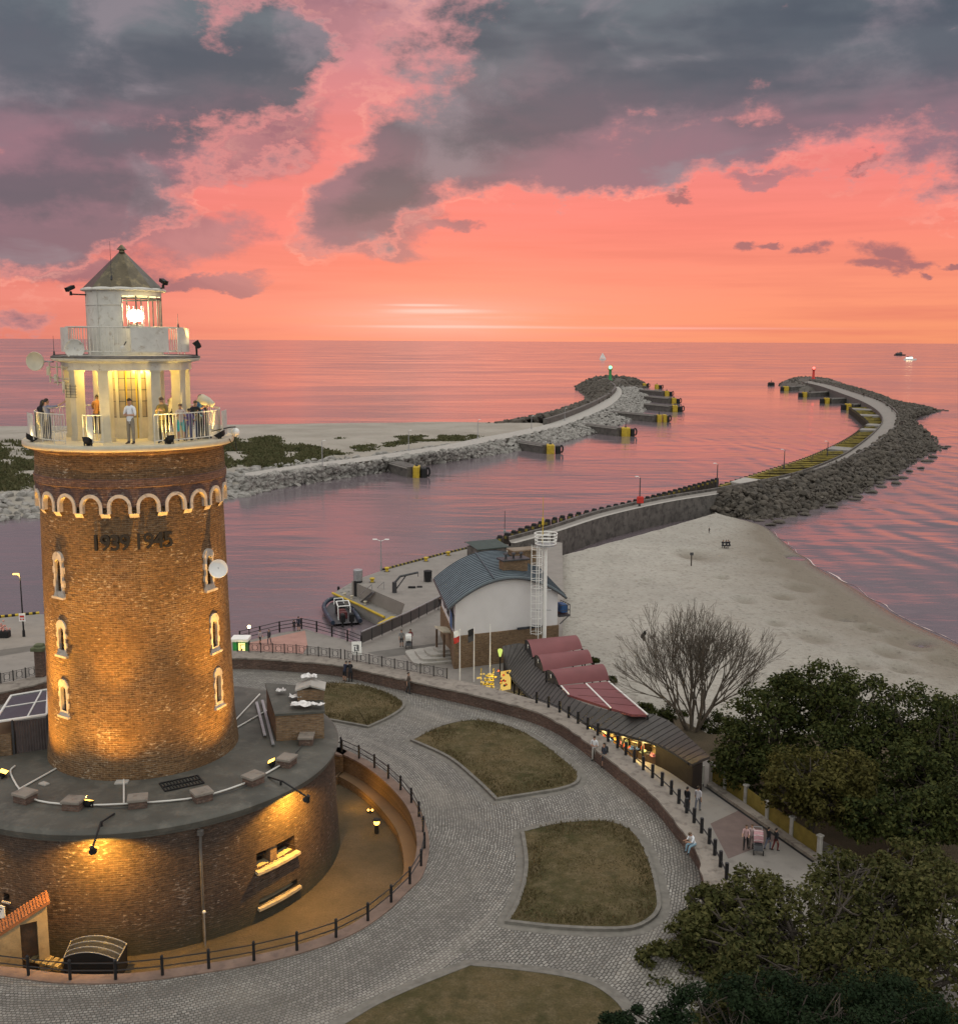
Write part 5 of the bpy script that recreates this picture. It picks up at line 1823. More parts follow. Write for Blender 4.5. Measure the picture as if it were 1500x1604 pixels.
# lower landing stage beside the basin
t = thing('landing_stage', 'low concrete landing stage with yellow edge beam below the quay', 'landing stage', at(575, 940, 1.0))
dk = pxs([(522, 929), (551, 912), (567, 919), (634, 948), (612, 986), (603, 968)], 1.0)
mb = MB()
sheet(mb, dk, 1.0, skirt=1.8)
part(mb, 'deck', CONC, t)
mb = MB()
mb.tube([p+Vector((0, 0, .06)) for p in pxs([(521, 930), (561, 948), (602, 968)], 1.0)], .12, 6)
mb.box((0, 0, 0), (.5, 2.6, .35), mat=Matrix.Translation(at(606, 974, 1.05)) @ Matrix.Rotation(rad(-22), 4, 'Z'))
part(mb, 'edge_beam', YELLOW, t)
mb = MB()
for k in range(9):
    p = at(526, 932, 0).lerp(at(602, 970, 0), (k+.5)/9)
    mb.cbox((p.x+.05, p.y-.1, .35), (.22, .22, 1.3), .03, .4)
part(mb, 'fender_row', RUBBER, t)
for x, y in ((551, 938), (572, 947), (540, 934)):
    p = at(x, y, 1.0)
    mb = MB()
    mb.lathe([(.14, 0), (.10, .06), (.10, .2), (.18, .26), (.17, .32), (.001, .33)], tuple(p), 10)
    part(mb, 'mooring_bollard', CREAM, t)
# steel stairs and pile on it
t = thing('landing_stairs', 'grey steel stairs from the quay down to the landing stage', 'stairs', at(580, 940, 1.0))
A, B = at(573, 941, 1.0), at(592, 925, 2.3)
mb = MB()
d = Vector((B.x-A.x, B.y-A.y, 0))
s_ = Vector((-d.y, d.x, 0)).normalized()*.7
for k in range(8):
    p = A.lerp(B, (k+.5)/8)
    mb.face([p-s_, p+s_, p+s_+d/8, p-s_+d/8])
for s in (-1, 1): mb.face([A+s_*s, B+s_*s, B+s_*s-Vector((0, 0, .2)), A+s_*s-Vector((0, 0, .2))])
part(mb, 'flight', DARKG, t)
mb = MB()
for s in (-1, 1):
    mb.tube([A+s_*s, A+s_*s+Vector((0, 0, .7)), B+s_*s+Vector((0, 0, .7)), B+s_*s], .03, 5)
part(mb, 'handrail', GREYM, t)
t = thing('mooring_pile', 'thick dark mooring pile with a pale head by the landing stage', 'pile', at(561, 933, 1.0))
mb = MB()
mb.cyl((0, 0, -1), (0, 0, 1.5), .42, .42, 14)
mb.build('shaft', BLACKM, t, smooth=True)
mb = MB()
mb.lathe([(.44, 1.5), (.46, 2.5), (.40, 2.56), (.001, 2.56)], (0, 0, 0), 14)
mb.build('head_cap', GREYM, t, smooth=True)
t = thing('quay_davit', 'dark slewing davit with a jib on the quay behind the landing stage', 'davit', at(618, 950, 1.0))
mb = MB()
mb.cyl((0, 0, 0), (0, 0, 2.3), .24, .2, 10)
mb.build('column', DARKG, t)
mb = MB()
mb.tube([(0, 0, 2.2), (.5, .3, 2.75), (2.1, .9, 3.0)], .11, 6)
mb.tube([(0, 0, 1.4), (1.0, .5, 2.75)], .06, 5)
mb.tube([(2.1, .9, 3.0), (2.1, .9, 2.6)], .03, 5)
mb.build('jib', DARKG, t)
# inflatable patrol boat
bt = thing('inflatable_boat', 'dark blue rigid inflatable boat moored at the landing stage', 'boat', at(533, 965, 0.0), 0)
P0, P1 = at(521, 942, .35), at(544, 976, .35)
ax_ = (P1-P0)
Lb = ax_.length
bt.rotation_euler = (0, 0, math.atan2(ax_.y, ax_.x))
bt.location = (P0+P1)/2*1.0
bt.location.z = 0
hl, hwid = Lb/2*.92, Lb*.15
col_ = [(hl, hwid, .38), (hl*.4, hwid*1.05, .40), (-hl*.4, hwid, .46), (-hl*.8, hwid*.62, .60), (-hl, 0, .70), (-hl*.8, -hwid*.62, .60), (-hl*.4, -hwid, .46), (hl*.4, -hwid*1.05, .40), (hl, -hwid, .38)]
mb = MB()
mb.tube(smooth(col_, 5), .20, 10)
mb.build('air_tube', mat('boat tube blue', (.022, .036, .06), .5, .25, 1.5, bump=.1), bt, smooth=True)
mb = MB()
sp = smooth(col_, 5)
for i in range(3, len(sp)-3, 4):
    a = sp[i]
    mb.ball(a, .24, 8, sc=(.4, .4, 1))
mb.build('grab_patch', GREYM, bt)
mb = MB()
kl = [[(hl*.98, s*hwid*.9, .22), (hl*.3, s*hwid*.95, .22), (-hl*.5, s*hwid*.8, .3), (-hl*.9, s*hwid*.2, .45)] for s in (-1, -.4, .4, 1)]
mb.grid(kl)
kb = [[(x, y*.5, z-.5) for x, y, z in r] for r in kl]
mb.grid([kl[0], kb[0], kb[-1], kl[-1]])
mb.build('hull_floor', DARKG, bt)
mb = MB()
mb.cbox((.2, 0, .75), (.9, .8, .9), .08)
mb.build('console', BLACKM, bt)
mb = MB()
for x in (1.0, 1.9): mb.cbox((x, 0, .55), (.45, .75, .6), .08)
mb.build('seat', mat('maroon seat', (.12, .03, .03), .6), bt)
mb = MB()
for y in (-.55, .55): mb.tube([(hl*.72, y, .3), (hl*.66, y, 1.5), (hl*.42, y, 1.75)], .05, 6)
mb.tube([(hl*.66, -.55, 1.5), (hl*.66, .55, 1.5)], .05, 6)
mb.tube([(hl*.42, -.55, 1.75), (hl*.42, .55, 1.75)], .05, 6)
mb.tube([(-.3, -.45, 1.0), (-.55, -.4, 1.5), (-.55, .4, 1.5), (-.3, .45, 1.0)], .04, 6)
mb.build('radar_frame', WHITE_P, bt)
for y in (-.4, .4):
    mb = MB()
    mb.cbox((hl+.25, y, .85), (.55, .42, .75), .1)
    mb.cbox((hl+.30, y, .1), (.22, .16, 1.0), .04)
    mb.build('outboard_engine', BLACKM, bt)
# quay edge beam, striped
def edge_beam(label, pts, z, n):
    t = thing('quay_edge_beam', label, 'edge beam', at(*pts[0], z), 0, 'striped edge beams of the quay')
    P = resample(pxs(pts, z), n+1)
    a, b = MB(), MB()
    for i in range(n):
        (a if i % 2 else b).cyl(P[i]+Vector((0, 0, .06)), P[i+1]+Vector((0, 0, .06)), .13, None, 6)
    part(a, 'yellow_stripe', YELLOW if n < 40 else FENDY, t)
    part(b, 'black_stripe', RUBBER, t)
edge_beam('yellow and black edge beam of the quay left of the tower', [(-80, 971), (0, 967), (62, 961)], ZQ, 26)
edge_beam('dark edge beam of the quay from the lamp post to the dark container', [(600, 893), (690, 869), (770, 850)], ZQ, 60)
BO = 'yellow bollards along the quay edge'
b0 = thing('quay_bollard', 'yellow quay bollard right of the twin lamp post', 'bollard', at(606, 895, ZQ), 0, BO, .6)
mb = MB()
mb.lathe([(.34, 0), (.30, .08), (.26, .14), (.26, .40), (.42, .52), (.42, .66), (.30, .74), (.001, .75)], (0, 0, 0), 14)
mb.build('casting', YELLOW, b0, smooth=True)
mb = MB()
mb.lathe([(.5, -.01), (.5, .05), (.34, .06)], (0, 0, 0), 14)
mb.build('base_plate', DARKG, b0)
for x, y, lab in ((583, 912, 'yellow quay bollard nearest the dark mooring pile'), (667, 879, 'yellow quay bollard midway along the quay edge'), (702, 870, 'yellow quay bollard left of the blue roofed building, third along the edge'), (754, 855, 'yellow quay bollard nearest the root of the long curved pier')):
    copy_tree(b0, loc=at(x, y, ZQ), label=lab)
# lamp post with two heads
def lamp_post(label, x, y, z, h, arms, lit=False, cat='street lamp', group=None, m=GREYM, r=.07):
    t = thing('street_lamp', label, cat, at(x, y, z), 0, group)
    mb = MB()
    mb.cyl((0, 0, 0), (0, 0, .5), r*1.7, r*1.5, 8)
    mb.cyl((0, 0, .5), (0, 0, h), r, r*.6, 8)
    mb.build('pole', m, t)
    for s in arms:
        mb = MB()
        mb.tube([(0, 0, h-.05), (s*.4, 0, h+.12)], .03, 6)
        mb.cbox((s*.6, 0, h+.14), (.45, .18, .09), .03)
        mb.build('lamp_head', WHITE_P if not lit else L_SOD, t)
    return t
H_ = lambda x, y0, y1, z: aty(x, y0, at(x, y1, z).y).z-z
lamp_post('grey lamp post with twin heads on the quay edge', 597, 894, ZQ, H_(597, 847, 894, ZQ), (-1, 1))
sl_ = lamp_post('lit black street lamp on the quay left of the lighthouse', 38, 997, ZQ, H_(28, 902, 997, ZQ), (-.5,), True, m=BLACK)
mb = MB()
mb.cbox((0, -.1, 1.55), (.5, .05, .62), .02)
sg = mb.build('notice_plate', WHITE_P, sl_)
mb = MB()
mb.box((0, -.135, 1.62), (.34, .012, .16))
mb.box((-.1, -.135, 1.4), (.12, .012, .12))
mb.box((.1, -.135, 1.4), (.12, .012, .12))
mb.build('notice_mark', RED, sg)
p = at(38, 997, ZQ)
lamp('street_light', 'POINT', (p.x-.45, p.y-.1, aty(28, 902, p.y).z-.15), 120, (1, .68, .25), None, .15)
t = thing('radio_mast', 'thin dark mast standing at the root of the long pier', 'mast', at(790, 850, ZQ))
mb = MB()
h = H_(790, 800, 850, ZQ)
mb.cyl((0, 0, 0), (0, 0, h), .06, .03, 6)
mb.build('pole', DARKG, t)
mb = MB()
mb.cbox((0, 0, h*.35), (.3, .25, .4), .04)
mb.build('control_box', GREYM, t)
def bin_(label, x, y, z, m, h=.95):
    t = thing('litter_bin', label, 'bin', at(x, y, z))
    mb = MB()
    mb.lathe([(.30, 0), (.36, h*.85), (.40, h*.86), (.40, h*.95), (.30, h), (.001, h)], (0, 0, 0), 12)
    mb.build('drum', m, t)
    mb = MB()
    for a in (0, PI): mb.box((.36*math.cos(a), 0, h*.5), (.05, .1, h))
    mb.build('holder', DARKG, t)
bin_('black litter bin on the quay left of the blue roofed building', 670, 911, ZQ, BLACKM, 1.1)
bin_('blue litter bin on the sand by the long pier', 872, 891, 1.0, BLUE)
t = thing('container_box', 'dark green sloping shed roof behind the blue roofed building', 'shed', at(760, 870, ZQ))
mb = MB()
X = Matrix.Translation(at(762, 876, ZQ)) @ Matrix.Rotation(rad(28), 4, 'Z')
mb.box((0, 0, 0), (3.4, 2.4, 1.4), mat=X @ Matrix.Translation((0, 0, .7)))
part(mb, 'wall', CONC_D, t)
mb = MB()
mb.grid([[X @ Vector((x, y, 1.45+.35*(y+1.4)/2.8+dz)) for x in (-1.9, 1.9)] for y, dz in ((-1.4, -.1), (-1.4, 0), (1.4, 0), (1.4, -.1))])
part(mb, 'roof', mat('dark green roof felt', (.04, .055, .05), .7, .2, 1.5, bump=.2), t)
t = thing('valve_cover', 'small black fittings lying on the quay paving', 'deck fitting', at(645, 921, ZQ))
mb = MB()
mb.cbox((0, 0, .08), (.7, .3, .16), .04)
mb.cbox((.7, .3, .06), (.5, .3, .12), .04)
mb.build('cover', BLACKM, t)

# rail fences by the basin
def fence(name, label, P, h, n, m, group=None, ornate=False, infill=None, postr=.035, toprail=.03, rails=(1., .5), cat='fence', z=None):
    t = thing(name, label, cat, tuple(P[0]), 0, group)
    PP = resample(P, n+1)
    up_ = lambda p, k: Vector((p[0], p[1], p[2]+k))
    for p in PP:
        mb = MB()
        mb.cyl(p, up_(p, h+.04), postr, None, 6)
        part(mb, 'post', m, t)
    if ornate:
        for a, b in zip(PP, PP[1:]):
            mb = MB()
            for k in (.10, .95): mb.tube([up_(a, h*k), up_(b, h*k)], .014, 4)
            d = (b-a)
            L = d.length
            for q in range(1, 12):
                if 4 <= q <= 8: continue
                c = a.lerp(b, q/12)
                mb.cyl(up_(c, h*.1), up_(c, h*.95), .009, None, 4)
            c = a.lerp(b, .5)
            r = h*.30
            ring = [c+d.normalized()*(r*math.cos(2*PI*i/12))+Vector((0, 0, h*.52+r*math.sin(2*PI*i/12))) for i in range(13)]
            mb.tube(ring, .014, 4)
            for q in (.3, .7): mb.cyl(up_(a.lerp(b, q), h*.1), up_(a.lerp(b, q), h*.95), .012, None, 4)
            part(mb, 'ornamental_panel', m, t)
    else:
        mb = MB()
        for k in rails:
            mb.tube([up_(p, h*k) for p in PP], toprail, 5)
        part(mb, 'rail', m if infill is None else GREYM, t)
        if infill is not None:
            for a, b in zip(PP, PP[1:]):
                mb = MB()
                rows = [[up_(a.lerp(b, .03), .12), up_(a.lerp(b, .03), h*.93)], [up_(a.lerp(b, .97), .12), up_(a.lerp(b, .97), h*.93)]]
                mb.grid(rows)
                part(mb, 'mesh_panel', infill, t)
    return t
MESHP = mat('dark mesh panel', (.095, .09, .088), .6, .1, 2., bump=.1)
fence('basin_fence', 'long fence with a bright top rail and dark mesh panels beside the basin', pxs([(566, 1010), (640, 977), (692, 950)], ZQ), 1.0, 9, DARKG, infill=MESHP, rails=(1.,), toprail=.05)
fence('water_railing', 'dark three-rail railing along the water round the red paving', pxs([(376, 1006), (440, 990), (479, 984), (505, 993), (538, 1002), (566, 1013)], ZQ), .85, 7, BLACK, rails=(1., .66, .33), postr=.07)
fence('parapet_railing', 'black ornamental railing with circles on the parapet beside the red paving', pxs([(372, 1020.5), (465, 1024.5), (534, 1032)], ZC), .62, 9, BLACK, None, True)
fence('parapet_railing', 'black ornamental railing on the parapet from the white sign to the flagpoles', pxs([(540, 1033), (621, 1048), (700, 1063)], ZC), .62, 8, BLACK, None, True)
fence('parapet_railing', 'black ornamental railing on the parapet at the left picture edge', pxs([(-40, 1078), (0, 1071), (60, 1058)], ZC), .62, 5, BLACK, None, True)
fence('post_railing', 'row of stout black posts with a low rail along the parapet past the stalls', pxs([(840, 1101), (872, 1113), (918, 1141), (960, 1166), (1013, 1211), (1048, 1241), (1078, 1277), (1110, 1321), (1137, 1377)], ZC), .62, 22, BLACK, rails=(.45,), postr=.075)
# sign, kiosk, brick pillar
t = thing('information_sign', 'tilted white sign board with dark drawing on the parapet railing', 'sign', at(559, 1036, ZC))
mb = MB()
X = Matrix.Translation(at(559, 1034, ZC)) @ Matrix.Rotation(rad(8), 4, 'Z') @ Matrix.Rotation(rad(-12), 4, 'X')
mb.box((0, 0, 0), (.62, .05, .85), mat=X @ Matrix.Translation((0, 0, .75)))
part(mb, 'board', WHITE_P, t)
mb = MB()
for (x, z, w, h) in ((-.05, .95, .3, .05), (.1, .8, .08, .3), (-.12, .7, .06, .3), (0, .6, .3, .05), (.02, .78, .05, .2)):
    mb.box((0, 0, 0), (w, .01, h), mat=X @ Matrix.Translation((x, -.032, z)))
part(mb, 'drawing', DARKG, t)
mb = MB()
for s in (-1, 1): mb.cyl(X @ Vector((s*.25, .03, 0)), X @ Vector((s*.25, .03, .5)), .03, None, 6)
part(mb, 'leg', DARKG, t)
kp = at(378, 1024, ZQ)
t = thing('ticket_kiosk', 'small lit kiosk with a white flat roof by the lighthouse', 'kiosk', kp)
mb = MB()
sbox(mb, kp, (1.0, .9, 1.05))
part(mb, 'cabin', GREEN, t)
mb = MB()
mb.cbox((kp.x, kp.y, kp.z+1.16), (1.3, 1.15, .22), .04)
part(mb, 'roof', WHITE_P, t)
mb = MB()
mb.box((kp.x+.16, kp.y-.46, kp.z+.60), (.46, .03, .72))
sc1 = part(mb, 'lit_panel', L_STALL, t)
mb = MB()
mb.box((kp.x+.16, kp.y-.48, kp.z+.45), (.10, .015, .18))
mb.box((kp.x+.16, kp.y-.48, kp.z+.80), (.30, .015, .05))
part(mb, 'panel_mark', DARKG, sc1)
lamp('kiosk_light', 'POINT', (kp.x+.16, kp.y-.8, kp.z+.7), 10, (1, .85, .3), None, .1)
t = thing('globe_lamp', 'small white globe lamp beside the kiosk roof', 'lamp', at(391, 1010, ZQ))
mb = MB()
mb.cyl((0, 0, 0), (0, 0, 1.3), .04, None, 6)
mb.build('post', BLACK, t)
mb = MB()
mb.ball((0, 0, 1.4), .13, 10)
mb.build('globe', L_WARM, t, smooth='all')
t = thing('brick_pillar', 'brick pillar with a green stained cap behind the left of the tower', 'pillar', at(64, 1076, ZC))
p = at(66, 1078, ZP)
mb = MB()
mb.cbox((p.x, p.y, p.z+1.2), (.5, .5, 2.4), .03)
part(mb, 'shaft', BRICK_W, t)
mb = MB()
mb.cbox((p.x, p.y, p.z+2.5), (.8, .8, .22), .04)
mb.cbox((p.x, p.y, p.z+2.68), (.5, .5, .16), .04)
part(mb, 'cap', mat('mossy stone', (.10, .11, .06), .9, .3, 3., bump=.4), t)
t = thing('flower_planter', 'dark planter box with pink flowers on the quay at the left picture edge', 'planter', at(8, 998, ZQ))
mb = MB()
mb.cbox((0, 0, .25), (.75, .6, .5), .04)
mb.build('tub', BLACKM, t)
mb = MB()
r5 = random.Random(2)
for k in range(22):
    mb.ball((r5.gauss(0, .2), r5.gauss(0, .15), .62+abs(r5.gauss(0, .18))), .09, 6)
mb.build('blossom', mat('pink blossom', (.5, .25, .22), .8, .3, 12.), t)

# ---------------------------------------------------------------- white building with the curved roof
GL, u_, v_ = Vector((-1.62, 71.2, 0)), Vector((7.35, 3.1, 0)), Vector((-1.25, 8.5, 0))
Z0, ZBR, ZE, RISE = ZQ, 4.62, 7.08, 1.38
hb = thing('harbour_building', 'white harbour building with brick base and curved blue grey roof', 'building', tuple(GL+Vector((0, 0, ZQ))))
B_ = lambda s, t, z: Vector((GL.x+u_.x*s+v_.x*t, GL.y+u_.y*s+v_.y*t, z))
ns = 16
zr = lambda s: ZE+RISE*(1-(2*s-1)**2)
mb = MB()
for t0 in (0., 1.):
    mb.grid([[B_(i/ns, t0, ZBR) for i in range(ns+1)], [B_(i/ns, t0, zr(i/ns)-.02) for i in range(ns+1)]])
for s0 in (0., 1.):
    mb.grid([[B_(s0, 0, ZBR), B_(s0, 1, ZBR)], [B_(s0, 0, ZE), B_(s0, 1, ZE)]])
part(mb, 'white_wall', RENDER, hb)
mb = MB()
e = .012
mb.grid([[B_(-e, -e, Z0-.3), B_(1+e, -e, Z0-.3), B_(1+e, 1+e, Z0-.3), B_(-e, 1+e, Z0-.3)], [B_(-e, -e, ZBR), B_(1+e, -e, ZBR), B_(1+e, 1+e, ZBR), B_(-e, 1+e, ZBR)], [B_(0, 0, ZBR+.03), B_(1, 0, ZBR+.03), B_(1, 1, ZBR+.03), B_(0, 1, ZBR+.03)]], close=True)
part(mb, 'brick_base', BRICK_O, hb)
mb = MB()
so_, to_ = .075, .045
S_ = [-so_+(1+2*so_)*i/24 for i in range(25)]
zz = lambda s: ZE+RISE*(1-(2*s-1)**2)+.04
for dz in (.0, .16):
    mb.grid([[B_(s, t, zz(s)+dz) for s in S_] for t in (-to_, 1+to_)])
for t in (-to_, 1+to_): mb.grid([[B_(s, t, zz(s)) for s in S_], [B_(s, t, zz(s)+.16) for s in S_]])
for s in (-so_, 1+so_): mb.grid([[B_(s, -to_, zz(s)), B_(s, 1+to_, zz(s))], [B_(s, -to_, zz(s)+.16), B_(s, 1+to_, zz(s)+.16)]])
rf = part(mb, 'curved_roof', ROOFBLUE, hb)
mb = MB()
for k in range(19):        # standing seams
    t = -to_+(1+2*to_)*(k+.5)/19
    a = [B_(s, t-.0022, zz(s)+.161) for s in S_]
    b = [B_(s, t+.0022, zz(s)+.161) for s in S_]
    mb.grid([a, [p+Vector((0, 0, .055)) for p in a], [p+Vector((0, 0, .055)) for p in b], b])
for s in (.36,):
    a = [B_(s-.004, -to_+(1+2*to_)*k/6, zz(s)+.17) for k in range(7)]
    b = [B_(s+.004, -to_+(1+2*to_)*k/6, zz(s)+.17) for k in range(7)]
    mb.grid([a, [p+Vector((0, 0, .09)) for p in a], [p+Vector((0, 0, .09)) for p in b], b])
part(mb, 'standing_seam', mat('dark seam', (.075, .10, .12), .5, .2, 2., metal=.35), rf)
mb = MB()
for s in (-so_, 1+so_): mb.tube([B_(s, -to_, zz(s)+.02), B_(s, 1+to_, zz(s)+.02)], .08, 6)
mb.tube([B_(s, -to_, zz(s)-.02) for s in S_], .06, 5)
part(mb, 'gutter', DARKG, rf)
c = B_(.60, .22, zz(.6)+.1)
yaw = math.atan2(u_.y, u_.x)
mb = MB()
mb.cbox((c.x, c.y, c.z+.40), (1.9, .9, .85), .03, yaw)
chm = part(mb, 'chimney', BRICK_O, hb)
mb = MB()
mb.cbox((c.x, c.y, c.z+.87), (2.2, 1.15, .10), .02, yaw)
for k in (-.6, 0, .6):
    q = Matrix.Rotation(yaw, 4, 'Z') @ Vector((k, 0, 0))
    mb.cyl((c.x+q.x, c.y+q.y, c.z+.9), (c.x+q.x, c.y+q.y, c.z+1.25), .08, None, 8)
    mb.lathe([(.18, 1.2), (.14, 1.32), (.001, 1.34)], (c.x+q.x, c.y+q.y, c.z), 8)
part(mb, 'chimney_cap', DARKG, chm)
c = B_(.83, .85, zz(.83)-.2)
mb = MB()
mb.cbox((c.x, c.y, c.z+.6), (2.0, 1.2, 1.1), .03, yaw)
mb.cbox((c.x, c.y, c.z+1.2), (2.2, 1.4, .12), .03, yaw)
part(mb, 'stair_head', BRICK_O, hb)
# door hood, window, balcony, facade details
mb = MB()
X = Matrix.Translation(B_(.73, 0, ZBR-.2)) @ Matrix.Rotation(yaw, 4, 'Z')
mb.box((0, 0, 0), (2.2, .10, .16), mat=X @ Matrix.Translation((0, -.12, .30)))
mb.box((0, 0, 0), (2.0, .06, 1.3), mat=X @ Matrix.Translation((0, -.06, -.45)))
part(mb, 'shop_window', GLASSY, hb)
mb = MB()
for (s0, s1, z0, z1) in ((.12, .30, 5.1, 6.5), (.40, .56, 5.1, 6.5), (.68, .86, 5.1, 6.5)):
    a, b = B_(-.004, s0, 0), B_(-.004, s1, 0)
    mb.grid([[(a.x, a.y, z0), (b.x, b.y, z0)], [(a.x, a.y, z1), (b.x, b.y, z1)]])
part(mb, 'window_pane', GLASSY, hb)
mb = MB()
a, b = B_(-.02, .06, 0), B_(-.02, .22, 0)
mb.grid([[(a.x, a.y, 4.85), (b.x, b.y, 4.95)], [(a.x, a.y, 6.1), (b.x, b.y, 6.2)]])
part(mb, 'hanging_banner', BLUE, hb)
mb = MB()
X = Matrix.Translation(B_(1.0, .12, 5.2)) @ Matrix.Rotation(yaw, 4, 'Z')
mb.box((0, 0, 0), (.9, 1.6, .12), mat=X @ Matrix.Translation((.45, 0, 0)))
for k in range(5):
    mb.cyl(X @ Vector((.88, -.75+.375*k, 0)), X @ Vector((.88, -.75+.375*k, .8)), .025, None, 5)
for k in (.4, .8):
    mb.tube([X @ Vector((0, -.78, k)), X @ Vector((.88, -.78, k)), X @ Vector((.88, .78, k))], .025, 5)
mb.tube([X @ Vector((.1, -.7, -.6)), X @ Vector((.88, -.7, 0))], .04, 5)
part(mb, 'balcony', DARKG, hb)
mb = MB()
mb.cbox(X @ Vector((.6, 0, .45)), (.5, .9, .6), .06, yaw)
part(mb, 'balcony_box', BLUE, hb)
# stone steps at its left corner
t = thing('stone_steps', 'pale rounded stone steps at the corner of the harbour building', 'steps', at(700, 1035, ZQ))
cst = B_(-.02, .35, 0)
mb = MB()
for k in range(4):
    w, d = 2.9-.62*k, 3.6-.75*k
    pts = []
    for (x, y) in ((0, d/2), (-w+.5, d/2), (-w+.15, d/2-.15), (-w, d/2-.5), (-w, -d/2+.5), (-w+.15, -d/2+.15), (-w+.5, -d/2), (0, -d/2)):
        pts.append((x, y))
    mb.prism(pts, .0 if k == 0 else .17*k, .17*(k+1), 0, Matrix.Translation((cst.x, cst.y, ZQ)) @ Matrix.Rotation(yaw-PI*.0-.12, 4, 'Z'))
part(mb, 'tread', CONC_L, t)
t = thing('entrance_hood', 'pale timber entrance hood on the left face of the harbour building', 'hood', tuple(B_(-.03, .3, 4.4)))
mb = MB()
X = Matrix.Translation(B_(-.0, .30, 4.35)) @ Matrix.Rotation(yaw, 4, 'Z')
mb.box((0, 0, 0), (.95, 1.7, .08), mat=X @ Matrix.Translation((-.48, 0, .1)) @ Matrix.Rotation(.18, 4, 'Y'))
part(mb, 'roof', CREAM, t)
for y in (-.75, .75):
    mb = MB()
    mb.box((0, 0, 0), (.12, .12, 1.9), mat=X @ Matrix.Translation((-.8, y, -.98)))
    part(mb, 'post', WOOD, t)

# lattice mast with ladder cage and round look-out
my = 72.6
mx = aty(853, 940, my).x
mz1 = aty(852, 853, my).z
ms = thing('signal_mast', 'white signal mast with ladder cage and round crow\'s nest beside the harbour building', 'mast', (mx, my, ZQ))
mb = MB()
mb.cyl((0, 0, 0), (0, 0, mz1-ZQ), .15, .13, 12)
mb.build('pole', WHITE_P, ms, smooth=True)
hN = mz1-ZQ
mb = MB()
for y in (-.2, .2): mb.cyl((-.45, y-.2, 1.6), (-.45, y-.2, hN), .03, None, 5)
for k in range(int((hN-1.6)/.28)): mb.cyl((-.45, -.4, 1.7+.28*k), (-.45, 0, 1.7+.28*k), .018, None, 4)
mb.build('ladder', WHITE_P, ms)
mb = MB()
nh = int((hN-2.4)/.55)
for k in range(nh+1):
    z = 2.3+.55*k
    mb.tube([(-.62+.42*math.cos(a), -.2+.42*math.sin(a), z) for a in [rad(-150+25*i) for i in range(13)]], .022, 4)
for a in (-150, -90, -30, 30, 90, 150):
    mb.cyl((-.62+.42*math.cos(rad(a)), -.2+.42*math.sin(rad(a)), 2.2), (-.62+.42*math.cos(rad(a)), -.2+.42*math.sin(rad(a)), hN), .018, None, 4)
mb.build('ladder_cage', WHITE_P, ms)
mb = MB()
mb.lathe([(.001, hN-.06), (.73, hN-.06), (.73, hN+.04), (.001, hN+.04)], (0, 0, 0), 20)
mb.build('platform', GREYM, ms)
mb = MB()
for z, r in ((hN+.08, .72), (hN+.32, .75), (hN+.56, .78), (hN+.8, .80)):
    mb.tube([(r*math.cos(2*PI*i/20), r*math.sin(2*PI*i/20), z) for i in range(21)], .035, 5)
for i in range(10):
    a = 2*PI*i/10
    mb.cyl((.72*math.cos(a), .72*math.sin(a), hN), (.80*math.cos(a), .80*math.sin(a), hN+.8), .025, None, 4)
mb.build('basket_rail', WHITE_P, ms)
mb = MB()
hA = aty(846, 779, my).z-ZQ
mb.cyl((-.2, .3, hN), (-.2, .3, hA), .035, .015, 6)
mb.cbox((-.2, .3, hN+1.6), (.16, .16, .5), .03)
mb.build('aerial', YELLOW, ms)
mb = MB()
for z in (hN*.45, hN*.62): mb.tube([(-.6, 0, z), (.45, .1, z)], .04, 5)
mb.build('cross_arm', GREYM, ms)
# flag poles in front of the building
def flagpole(label, x, y0, y1, fl, z=ZQ):
    t = thing('flagpole', label, 'flagpole', at(x, y1, z))
    h = H_(x, y0, y1, z)
    mb = MB()
    mb.cyl((0, 0, 0), (0, 0, h), .05, .03, 6)
    mb.build('pole', WHITE_P, t)
    if fl:
        for k, m in enumerate(fl):
            mb = MB()
            g = [[(-.03-.13*i+.02*math.sin(i*2+j), .10*math.sin(i*1.3+j*.8), h-.06-.42*k-.14*j-.05*i) for i in range(4)] for j in range(4)]
            mb.grid(g)
            o = mb.build('flag', m, t, smooth='all')
flagpole('flagpole with a hanging white and red flag at the building corner', 720, 985, 1068, (WHITE_P, RED))
flagpole('flagpole with a dark hanging flag before the brick base', 742, 983, 1068, (BLACKM, DARKG))
flagpole('thin bare flagpole beside the lit souvenir stand', 767, 978, 1075, ())

# ---------------------------------------------------------------- stall arcade
FE = smooth(pxs([(790, 1037), (807, 1067), (837, 1097), (870, 1118), (916, 1133), (975, 1150), (1033, 1167), (1083, 1197)], 3.55), 5)
BE = smooth(pxs([(787, 1012), (822, 1009), (848, 1043), (878, 1080), (916, 1102), (970, 1116), (1013, 1117), (1050, 1131), (1086, 1162), (1111, 1185)], 4.35), 5)
nA = 96
FE, BE = resample(FE, nA), resample(BE, nA)
ar = thing('stall_arcade', 'long curved arcade of souvenir stalls under a dark sheet metal roof', 'arcade', tuple(FE[nA//2]-Vector((0, 0, 1.25))))
mb = MB()
n_ = 9
def RP(i, q, dz=0.):
    p = FE[i].lerp(BE[i], q)
    return p+Vector((0, 0, dz+.02*math.sin(PI*q)))
rows = [[RP(i, q/n_) for q in range(n_+1)] for i in range(nA)]
mb.grid(rows)
mb.grid([[p-Vector((0, 0, .14)) for p in r] for r in rows])
for e in (0, n_): mb.grid([[r[e] for r in rows], [r[e]-Vector((0, 0, .14)) for r in rows]])
for e in (0, -1): mb.grid([rows[e], [p-Vector((0, 0, .14)) for p in rows[e]]])
rfA = part(mb, 'sheet_roof', ROOFDK, ar)
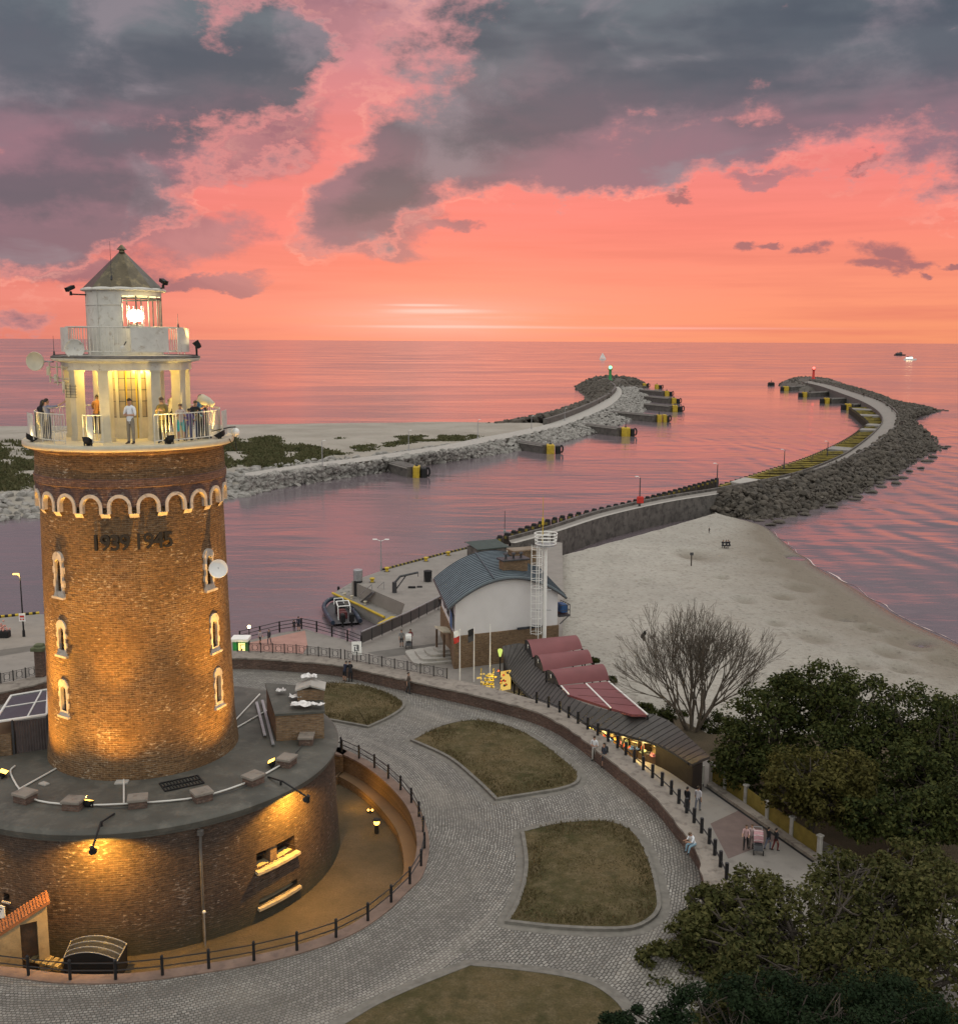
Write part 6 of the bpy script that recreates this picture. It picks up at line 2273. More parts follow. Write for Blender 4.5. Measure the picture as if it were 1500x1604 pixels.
SEAMD = mat('dark brown seam', (.045, .04, .038), .5, .2, 2.)
for i in range(1, nA-1, 2):
    mb = MB()
    d = (FE[i+1]-FE[i-1]).normalized()*.022
    a = [RP(i, q/n_, .0)-d for q in range(n_+1)]
    b = [RP(i, q/n_, .0)+d for q in range(n_+1)]
    mb.grid([a, [p+Vector((0, 0, .035)) for p in a], [p+Vector((0, 0, .035)) for p in b], b])
    part(mb, 'roof_seam', SEAMD, rfA)
mb = MB()
mb.tube([RP(i, 0, -.08)+(FE[i]-BE[i]).to_2d().to_3d().normalized()*.05 for i in range(0, nA, 2)], .06, 5)
part(mb, 'gutter', BLACKM, ar)
# stall floor, back wall, dividers
Q = lambda i, q, z: Vector((FE[i].x+(BE[i].x-FE[i].x)*q, FE[i].y+(BE[i].y-FE[i].y)*q, z))
i0, i1 = 32, 80
mb = MB()
mb.grid([[Q(i, .62, ZQ) for i in range(8, nA)], [Q(i, .62, 3.95) for i in range(8, nA)]])
part(mb, 'back_wall', mat('stall back boards', (.34, .26, .15), .8, .25, 3., bump=.2), ar)
STW = mat('dark stall boards', (.018, .012, .010), .75, .3, 3., bump=.3)
mb = MB()
for a, b in ((i1, nA-1), (0, 7)):
    mb = MB()
    A = [Q(i, .05, ZQ-.02) for i in range(a, b+1)]
    mb.grid([A, zset(A, 3.42)])
    for i in (a, b): mb.grid([[Q(i, .05, ZQ), Q(i, .62, ZQ)], [Q(i, .05, 3.42), Q(i, .62, 3.9)]])
    part(mb, 'closed_shutter', STW, ar)
for i in list(range(10, i1, 6)):
    mb = MB()
    p = Q(i, .06, ZQ)
    mb.box((p.x, p.y, (ZQ+3.45)/2), (.10, .10, 3.45-ZQ))
    part(mb, 'post', BLACKM, ar)
for i in range(i0, i1, 6):
    mb = MB()
    mb.grid([[Q(i, .12, ZQ), Q(i, .61, ZQ)], [Q(i, .12, 3.45), Q(i, .61, 3.9)]])
    part(mb, 'partition', STW, ar)
# stalls: counter, tube lamp and goods
r6 = random.Random(12)
pal = [(.45, .07, .04), (.5, .28, .05), (.06, .12, .3), (.5, .42, .28), (.16, .2, .14), (.42, .16, .2), (.04, .04, .05), (.5, .42, .1)]
palm = [mat('toy colour %s' % w, c, .5, .2, 5., bump=0) for w, c in zip(('red', 'orange', 'blue', 'cream', 'teal', 'pink', 'black', 'yellow'), pal)]
words = ['first', 'second', 'third', 'fourth', 'fifth', 'sixth', 'seventh', 'eighth', 'ninth', 'tenth', 'eleventh', 'twelfth', 'thirteenth']
for k, i in enumerate(range(i0, i1-1, 6)):
    j = min(i+6, i1)
    t = thing('market_stall', 'lit stall in the arcade, %s from the blue roofed building, counter piled with goods' % words[k], 'stall', tuple(Q(i, .3, ZQ)), 0, 'souvenir stalls under the dark roof')
    a, b = Q(i, .10, ZQ), Q(j, .10, ZQ)
    c, d = Q(i, .34, ZQ), Q(j, .34, ZQ)
    mb = MB()
    f = lambda p, q, s: p.lerp(q, s)
    foot = [f(a, b, .06), f(a, b, .94), f(c, d, .94), f(c, d, .06)]
    mb.grid([foot, zset(foot, ZQ+.42)], close=True)
    mb.face(zset(foot, ZQ+.42))
    part(mb, 'counter', WOOD, t)
    mb = MB()
    e0, e1 = Q(i, .57, 0), Q(j, .57, 0)
    for z in (.65, .95, 1.2):
        mb.grid([[f(e0, e1, .08)+Vector((0, 0, ZQ+z)), f(e0, e1, .92)+Vector((0, 0, ZQ+z))], [f(e0, e1, .08)+(a-c).normalized()*.22+Vector((0, 0, ZQ+z)), f(e0, e1, .92)+(a-c).normalized()*.22+Vector((0, 0, ZQ+z))]])
    part(mb, 'shelf', WOOD, t)
    mb = MB()
    q0, q1 = Q(i, .16, 3.44), Q(j, .16, 3.44)
    mb.tube([f(q0, q1, .15), f(q0, q1, .85)], .035, 6)
    part(mb, 'tube_lamp', L_TUBE, t)
    mb = MB()
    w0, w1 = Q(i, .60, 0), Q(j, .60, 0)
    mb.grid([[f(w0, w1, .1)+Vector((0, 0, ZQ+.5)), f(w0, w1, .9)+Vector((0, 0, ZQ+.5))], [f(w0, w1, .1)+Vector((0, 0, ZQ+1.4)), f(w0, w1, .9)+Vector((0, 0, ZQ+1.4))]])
    part(mb, 'glowing_backdrop', L_STALL, t)  # backdrop glows by itself in place of lamp light on the wall
    mid = f(Q(i, -.02, 3.38), Q(j, -.02, 3.38), .5)
    lamp('stall_light', 'POINT', mid, 130, (1, .68, .22), None, .2)
    for g in range(7):
        s = (g+.5)/7
        m = palm[r6.randrange(8)]
        p = f(a, b, s).lerp(f(c, d, s), r6.uniform(.15, .6))
        z = ZQ+.42
        gb = MB()
        kind = r6.randrange(3)
        sz = r6.uniform(.10, .17)
        if kind == 0:
            gb.ball((p.x, p.y, z+sz), sz, 10)
            nm, lb = 'beach_ball', 'ball'
        elif kind == 1:
            gb.lathe([(sz*1.3, 0), (sz*1.3, .02), (sz*.7, .04), (sz*.65, sz*.9), (.001, sz)], (p.x, p.y, z), 12)
            nm, lb = 'sun_hat', 'hat'
        else:
            gb.cbox((p.x, p.y, z+sz), (sz*1.4, sz*.9, sz*2), .03, r6.uniform(0, 3))
            gb.tube([(p.x-sz*.4, p.y, z+sz*2), (p.x-sz*.3, p.y, z+sz*2.6), (p.x+sz*.3, p.y, z+sz*2.6), (p.x+sz*.4, p.y, z+sz*2)], .015, 4)
            nm, lb = 'gift_bag', 'bag'
        own(gb, nm, m, {'ball': 'small beach ball on a stall counter in the arcade', 'hat': 'small sun hat on a stall counter in the arcade', 'bag': 'small gift bag on a stall counter in the arcade'}[lb], lb, {'ball': 'beach balls on the stall counters', 'hat': 'sun hats on the stall counters', 'bag': 'gift bags on the stall counters'}[lb], smooth=True)
    # goods hung along the back
    for g in range(6):
        s = (g+.5)/6
        p = f(e0, e1, s)+(a-c).normalized()*.14
        gb = MB()
        gb.cbox((p.x, p.y, ZQ+.86), (.16, .1, .2), .02, r6.uniform(0, 1))
        gb.cbox((p.x+.05, p.y, ZQ+1.11), (.12, .1, .2), .02, r6.uniform(0, 1))
        part(gb, 'shelf_goods', palm[r6.randrange(8)], t)
# lit souvenir stand at the far end
sp_ = at(781, 1086, ZQ)
t = thing('souvenir_stand', 'brightly lit yellow souvenir stand at the far end of the arcade', 'stand', sp_)
mb = MB()
for k in range(5): sbox(mb, (sp_.x-.75+.03*k, sp_.y+.1, ZQ+.02+.28*k), (.9-.1*k, .5-.05*k, .05))
for x in (-1.15, -.35): mb.cyl((sp_.x+x, sp_.y+.3, ZQ), (sp_.x+x, sp_.y+.3, ZQ+1.6), .03, None, 5)
part(mb, 'shelf', YELLOW, t)
mb = MB()
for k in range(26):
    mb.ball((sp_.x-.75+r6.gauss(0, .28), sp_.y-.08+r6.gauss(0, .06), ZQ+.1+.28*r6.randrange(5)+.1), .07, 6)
part(mb, 'glowing_trinkets', L_STAND, t)  # trinkets emit their own glow instead of being lit
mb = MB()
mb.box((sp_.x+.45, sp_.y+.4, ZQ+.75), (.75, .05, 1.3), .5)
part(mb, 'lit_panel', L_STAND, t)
mb = MB()
for k in range(14):
    mb.ball((sp_.x+.35+r6.gauss(0, .22), sp_.y+.15+r6.gauss(0, .08), ZQ+.5+r6.random()*1.0), .09, 6, m=k % 3)
part(mb, 'goods', [palm[0], palm[6], palm[1]], t)
mb = MB()
mb.grid([[(sp_.x-1.3+.18*i, sp_.y-.75, ZQ) for i in range(9)], [(sp_.x-1.3+.18*i, sp_.y-.75, ZQ+.5) for i in range(9)]])
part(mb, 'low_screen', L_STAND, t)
mb = MB()
for i in range(9): mb.cyl((sp_.x-1.3+.18*i, sp_.y-.79, ZQ), (sp_.x-1.3+.18*i, sp_.y-.79, ZQ+.55), .03, None, 4)
part(mb, 'screen_bar', BLACKM, t)
lamp('stand_light', 'POINT', (sp_.x-.2, sp_.y-.4, ZQ+1.3), 40, (1, .8, .28), None, .15)
t = thing('ice_cream_sign', 'glowing yellow green cone shaped sign at the end of the arcade', 'sign', at(783, 1028, 3.6))
mb = MB()
mb.lathe([(.001, -.05), (.07, 0), (.15, .32), (.17, .4), (.14, .5), (.001, .56)], (0, 0, 0), 10)
mb.build('lit_body', mat_emit('yellow green glow', (.75, .9, .2), .9), t, smooth=True)
mb = MB()
mb.cyl((0, 0, -1.3), (0, 0, -.05), .04, None, 6)
mb.build('post', BLACKM, t)

# red awnings behind the arcade
AW = [((823, 1004), (898, 997), (912, 1018), (834, 1031)), ((838, 1028), (916, 1020), (928, 1040), (851, 1053)), ((855, 1052), (940, 1042), (954, 1067), (875, 1075))]
lab = ['faded red barrel awning nearest the harbour building', 'faded red barrel awning in the middle of the three', 'faded red barrel awning next to the flat striped one']
for (a, b, c, d), lb in zip(AW, lab):
    zA = 4.55
    A, B, C, D_ = at(*a, zA+.3), at(*b, zA+.3), at(*c, zA-.25), at(*d, zA-.25)
    t = thing('barrel_awning', lb, 'awning', (A+C)/2-Vector((0, 0, 2)), 0, 'red barrel awnings')
    g = []
    for i in range(13):
        q = i/12
        row = []
        for j in range(9):
            p = A.lerp(B, j/8).lerp(D_.lerp(C, j/8), q)
            row.append(p+Vector((0, 0, .42*math.sin(PI*min(1, q*.95+.02))**.75+.0)))
        g.append(row)
    mb = MB()
    mb.grid(g)
    part(mb, 'canvas_roof', REDROOF, t, smooth='all')
    for e in (0, 8):
        mb = MB()
        prof = [r[e] for r in g]
        mb.grid([prof, [Vector((p.x, p.y, min(prof[0].z, prof[-1].z)-.12)) for p in prof]])
        part(mb, 'end_panel', DARKG, t)
    for p in (g[-1][0], g[-1][-1], g[0][0], g[0][-1]):
        mb = MB()
        mb.cyl((p.x, p.y, 1.2), p, .05, None, 6)
        part(mb, 'post', BLACKM, t)
    mb = MB()
    p = g[5][0]
    mb.box((p.x-.04, p.y, p.z-.28), (.05, .5, .16))
    part(mb, 'end_plate', WHITE, t)
t = thing('flat_awning', 'flat red awning with three white bands at the end of the awnings', 'awning', at(930, 1095, 2.5))
F4 = pxs([(878, 1074), (954, 1067), (1014, 1119.5), (989, 1119), (956, 1109), (890, 1088)], 4.45)
mb = MB()
sheet(mb, F4, 4.45, skirt=.14)
part(mb, 'sheet_roof', REDROOF, t)
mb = MB()
for a, b in (((879, 1074.5), (890.5, 1087.5)), ((918, 1071), (956, 1108.5)), ((953, 1067.5), (1013.5, 1119))):
    mb.tube([at(*a, 4.49), at(*b, 4.49)], .055, 5)
part(mb, 'white_band', WHITE_P, t)
mb = MB()
for a, b in (((890, 1078), (968, 1080)), ((905, 1089), (985, 1094)), ((930, 1099), (998, 1106))):
    mb.tube([at(*a, 4.455), at(*b, 4.455)], .02, 4)
part(mb, 'sheet_joint', mat('dark red joint', (.12, .04, .04), .6), t)
for p in F4[::2]:
    mb = MB()
    mb.cyl((p.x, p.y, 1.2), (p.x, p.y, 4.4), .05, None, 6)
    part(mb, 'post', BLACKM, t)

# white board at the arcade end, boundary fence with pale posts
t = thing('advert_board', 'white upright board at the near end of the arcade', 'board', at(1093, 1232, ZQ))
mb = MB()
mb.cbox((0, 0, .62), (.62, .07, 1.0), .02, .2)
mb.build('panel', WHITE, t)
mb = MB()
for s in (-.25, .25): mb.cyl((s, 0, 0), (s, .05, .2), .03, None, 5)
mb.build('leg', DARKG, t)
bf = thing('boundary_fence', 'fence of ochre boards between pale posts along the promenade under the trees', 'fence', at(1133, 1232, ZQ))
fp = pxs([(1113, 1224), (1135, 1238), (1167, 1260), (1201, 1286), (1239, 1312), (1282, 1342)], ZQ)
for p in fp:
    mb = MB()
    mb.cbox((p.x, p.y, ZQ+.5), (.2, .2, 1.0), .03, .6)
    mb.cbox((p.x, p.y, ZQ+1.02), (.27, .27, .07), .02, .6)
    part(mb, 'post', CONC_L, bf)
for a, b in zip(fp, fp[1:]):
    mb = MB()
    n = 16
    d = (b-a)
    nn = Vector((-d.y, d.x, 0)).normalized()
    for i in range(n):
        p, q = a.lerp(b, .05+.9*i/n), a.lerp(b, .05+.9*(i+.93)/n)
        hh = ZQ+.88+.02*r6.random()
        mb.grid([[Vector((x.x, x.y, ZQ+.05))+nn*s for x, s in ((p, 0), (q, 0), (q, .03), (p, .03))], [Vector((x.x, x.y, hh))+nn*s for x, s in ((p, 0), (q, 0), (q, .03), (p, .03))]], close=True)
        mb.face([Vector((x.x, x.y, hh))+nn*s for x, s in ((p, 0), (q, 0), (q, .03), (p, .03))])
    part(mb, 'board_panel', YGREEN, bf)
t = thing('kerb_plinth', 'low concrete plinth with a dark gutter along the ochre fence', 'plinth', at(1180, 1290, ZQ))
A = resample(pxs([(1106, 1232), (1160, 1270), (1235, 1322), (1275, 1350)], ZQ), 30)
B = resample(pxs([(1116, 1229), (1170, 1265), (1245, 1319), (1285, 1346)], ZQ), 30)
mb = MB()
wall_between(mb, A, B, ZQ-.02, ZQ+.16)
part(mb, 'plinth_wall', COPING, t)
mb = MB()
mb.grid([zset(A, ZQ+.006), zset(offset(A, -.14), ZQ+.006)])
part(mb, 'gutter_channel', BLACKM, t)
# ================================================================ PIERS
def rock_mesh(name, seed, m, flat=.75, ang=.35):
    r = random.Random(seed)
    bm = bmesh.new()
    bmesh.ops.create_icosphere(bm, subdivisions=2, radius=1.0)
    cuts = [(Vector((r.gauss(0, 1), r.gauss(0, 1), r.gauss(0, 1))).normalized(), r.uniform(.45, .8)) for _ in range(9)]
    for v in bm.verts:
        for n, d in cuts:
            k = v.co.dot(n)
            if k > d: v.co -= n*(k-d)
        v.co.z *= flat
        v.co *= 1+.06*r.random()
    me = bpy.data.meshes.new(name)
    bm.to_mesh(me)
    bm.free()
    me.materials.append(m)
    return me

def tetra_mesh(name, m):
    mb = MB()
    dirs = [Vector((0, 0, 1))]+[Vector((math.cos(a)*.94, math.sin(a)*.94, -.33)) for a in (0, 2*PI/3, 4*PI/3)]
    for d in dirs:
        mb.cyl(d*-.1, d*1.0, .42, .26, 6)
    o = mb.build(name, m, fix=False)
    me = o.data
    bpy.data.objects.remove(o)
    return me

def scatter(name, label, cat, group, meshes, pts, nmax, smin, smax, seed, stuffname, stufflabel, flatrot=False):
    """nearest ones as things, the rest as one mass"""
    r = random.Random(seed)
    pts = sorted(pts, key=lambda p: p.y)
    rest_v, rest_f = [], []
    for k, p in enumerate(pts):
        s = r.uniform(smin, smax)
        me = meshes[r.randrange(len(meshes))]
        R = Matrix.Rotation(r.uniform(0, 2*PI), 4, 'Z') @ Matrix.Rotation(r.uniform(-.5, .5) if flatrot else r.uniform(0, 2*PI), 4, 'X') @ Matrix.Rotation(r.uniform(-.4, .4), 4, 'Y')
        X = Matrix.Translation(p) @ R @ Matrix.Diagonal((s*r.uniform(.8, 1.3), s*r.uniform(.75, 1.1), s*r.uniform(.75, 1.1), 1))
        if k < nmax:
            o = bpy.data.objects.new(name, me)
            COL.objects.link(o)
            o.matrix_world = X
            tag(o, label, cat, group)
        else:
            b = len(rest_v)
            rest_v += [tuple(X @ v.co) for v in me.vertices]
            rest_f += [tuple(b+i for i in q.vertices) for q in me.polygons]
    if rest_f:
        mb = MB()
        mb.v, mb.f, mb.m = rest_v, rest_f, [0]*len(rest_f)
        o = mb.build(stuffname, meshes[0].materials[0], fix=False)
        tag(o, stufflabel, cat, kind='stuff')

rocks = [rock_mesh('boulder', s, ROCK) for s in range(6)]
tets = [tetra_mesh('tetrapod', ARMOUR)]+[rock_mesh('armour_rock', 20+s, ARMOUR, .9) for s in range(3)]
r7 = random.Random(21)

# rock bank along the near part of the channel (in front of the dunes)
pts = []
nU = len(SPIT)
for _ in range(2000):
    u = r7.random()**.9
    i = min(int(u*(nU-1)), nU-2)
    t = r7.uniform(-.012, .075)
    k_ = u*(nU-1)-i
    a, b = SPIT[i][0].lerp(SPIT[i+1][0], k_), SPIT[i][-1].lerp(SPIT[i+1][-1], k_)
    p = a.lerp(b, t)
    w = max(0, min(1, t/.075))
    L = (b-a).length*.085
    z = 2.0*w-.15
    pts.append(Vector((p.x, p.y, z+.1)))
pts = [p for p in pts if p.x > -150]
scatter('boulder', 'pale angular boulder in the rock bank along the far side of the channel', 'boulder', 'boulders of the far rock bank', rocks, pts, 200, .45, 1.15, 5, 'boulder_bank', 'more distant pale boulders of the same rock bank', True)

# west pier: path, parapet, rock bank on the channel side, armour on the sea side
ZW = 2.6
WP = smooth(pxs([(384, 748), (470, 735), (560, 724), (692, 706), (760, 693), (825, 680), (880, 667), (930, 648), (960, 632), (973, 618), (972, 609), (962, 601)], ZW), 8)   # path, channel edge
WL = smooth(pxs([(384, 741), (470, 728), (560, 717), (685, 699), (750, 686), (815, 674), (868, 661), (915, 643), (945, 628), (962, 616), (964, 608), (956, 601)], ZW), 8)   # path, sea edge
WC = smooth(pxs([(384, 773), (470, 758), (560, 744), (692, 724), (790, 709), (850, 698), (905, 686), (960, 672), (990, 655), (1012, 640), (1016, 625), (1004, 610), (985, 600)], 0), 8)
WS = smooth(pxs([(735, 676), (760, 672), (800, 666), (850, 655), (900, 640), (923, 630), (920, 620), (905, 608), (915, 600), (940, 594.5), (975, 594.5)], 0), 8)
nW = 120
WP, WL = resample(WP, nW), resample(WL, nW)
WC = resample(WC, nW)
wp_ = thing('west_pier', 'left curved pier with a pale walkway, parapet and rock slopes ending at the green beacon', 'pier', tuple(WP[60]))
mb = MB()
mb.grid([WP, WL])
part(mb, 'walkway', CONC_L, wp_)
k0 = int(nW*.30)
mb = MB()
W2 = offset(WL, 1.1)
if (W2[60]-WP[60]).length < (WL[60]-WP[60]).length: W2 = offset(WL, -1.1)
wall_between(mb, WL[k0:], W2[k0:], ZW-.2, ZW+1.5)
part(mb, 'parapet', CONC_D, wp_)
mb = MB()
mb.grid([[p+Vector((0, 0, -.05)) for p in WP], [p.lerp(q, .05)+Vector((0, 0, -.7)) for p, q in zip(WP, WC)], [Vector((p.x, p.y, -.9)) for p in WC]])
part(mb, 'rock_slope', ARMOUR, wp_)
WSr = resample(WS, 90)
W2r = resample(W2[int(nW*.40):], 90)
mb = MB()
rows = []
for i in range(90):
    rows.append([Vector((W2r[i].lerp(WSr[i], t).x, W2r[i].lerp(WSr[i], t).y, 3.2*(1-t)**.7-.6*t+.35*r7.random())) for t in (0, .15, .35, .6, .85, 1)])
mb.grid(rows)
part(mb, 'armour_slope', ARMOUR, wp_)
# head of the pier, closed round the beacon
mb = MB()
hd_ = pxs([(905, 608), (915, 600), (940, 594), (975, 594), (1000, 598), (1010, 606), (985, 612), (960, 618), (930, 624), (918, 618)], .0)
cc = sum(hd_, Vector())/len(hd_)
hd2 = smooth(hd_, 4, True)
rows = [[Vector((p.x+(cc.x-p.x)*q, p.y+(cc.y-p.y)*q, z+.3*r7.random())) for p in hd2] for q, z in ((-.05, -.8), (.12, 1.2), (.3, 2.3), (.55, 2.7), (.9, 2.7))]
mb.grid(rows, close=True)
mb.face(rows[-1])
part(mb, 'pier_head', ARMOUR, wp_)
pts = []
for _ in range(3200):
    u = r7.random()**1.8*(nW-2)
    i = int(u)
    t = r7.uniform(.04, 1.03)
    p = WP[i].lerp(WP[i+1], u-i).lerp(WC[i].lerp(WC[i+1], u-i), t)
    pts.append(Vector((p.x, p.y, ZW*(1-t)*.95+.08)))
scatter('boulder', 'pale boulder on the channel slope of the left pier', 'boulder', 'boulders on the left pier slope', rocks, pts, 95, .45, 1.0, 9, 'boulder_slope', 'more distant pale boulders on the left pier slope', True)
pts = []
for _ in range(1500):
    i = r7.randrange(90)
    t = r7.random()**.8
    p = W2r[i].lerp(WSr[i], t)
    pts.append(Vector((p.x+r7.gauss(0, .6), p.y+r7.gauss(0, 2), 3.3*(1-t)**.7-.4*t)))
for _ in range(420):
    i = r7.randrange(len(hd2))
    q = r7.uniform(-.05, .5)
    p = hd2[i]
    pts.append(Vector((p.x+(cc.x-p.x)*q, p.y+(cc.y-p.y)*q, .2+2.6*min(1, max(q, 0)/.3))))
scatter('tetrapod', 'dark concrete armour block on the sea side of the left pier', 'armour block', 'armour blocks of the left pier', tets, pts, 80, 1.1, 1.8, 11, 'armour_bank', 'more distant dark armour blocks on the left pier')

# beacons
def beacon(label, x, y0, y1, z, m, lm, col):
    p = at(x, y1, z)
    h = aty(x, y0, p.y).z-z
    t = thing('pier_beacon', label, 'beacon', p)
    r = h*.105
    mb = MB()
    mb.lathe([(r*1.9, 0), (r*1.9, h*.08), (r*1.15, h*.10), (r, h*.12), (r*.85, h*.74), (r*1.5, h*.76), (r*1.5, h*.79), (.001, h*.79)], (0, 0, 0), 14)
    mb.build('tower', m, t, smooth=True)
    mb = MB()
    for i in range(8):
        a = 2*PI*i/8
        mb.cyl((r*1.4*math.cos(a), r*1.4*math.sin(a), h*.78), (r*1.4*math.cos(a), r*1.4*math.sin(a), h*.88), r*.07, None, 4)
    mb.tube([(r*1.4*math.cos(2*PI*i/16), r*1.4*math.sin(2*PI*i/16), h*.88) for i in range(17)], r*.08, 4)
    mb.build('gallery_rail', m, t)
    mb = MB()
    mb.ball((0, 0, h*.92), r*1.05, 12)
    mb.build('light', lm, t, smooth='all')
    mb = MB()
    mb.lathe([(r*.5, h*.99), (r*.6, h*1.0), (.001, h*1.06)], (0, 0, 0), 10)
    mb.build('cap', m, t)
    lamp('beacon_light', 'POINT', p+Vector((0, -1.5, h*.92)), 90, col, None, .5)
beacon('green beacon tower with a green light on the head of the left pier', 955, 573.5, 597, 2.6, GREEN, L_GREEN, (.2, 1, .45))
beacon('red beacon tower with a red light on the head of the right pier', 1273, 575, 594, 2.6, RED, L_RED, (1, .1, .08))

# jetties with yellow dolphins
DG = 'concrete jetties with yellow ends on the left side of the channel'
def jetty(label, a, b, wpx, yel, blk, group, ring=True, body=True, h=2.2):
    """a, b: root and end of the finger on the water; yel/blk: pixel spans (x0, x1) of yellow and dark ends"""
    A, B = at(*a, 0), at(*b, 0)
    t = thing('jetty', label, 'jetty', (B.x, B.y, 0), 0, group)
    pxm = FPX/B.y
    d = Vector(((B-A).x, (B-A).y, 0)).normalized()
    n = Vector((-d.y, d.x, 0))
    W = wpx/pxm
    if body:
        mb = MB()
        for k, (z0, z1, w) in enumerate(((-1, h*.72, W*.46), (h*.72, h, W*.5))):
            rows = [[p+n*(s*w)+Vector((0, 0, z)) for p, s in ((A, 1), (B, 1), (B, -1), (A, -1))] for z in (z0, z1)]
            mb.grid(rows, close=True)
            mb.face(rows[1])
            mb.face(rows[0])
        part(mb, 'finger', CONC_D if k else CONC, t)
        mb = MB()
        mb.tube([A+n*W*.5+Vector((0, 0, h*.9)), B+n*W*.5+Vector((0, 0, h*.9))], .12, 4)
        mb.tube([A-n*W*.5+Vector((0, 0, h*.9)), B-n*W*.5+Vector((0, 0, h*.9))], .12, 4)
        part(mb, 'edge_kerb', CONC_L, t)
    def blk_at(x0, x1, hh, wd):
        p0 = B+Vector(((x0-b[0])/pxm, 0, 0))
        p1 = B+Vector(((x1-b[0])/pxm, 0, 0))
        c = (p0+p1)/2
        return c, (p1-p0).length
    for (x0, x1) in yel:
        c, w = blk_at(x0, x1, h, W)
        mb = MB()
        mb.cbox((c.x, c.y, h*.5-.4), (w*.92, W*1.0, h+1.1), w*.10)
        for q in (-.3, .3): mb.box((c.x+w*q, c.y-W*.5-.05, h*.5), (w*.10, .1, h))
        part(mb, 'fender_face', YELLOW, t)
    if blk:
        c, w = blk_at(*blk, h, W)
        mb = MB()
        mb.cbox((c.x, c.y, h*.42-.3), (w*.7, W*.8, h*.8+.9), w*.1)
        if ring:
            rr = h*.42
            mb.tube([(c.x+w*.45+rr*.45*math.cos(2*PI*i/12), c.y-W*.2, h*.55+rr*math.sin(2*PI*i/12)) for i in range(13)], .2, 5)
        part(mb, 'rubber_fender', RUBBER, t)
    mb = MB()
    c, w = blk_at(*(yel[0] if yel else blk), h, W)
    mb.cyl((c.x, c.y, h), (c.x, c.y, h+1.0), .12, None, 5)
    mb.cbox((c.x, c.y, h+.25), (.6, .6, .4), .1)
    part(mb, 'mooring_post', DARKG, t)
jetty('nearest concrete jetty on the left bank with a yellow and black end', (582, 728), (649, 747), 26, [(647, 658)], (658, 671), DG, h=1.9)
jetty('second nearest concrete jetty on the left bank, longer, with a broad yellow end', (795, 700), (857, 710), 20, [(855, 868)], (868, 879), DG, h=1.9)
jetty('third jetty from the near end on the left bank, with a round black fender', (905, 674), (972, 683), 17, [(972, 986)], (985, 994), DG)
jetty('fourth jetty from the near end on the left bank, with two yellow fenders', (958, 654), (1028, 661), 14, [(1028, 1035), (1037, 1043)], (1042, 1048), DG)
jetty('fifth jetty from the near end on the left bank', (1012, 641), (1052, 645), 12, [(1052, 1060)], (1060, 1069), DG)
jetty('sixth jetty from the near end on the left bank', (1012, 628), (1050, 632), 11, [(1051, 1058)], (1057, 1065), DG)
jetty('farthest jetty of the left bank that has a finger', (1004, 617), (1040, 620), 10, [(1040, 1047)], (1046, 1053), DG)
jetty('yellow dolphin standing free at the left pier head, the right one of two', (1024, 609), (1028, 609), 8, [(1025, 1031)], (1030, 1037), 'free standing dolphins', body=False)
jetty('yellow dolphin standing free at the left pier head, the left one of two', (1005, 607), (1008, 607), 8, [(1006, 1011)], (1010, 1016), 'free standing dolphins', body=False)
EG = 'concrete jetties with yellow ends on the right side of the channel'
jetty('dark dolphin standing alone in the water left of the red beacon', (1200, 604), (1203, 604), 9, [], (1200, 1214), 'free standing dolphins', False, False)
jetty('stub jetty with a yellow end below the red beacon', (1262, 610), (1234, 612), 9, [(1226, 1234)], (1221, 1227), EG, False)
jetty('farthest full jetty of the right bank with two yellow fenders', (1325, 618), (1264, 622), 10, [(1256, 1262)], (1249, 1256), EG, False)
jetty('middle jetty of the right bank with a yellow end', (1365, 630), (1298, 632), 11, [(1290, 1297)], (1283, 1290), EG, False)
jetty('nearest jetty of the right bank beside the tip of the timber frame', (1378, 639), (1331, 642), 12, [(1323, 1331)], (1316, 1324), EG, False)

# east pier
ZE_ = 3.0
RPX = [(800, 851), (860, 835), (945, 808), (1043, 786), (1137, 771), (1244, 749), (1321, 723), (1363, 700), (1398, 672), (1404, 655), (1393, 640), (1372, 627), (1342, 617), (1300, 604), (1268, 597)]
LPX = [(797, 846), (857, 830), (942, 803), (1041, 781.5), (1135, 766), (1242, 744), (1308, 720), (1345, 698), (1374, 673), (1382, 657), (1372, 643), (1350, 630), (1322, 619), (1285, 606), (1256, 599)]
nE = 150
ER, EL = resample(smooth(pxs(RPX, ZE_), 8), nE), resample(smooth(pxs(LPX, ZE_), 8), nE)
FLX = smooth(pxs([(782, 857), (860, 829), (932, 812), (1009, 793), (1116, 763), (1201, 737), (1270, 714), (1325, 688), (1351, 669), (1357, 660), (1329, 637)], 2.2), 6)
ep = thing('east_pier', 'long right pier curving out to the red beacon, with walkway, wall and armour slope', 'pier', tuple(ER[60]))
mb = MB()
mb.grid([ER, EL])
part(mb, 'walkway', PAVE, ep)
mb = MB()
ERo = offset(ER, -.55)
if (ERo[50]-EL[50]).length < (ER[50]-EL[50]).length: ERo = offset(ER, .55)
wall_between(mb, ER, ERo, -.5, ZE_+.08)
part(mb, 'sea_wall', CONC_D, ep)
mb = MB()
ERc = offset(ER, -.65)
mb.grid([zset(ER, ZE_+.085), zset(ERo, ZE_+.085)])
part(mb, 'wall_coping', CONC_L, ep)
mb = MB()
ELo = [p+(p-q).to_2d().to_3d().normalized()*.5 for p, q in zip(EL, ER)]
wall_between(mb, EL, ELo, -.5, ZE_+.35)
part(mb, 'channel_wall', CONC_D, ep)
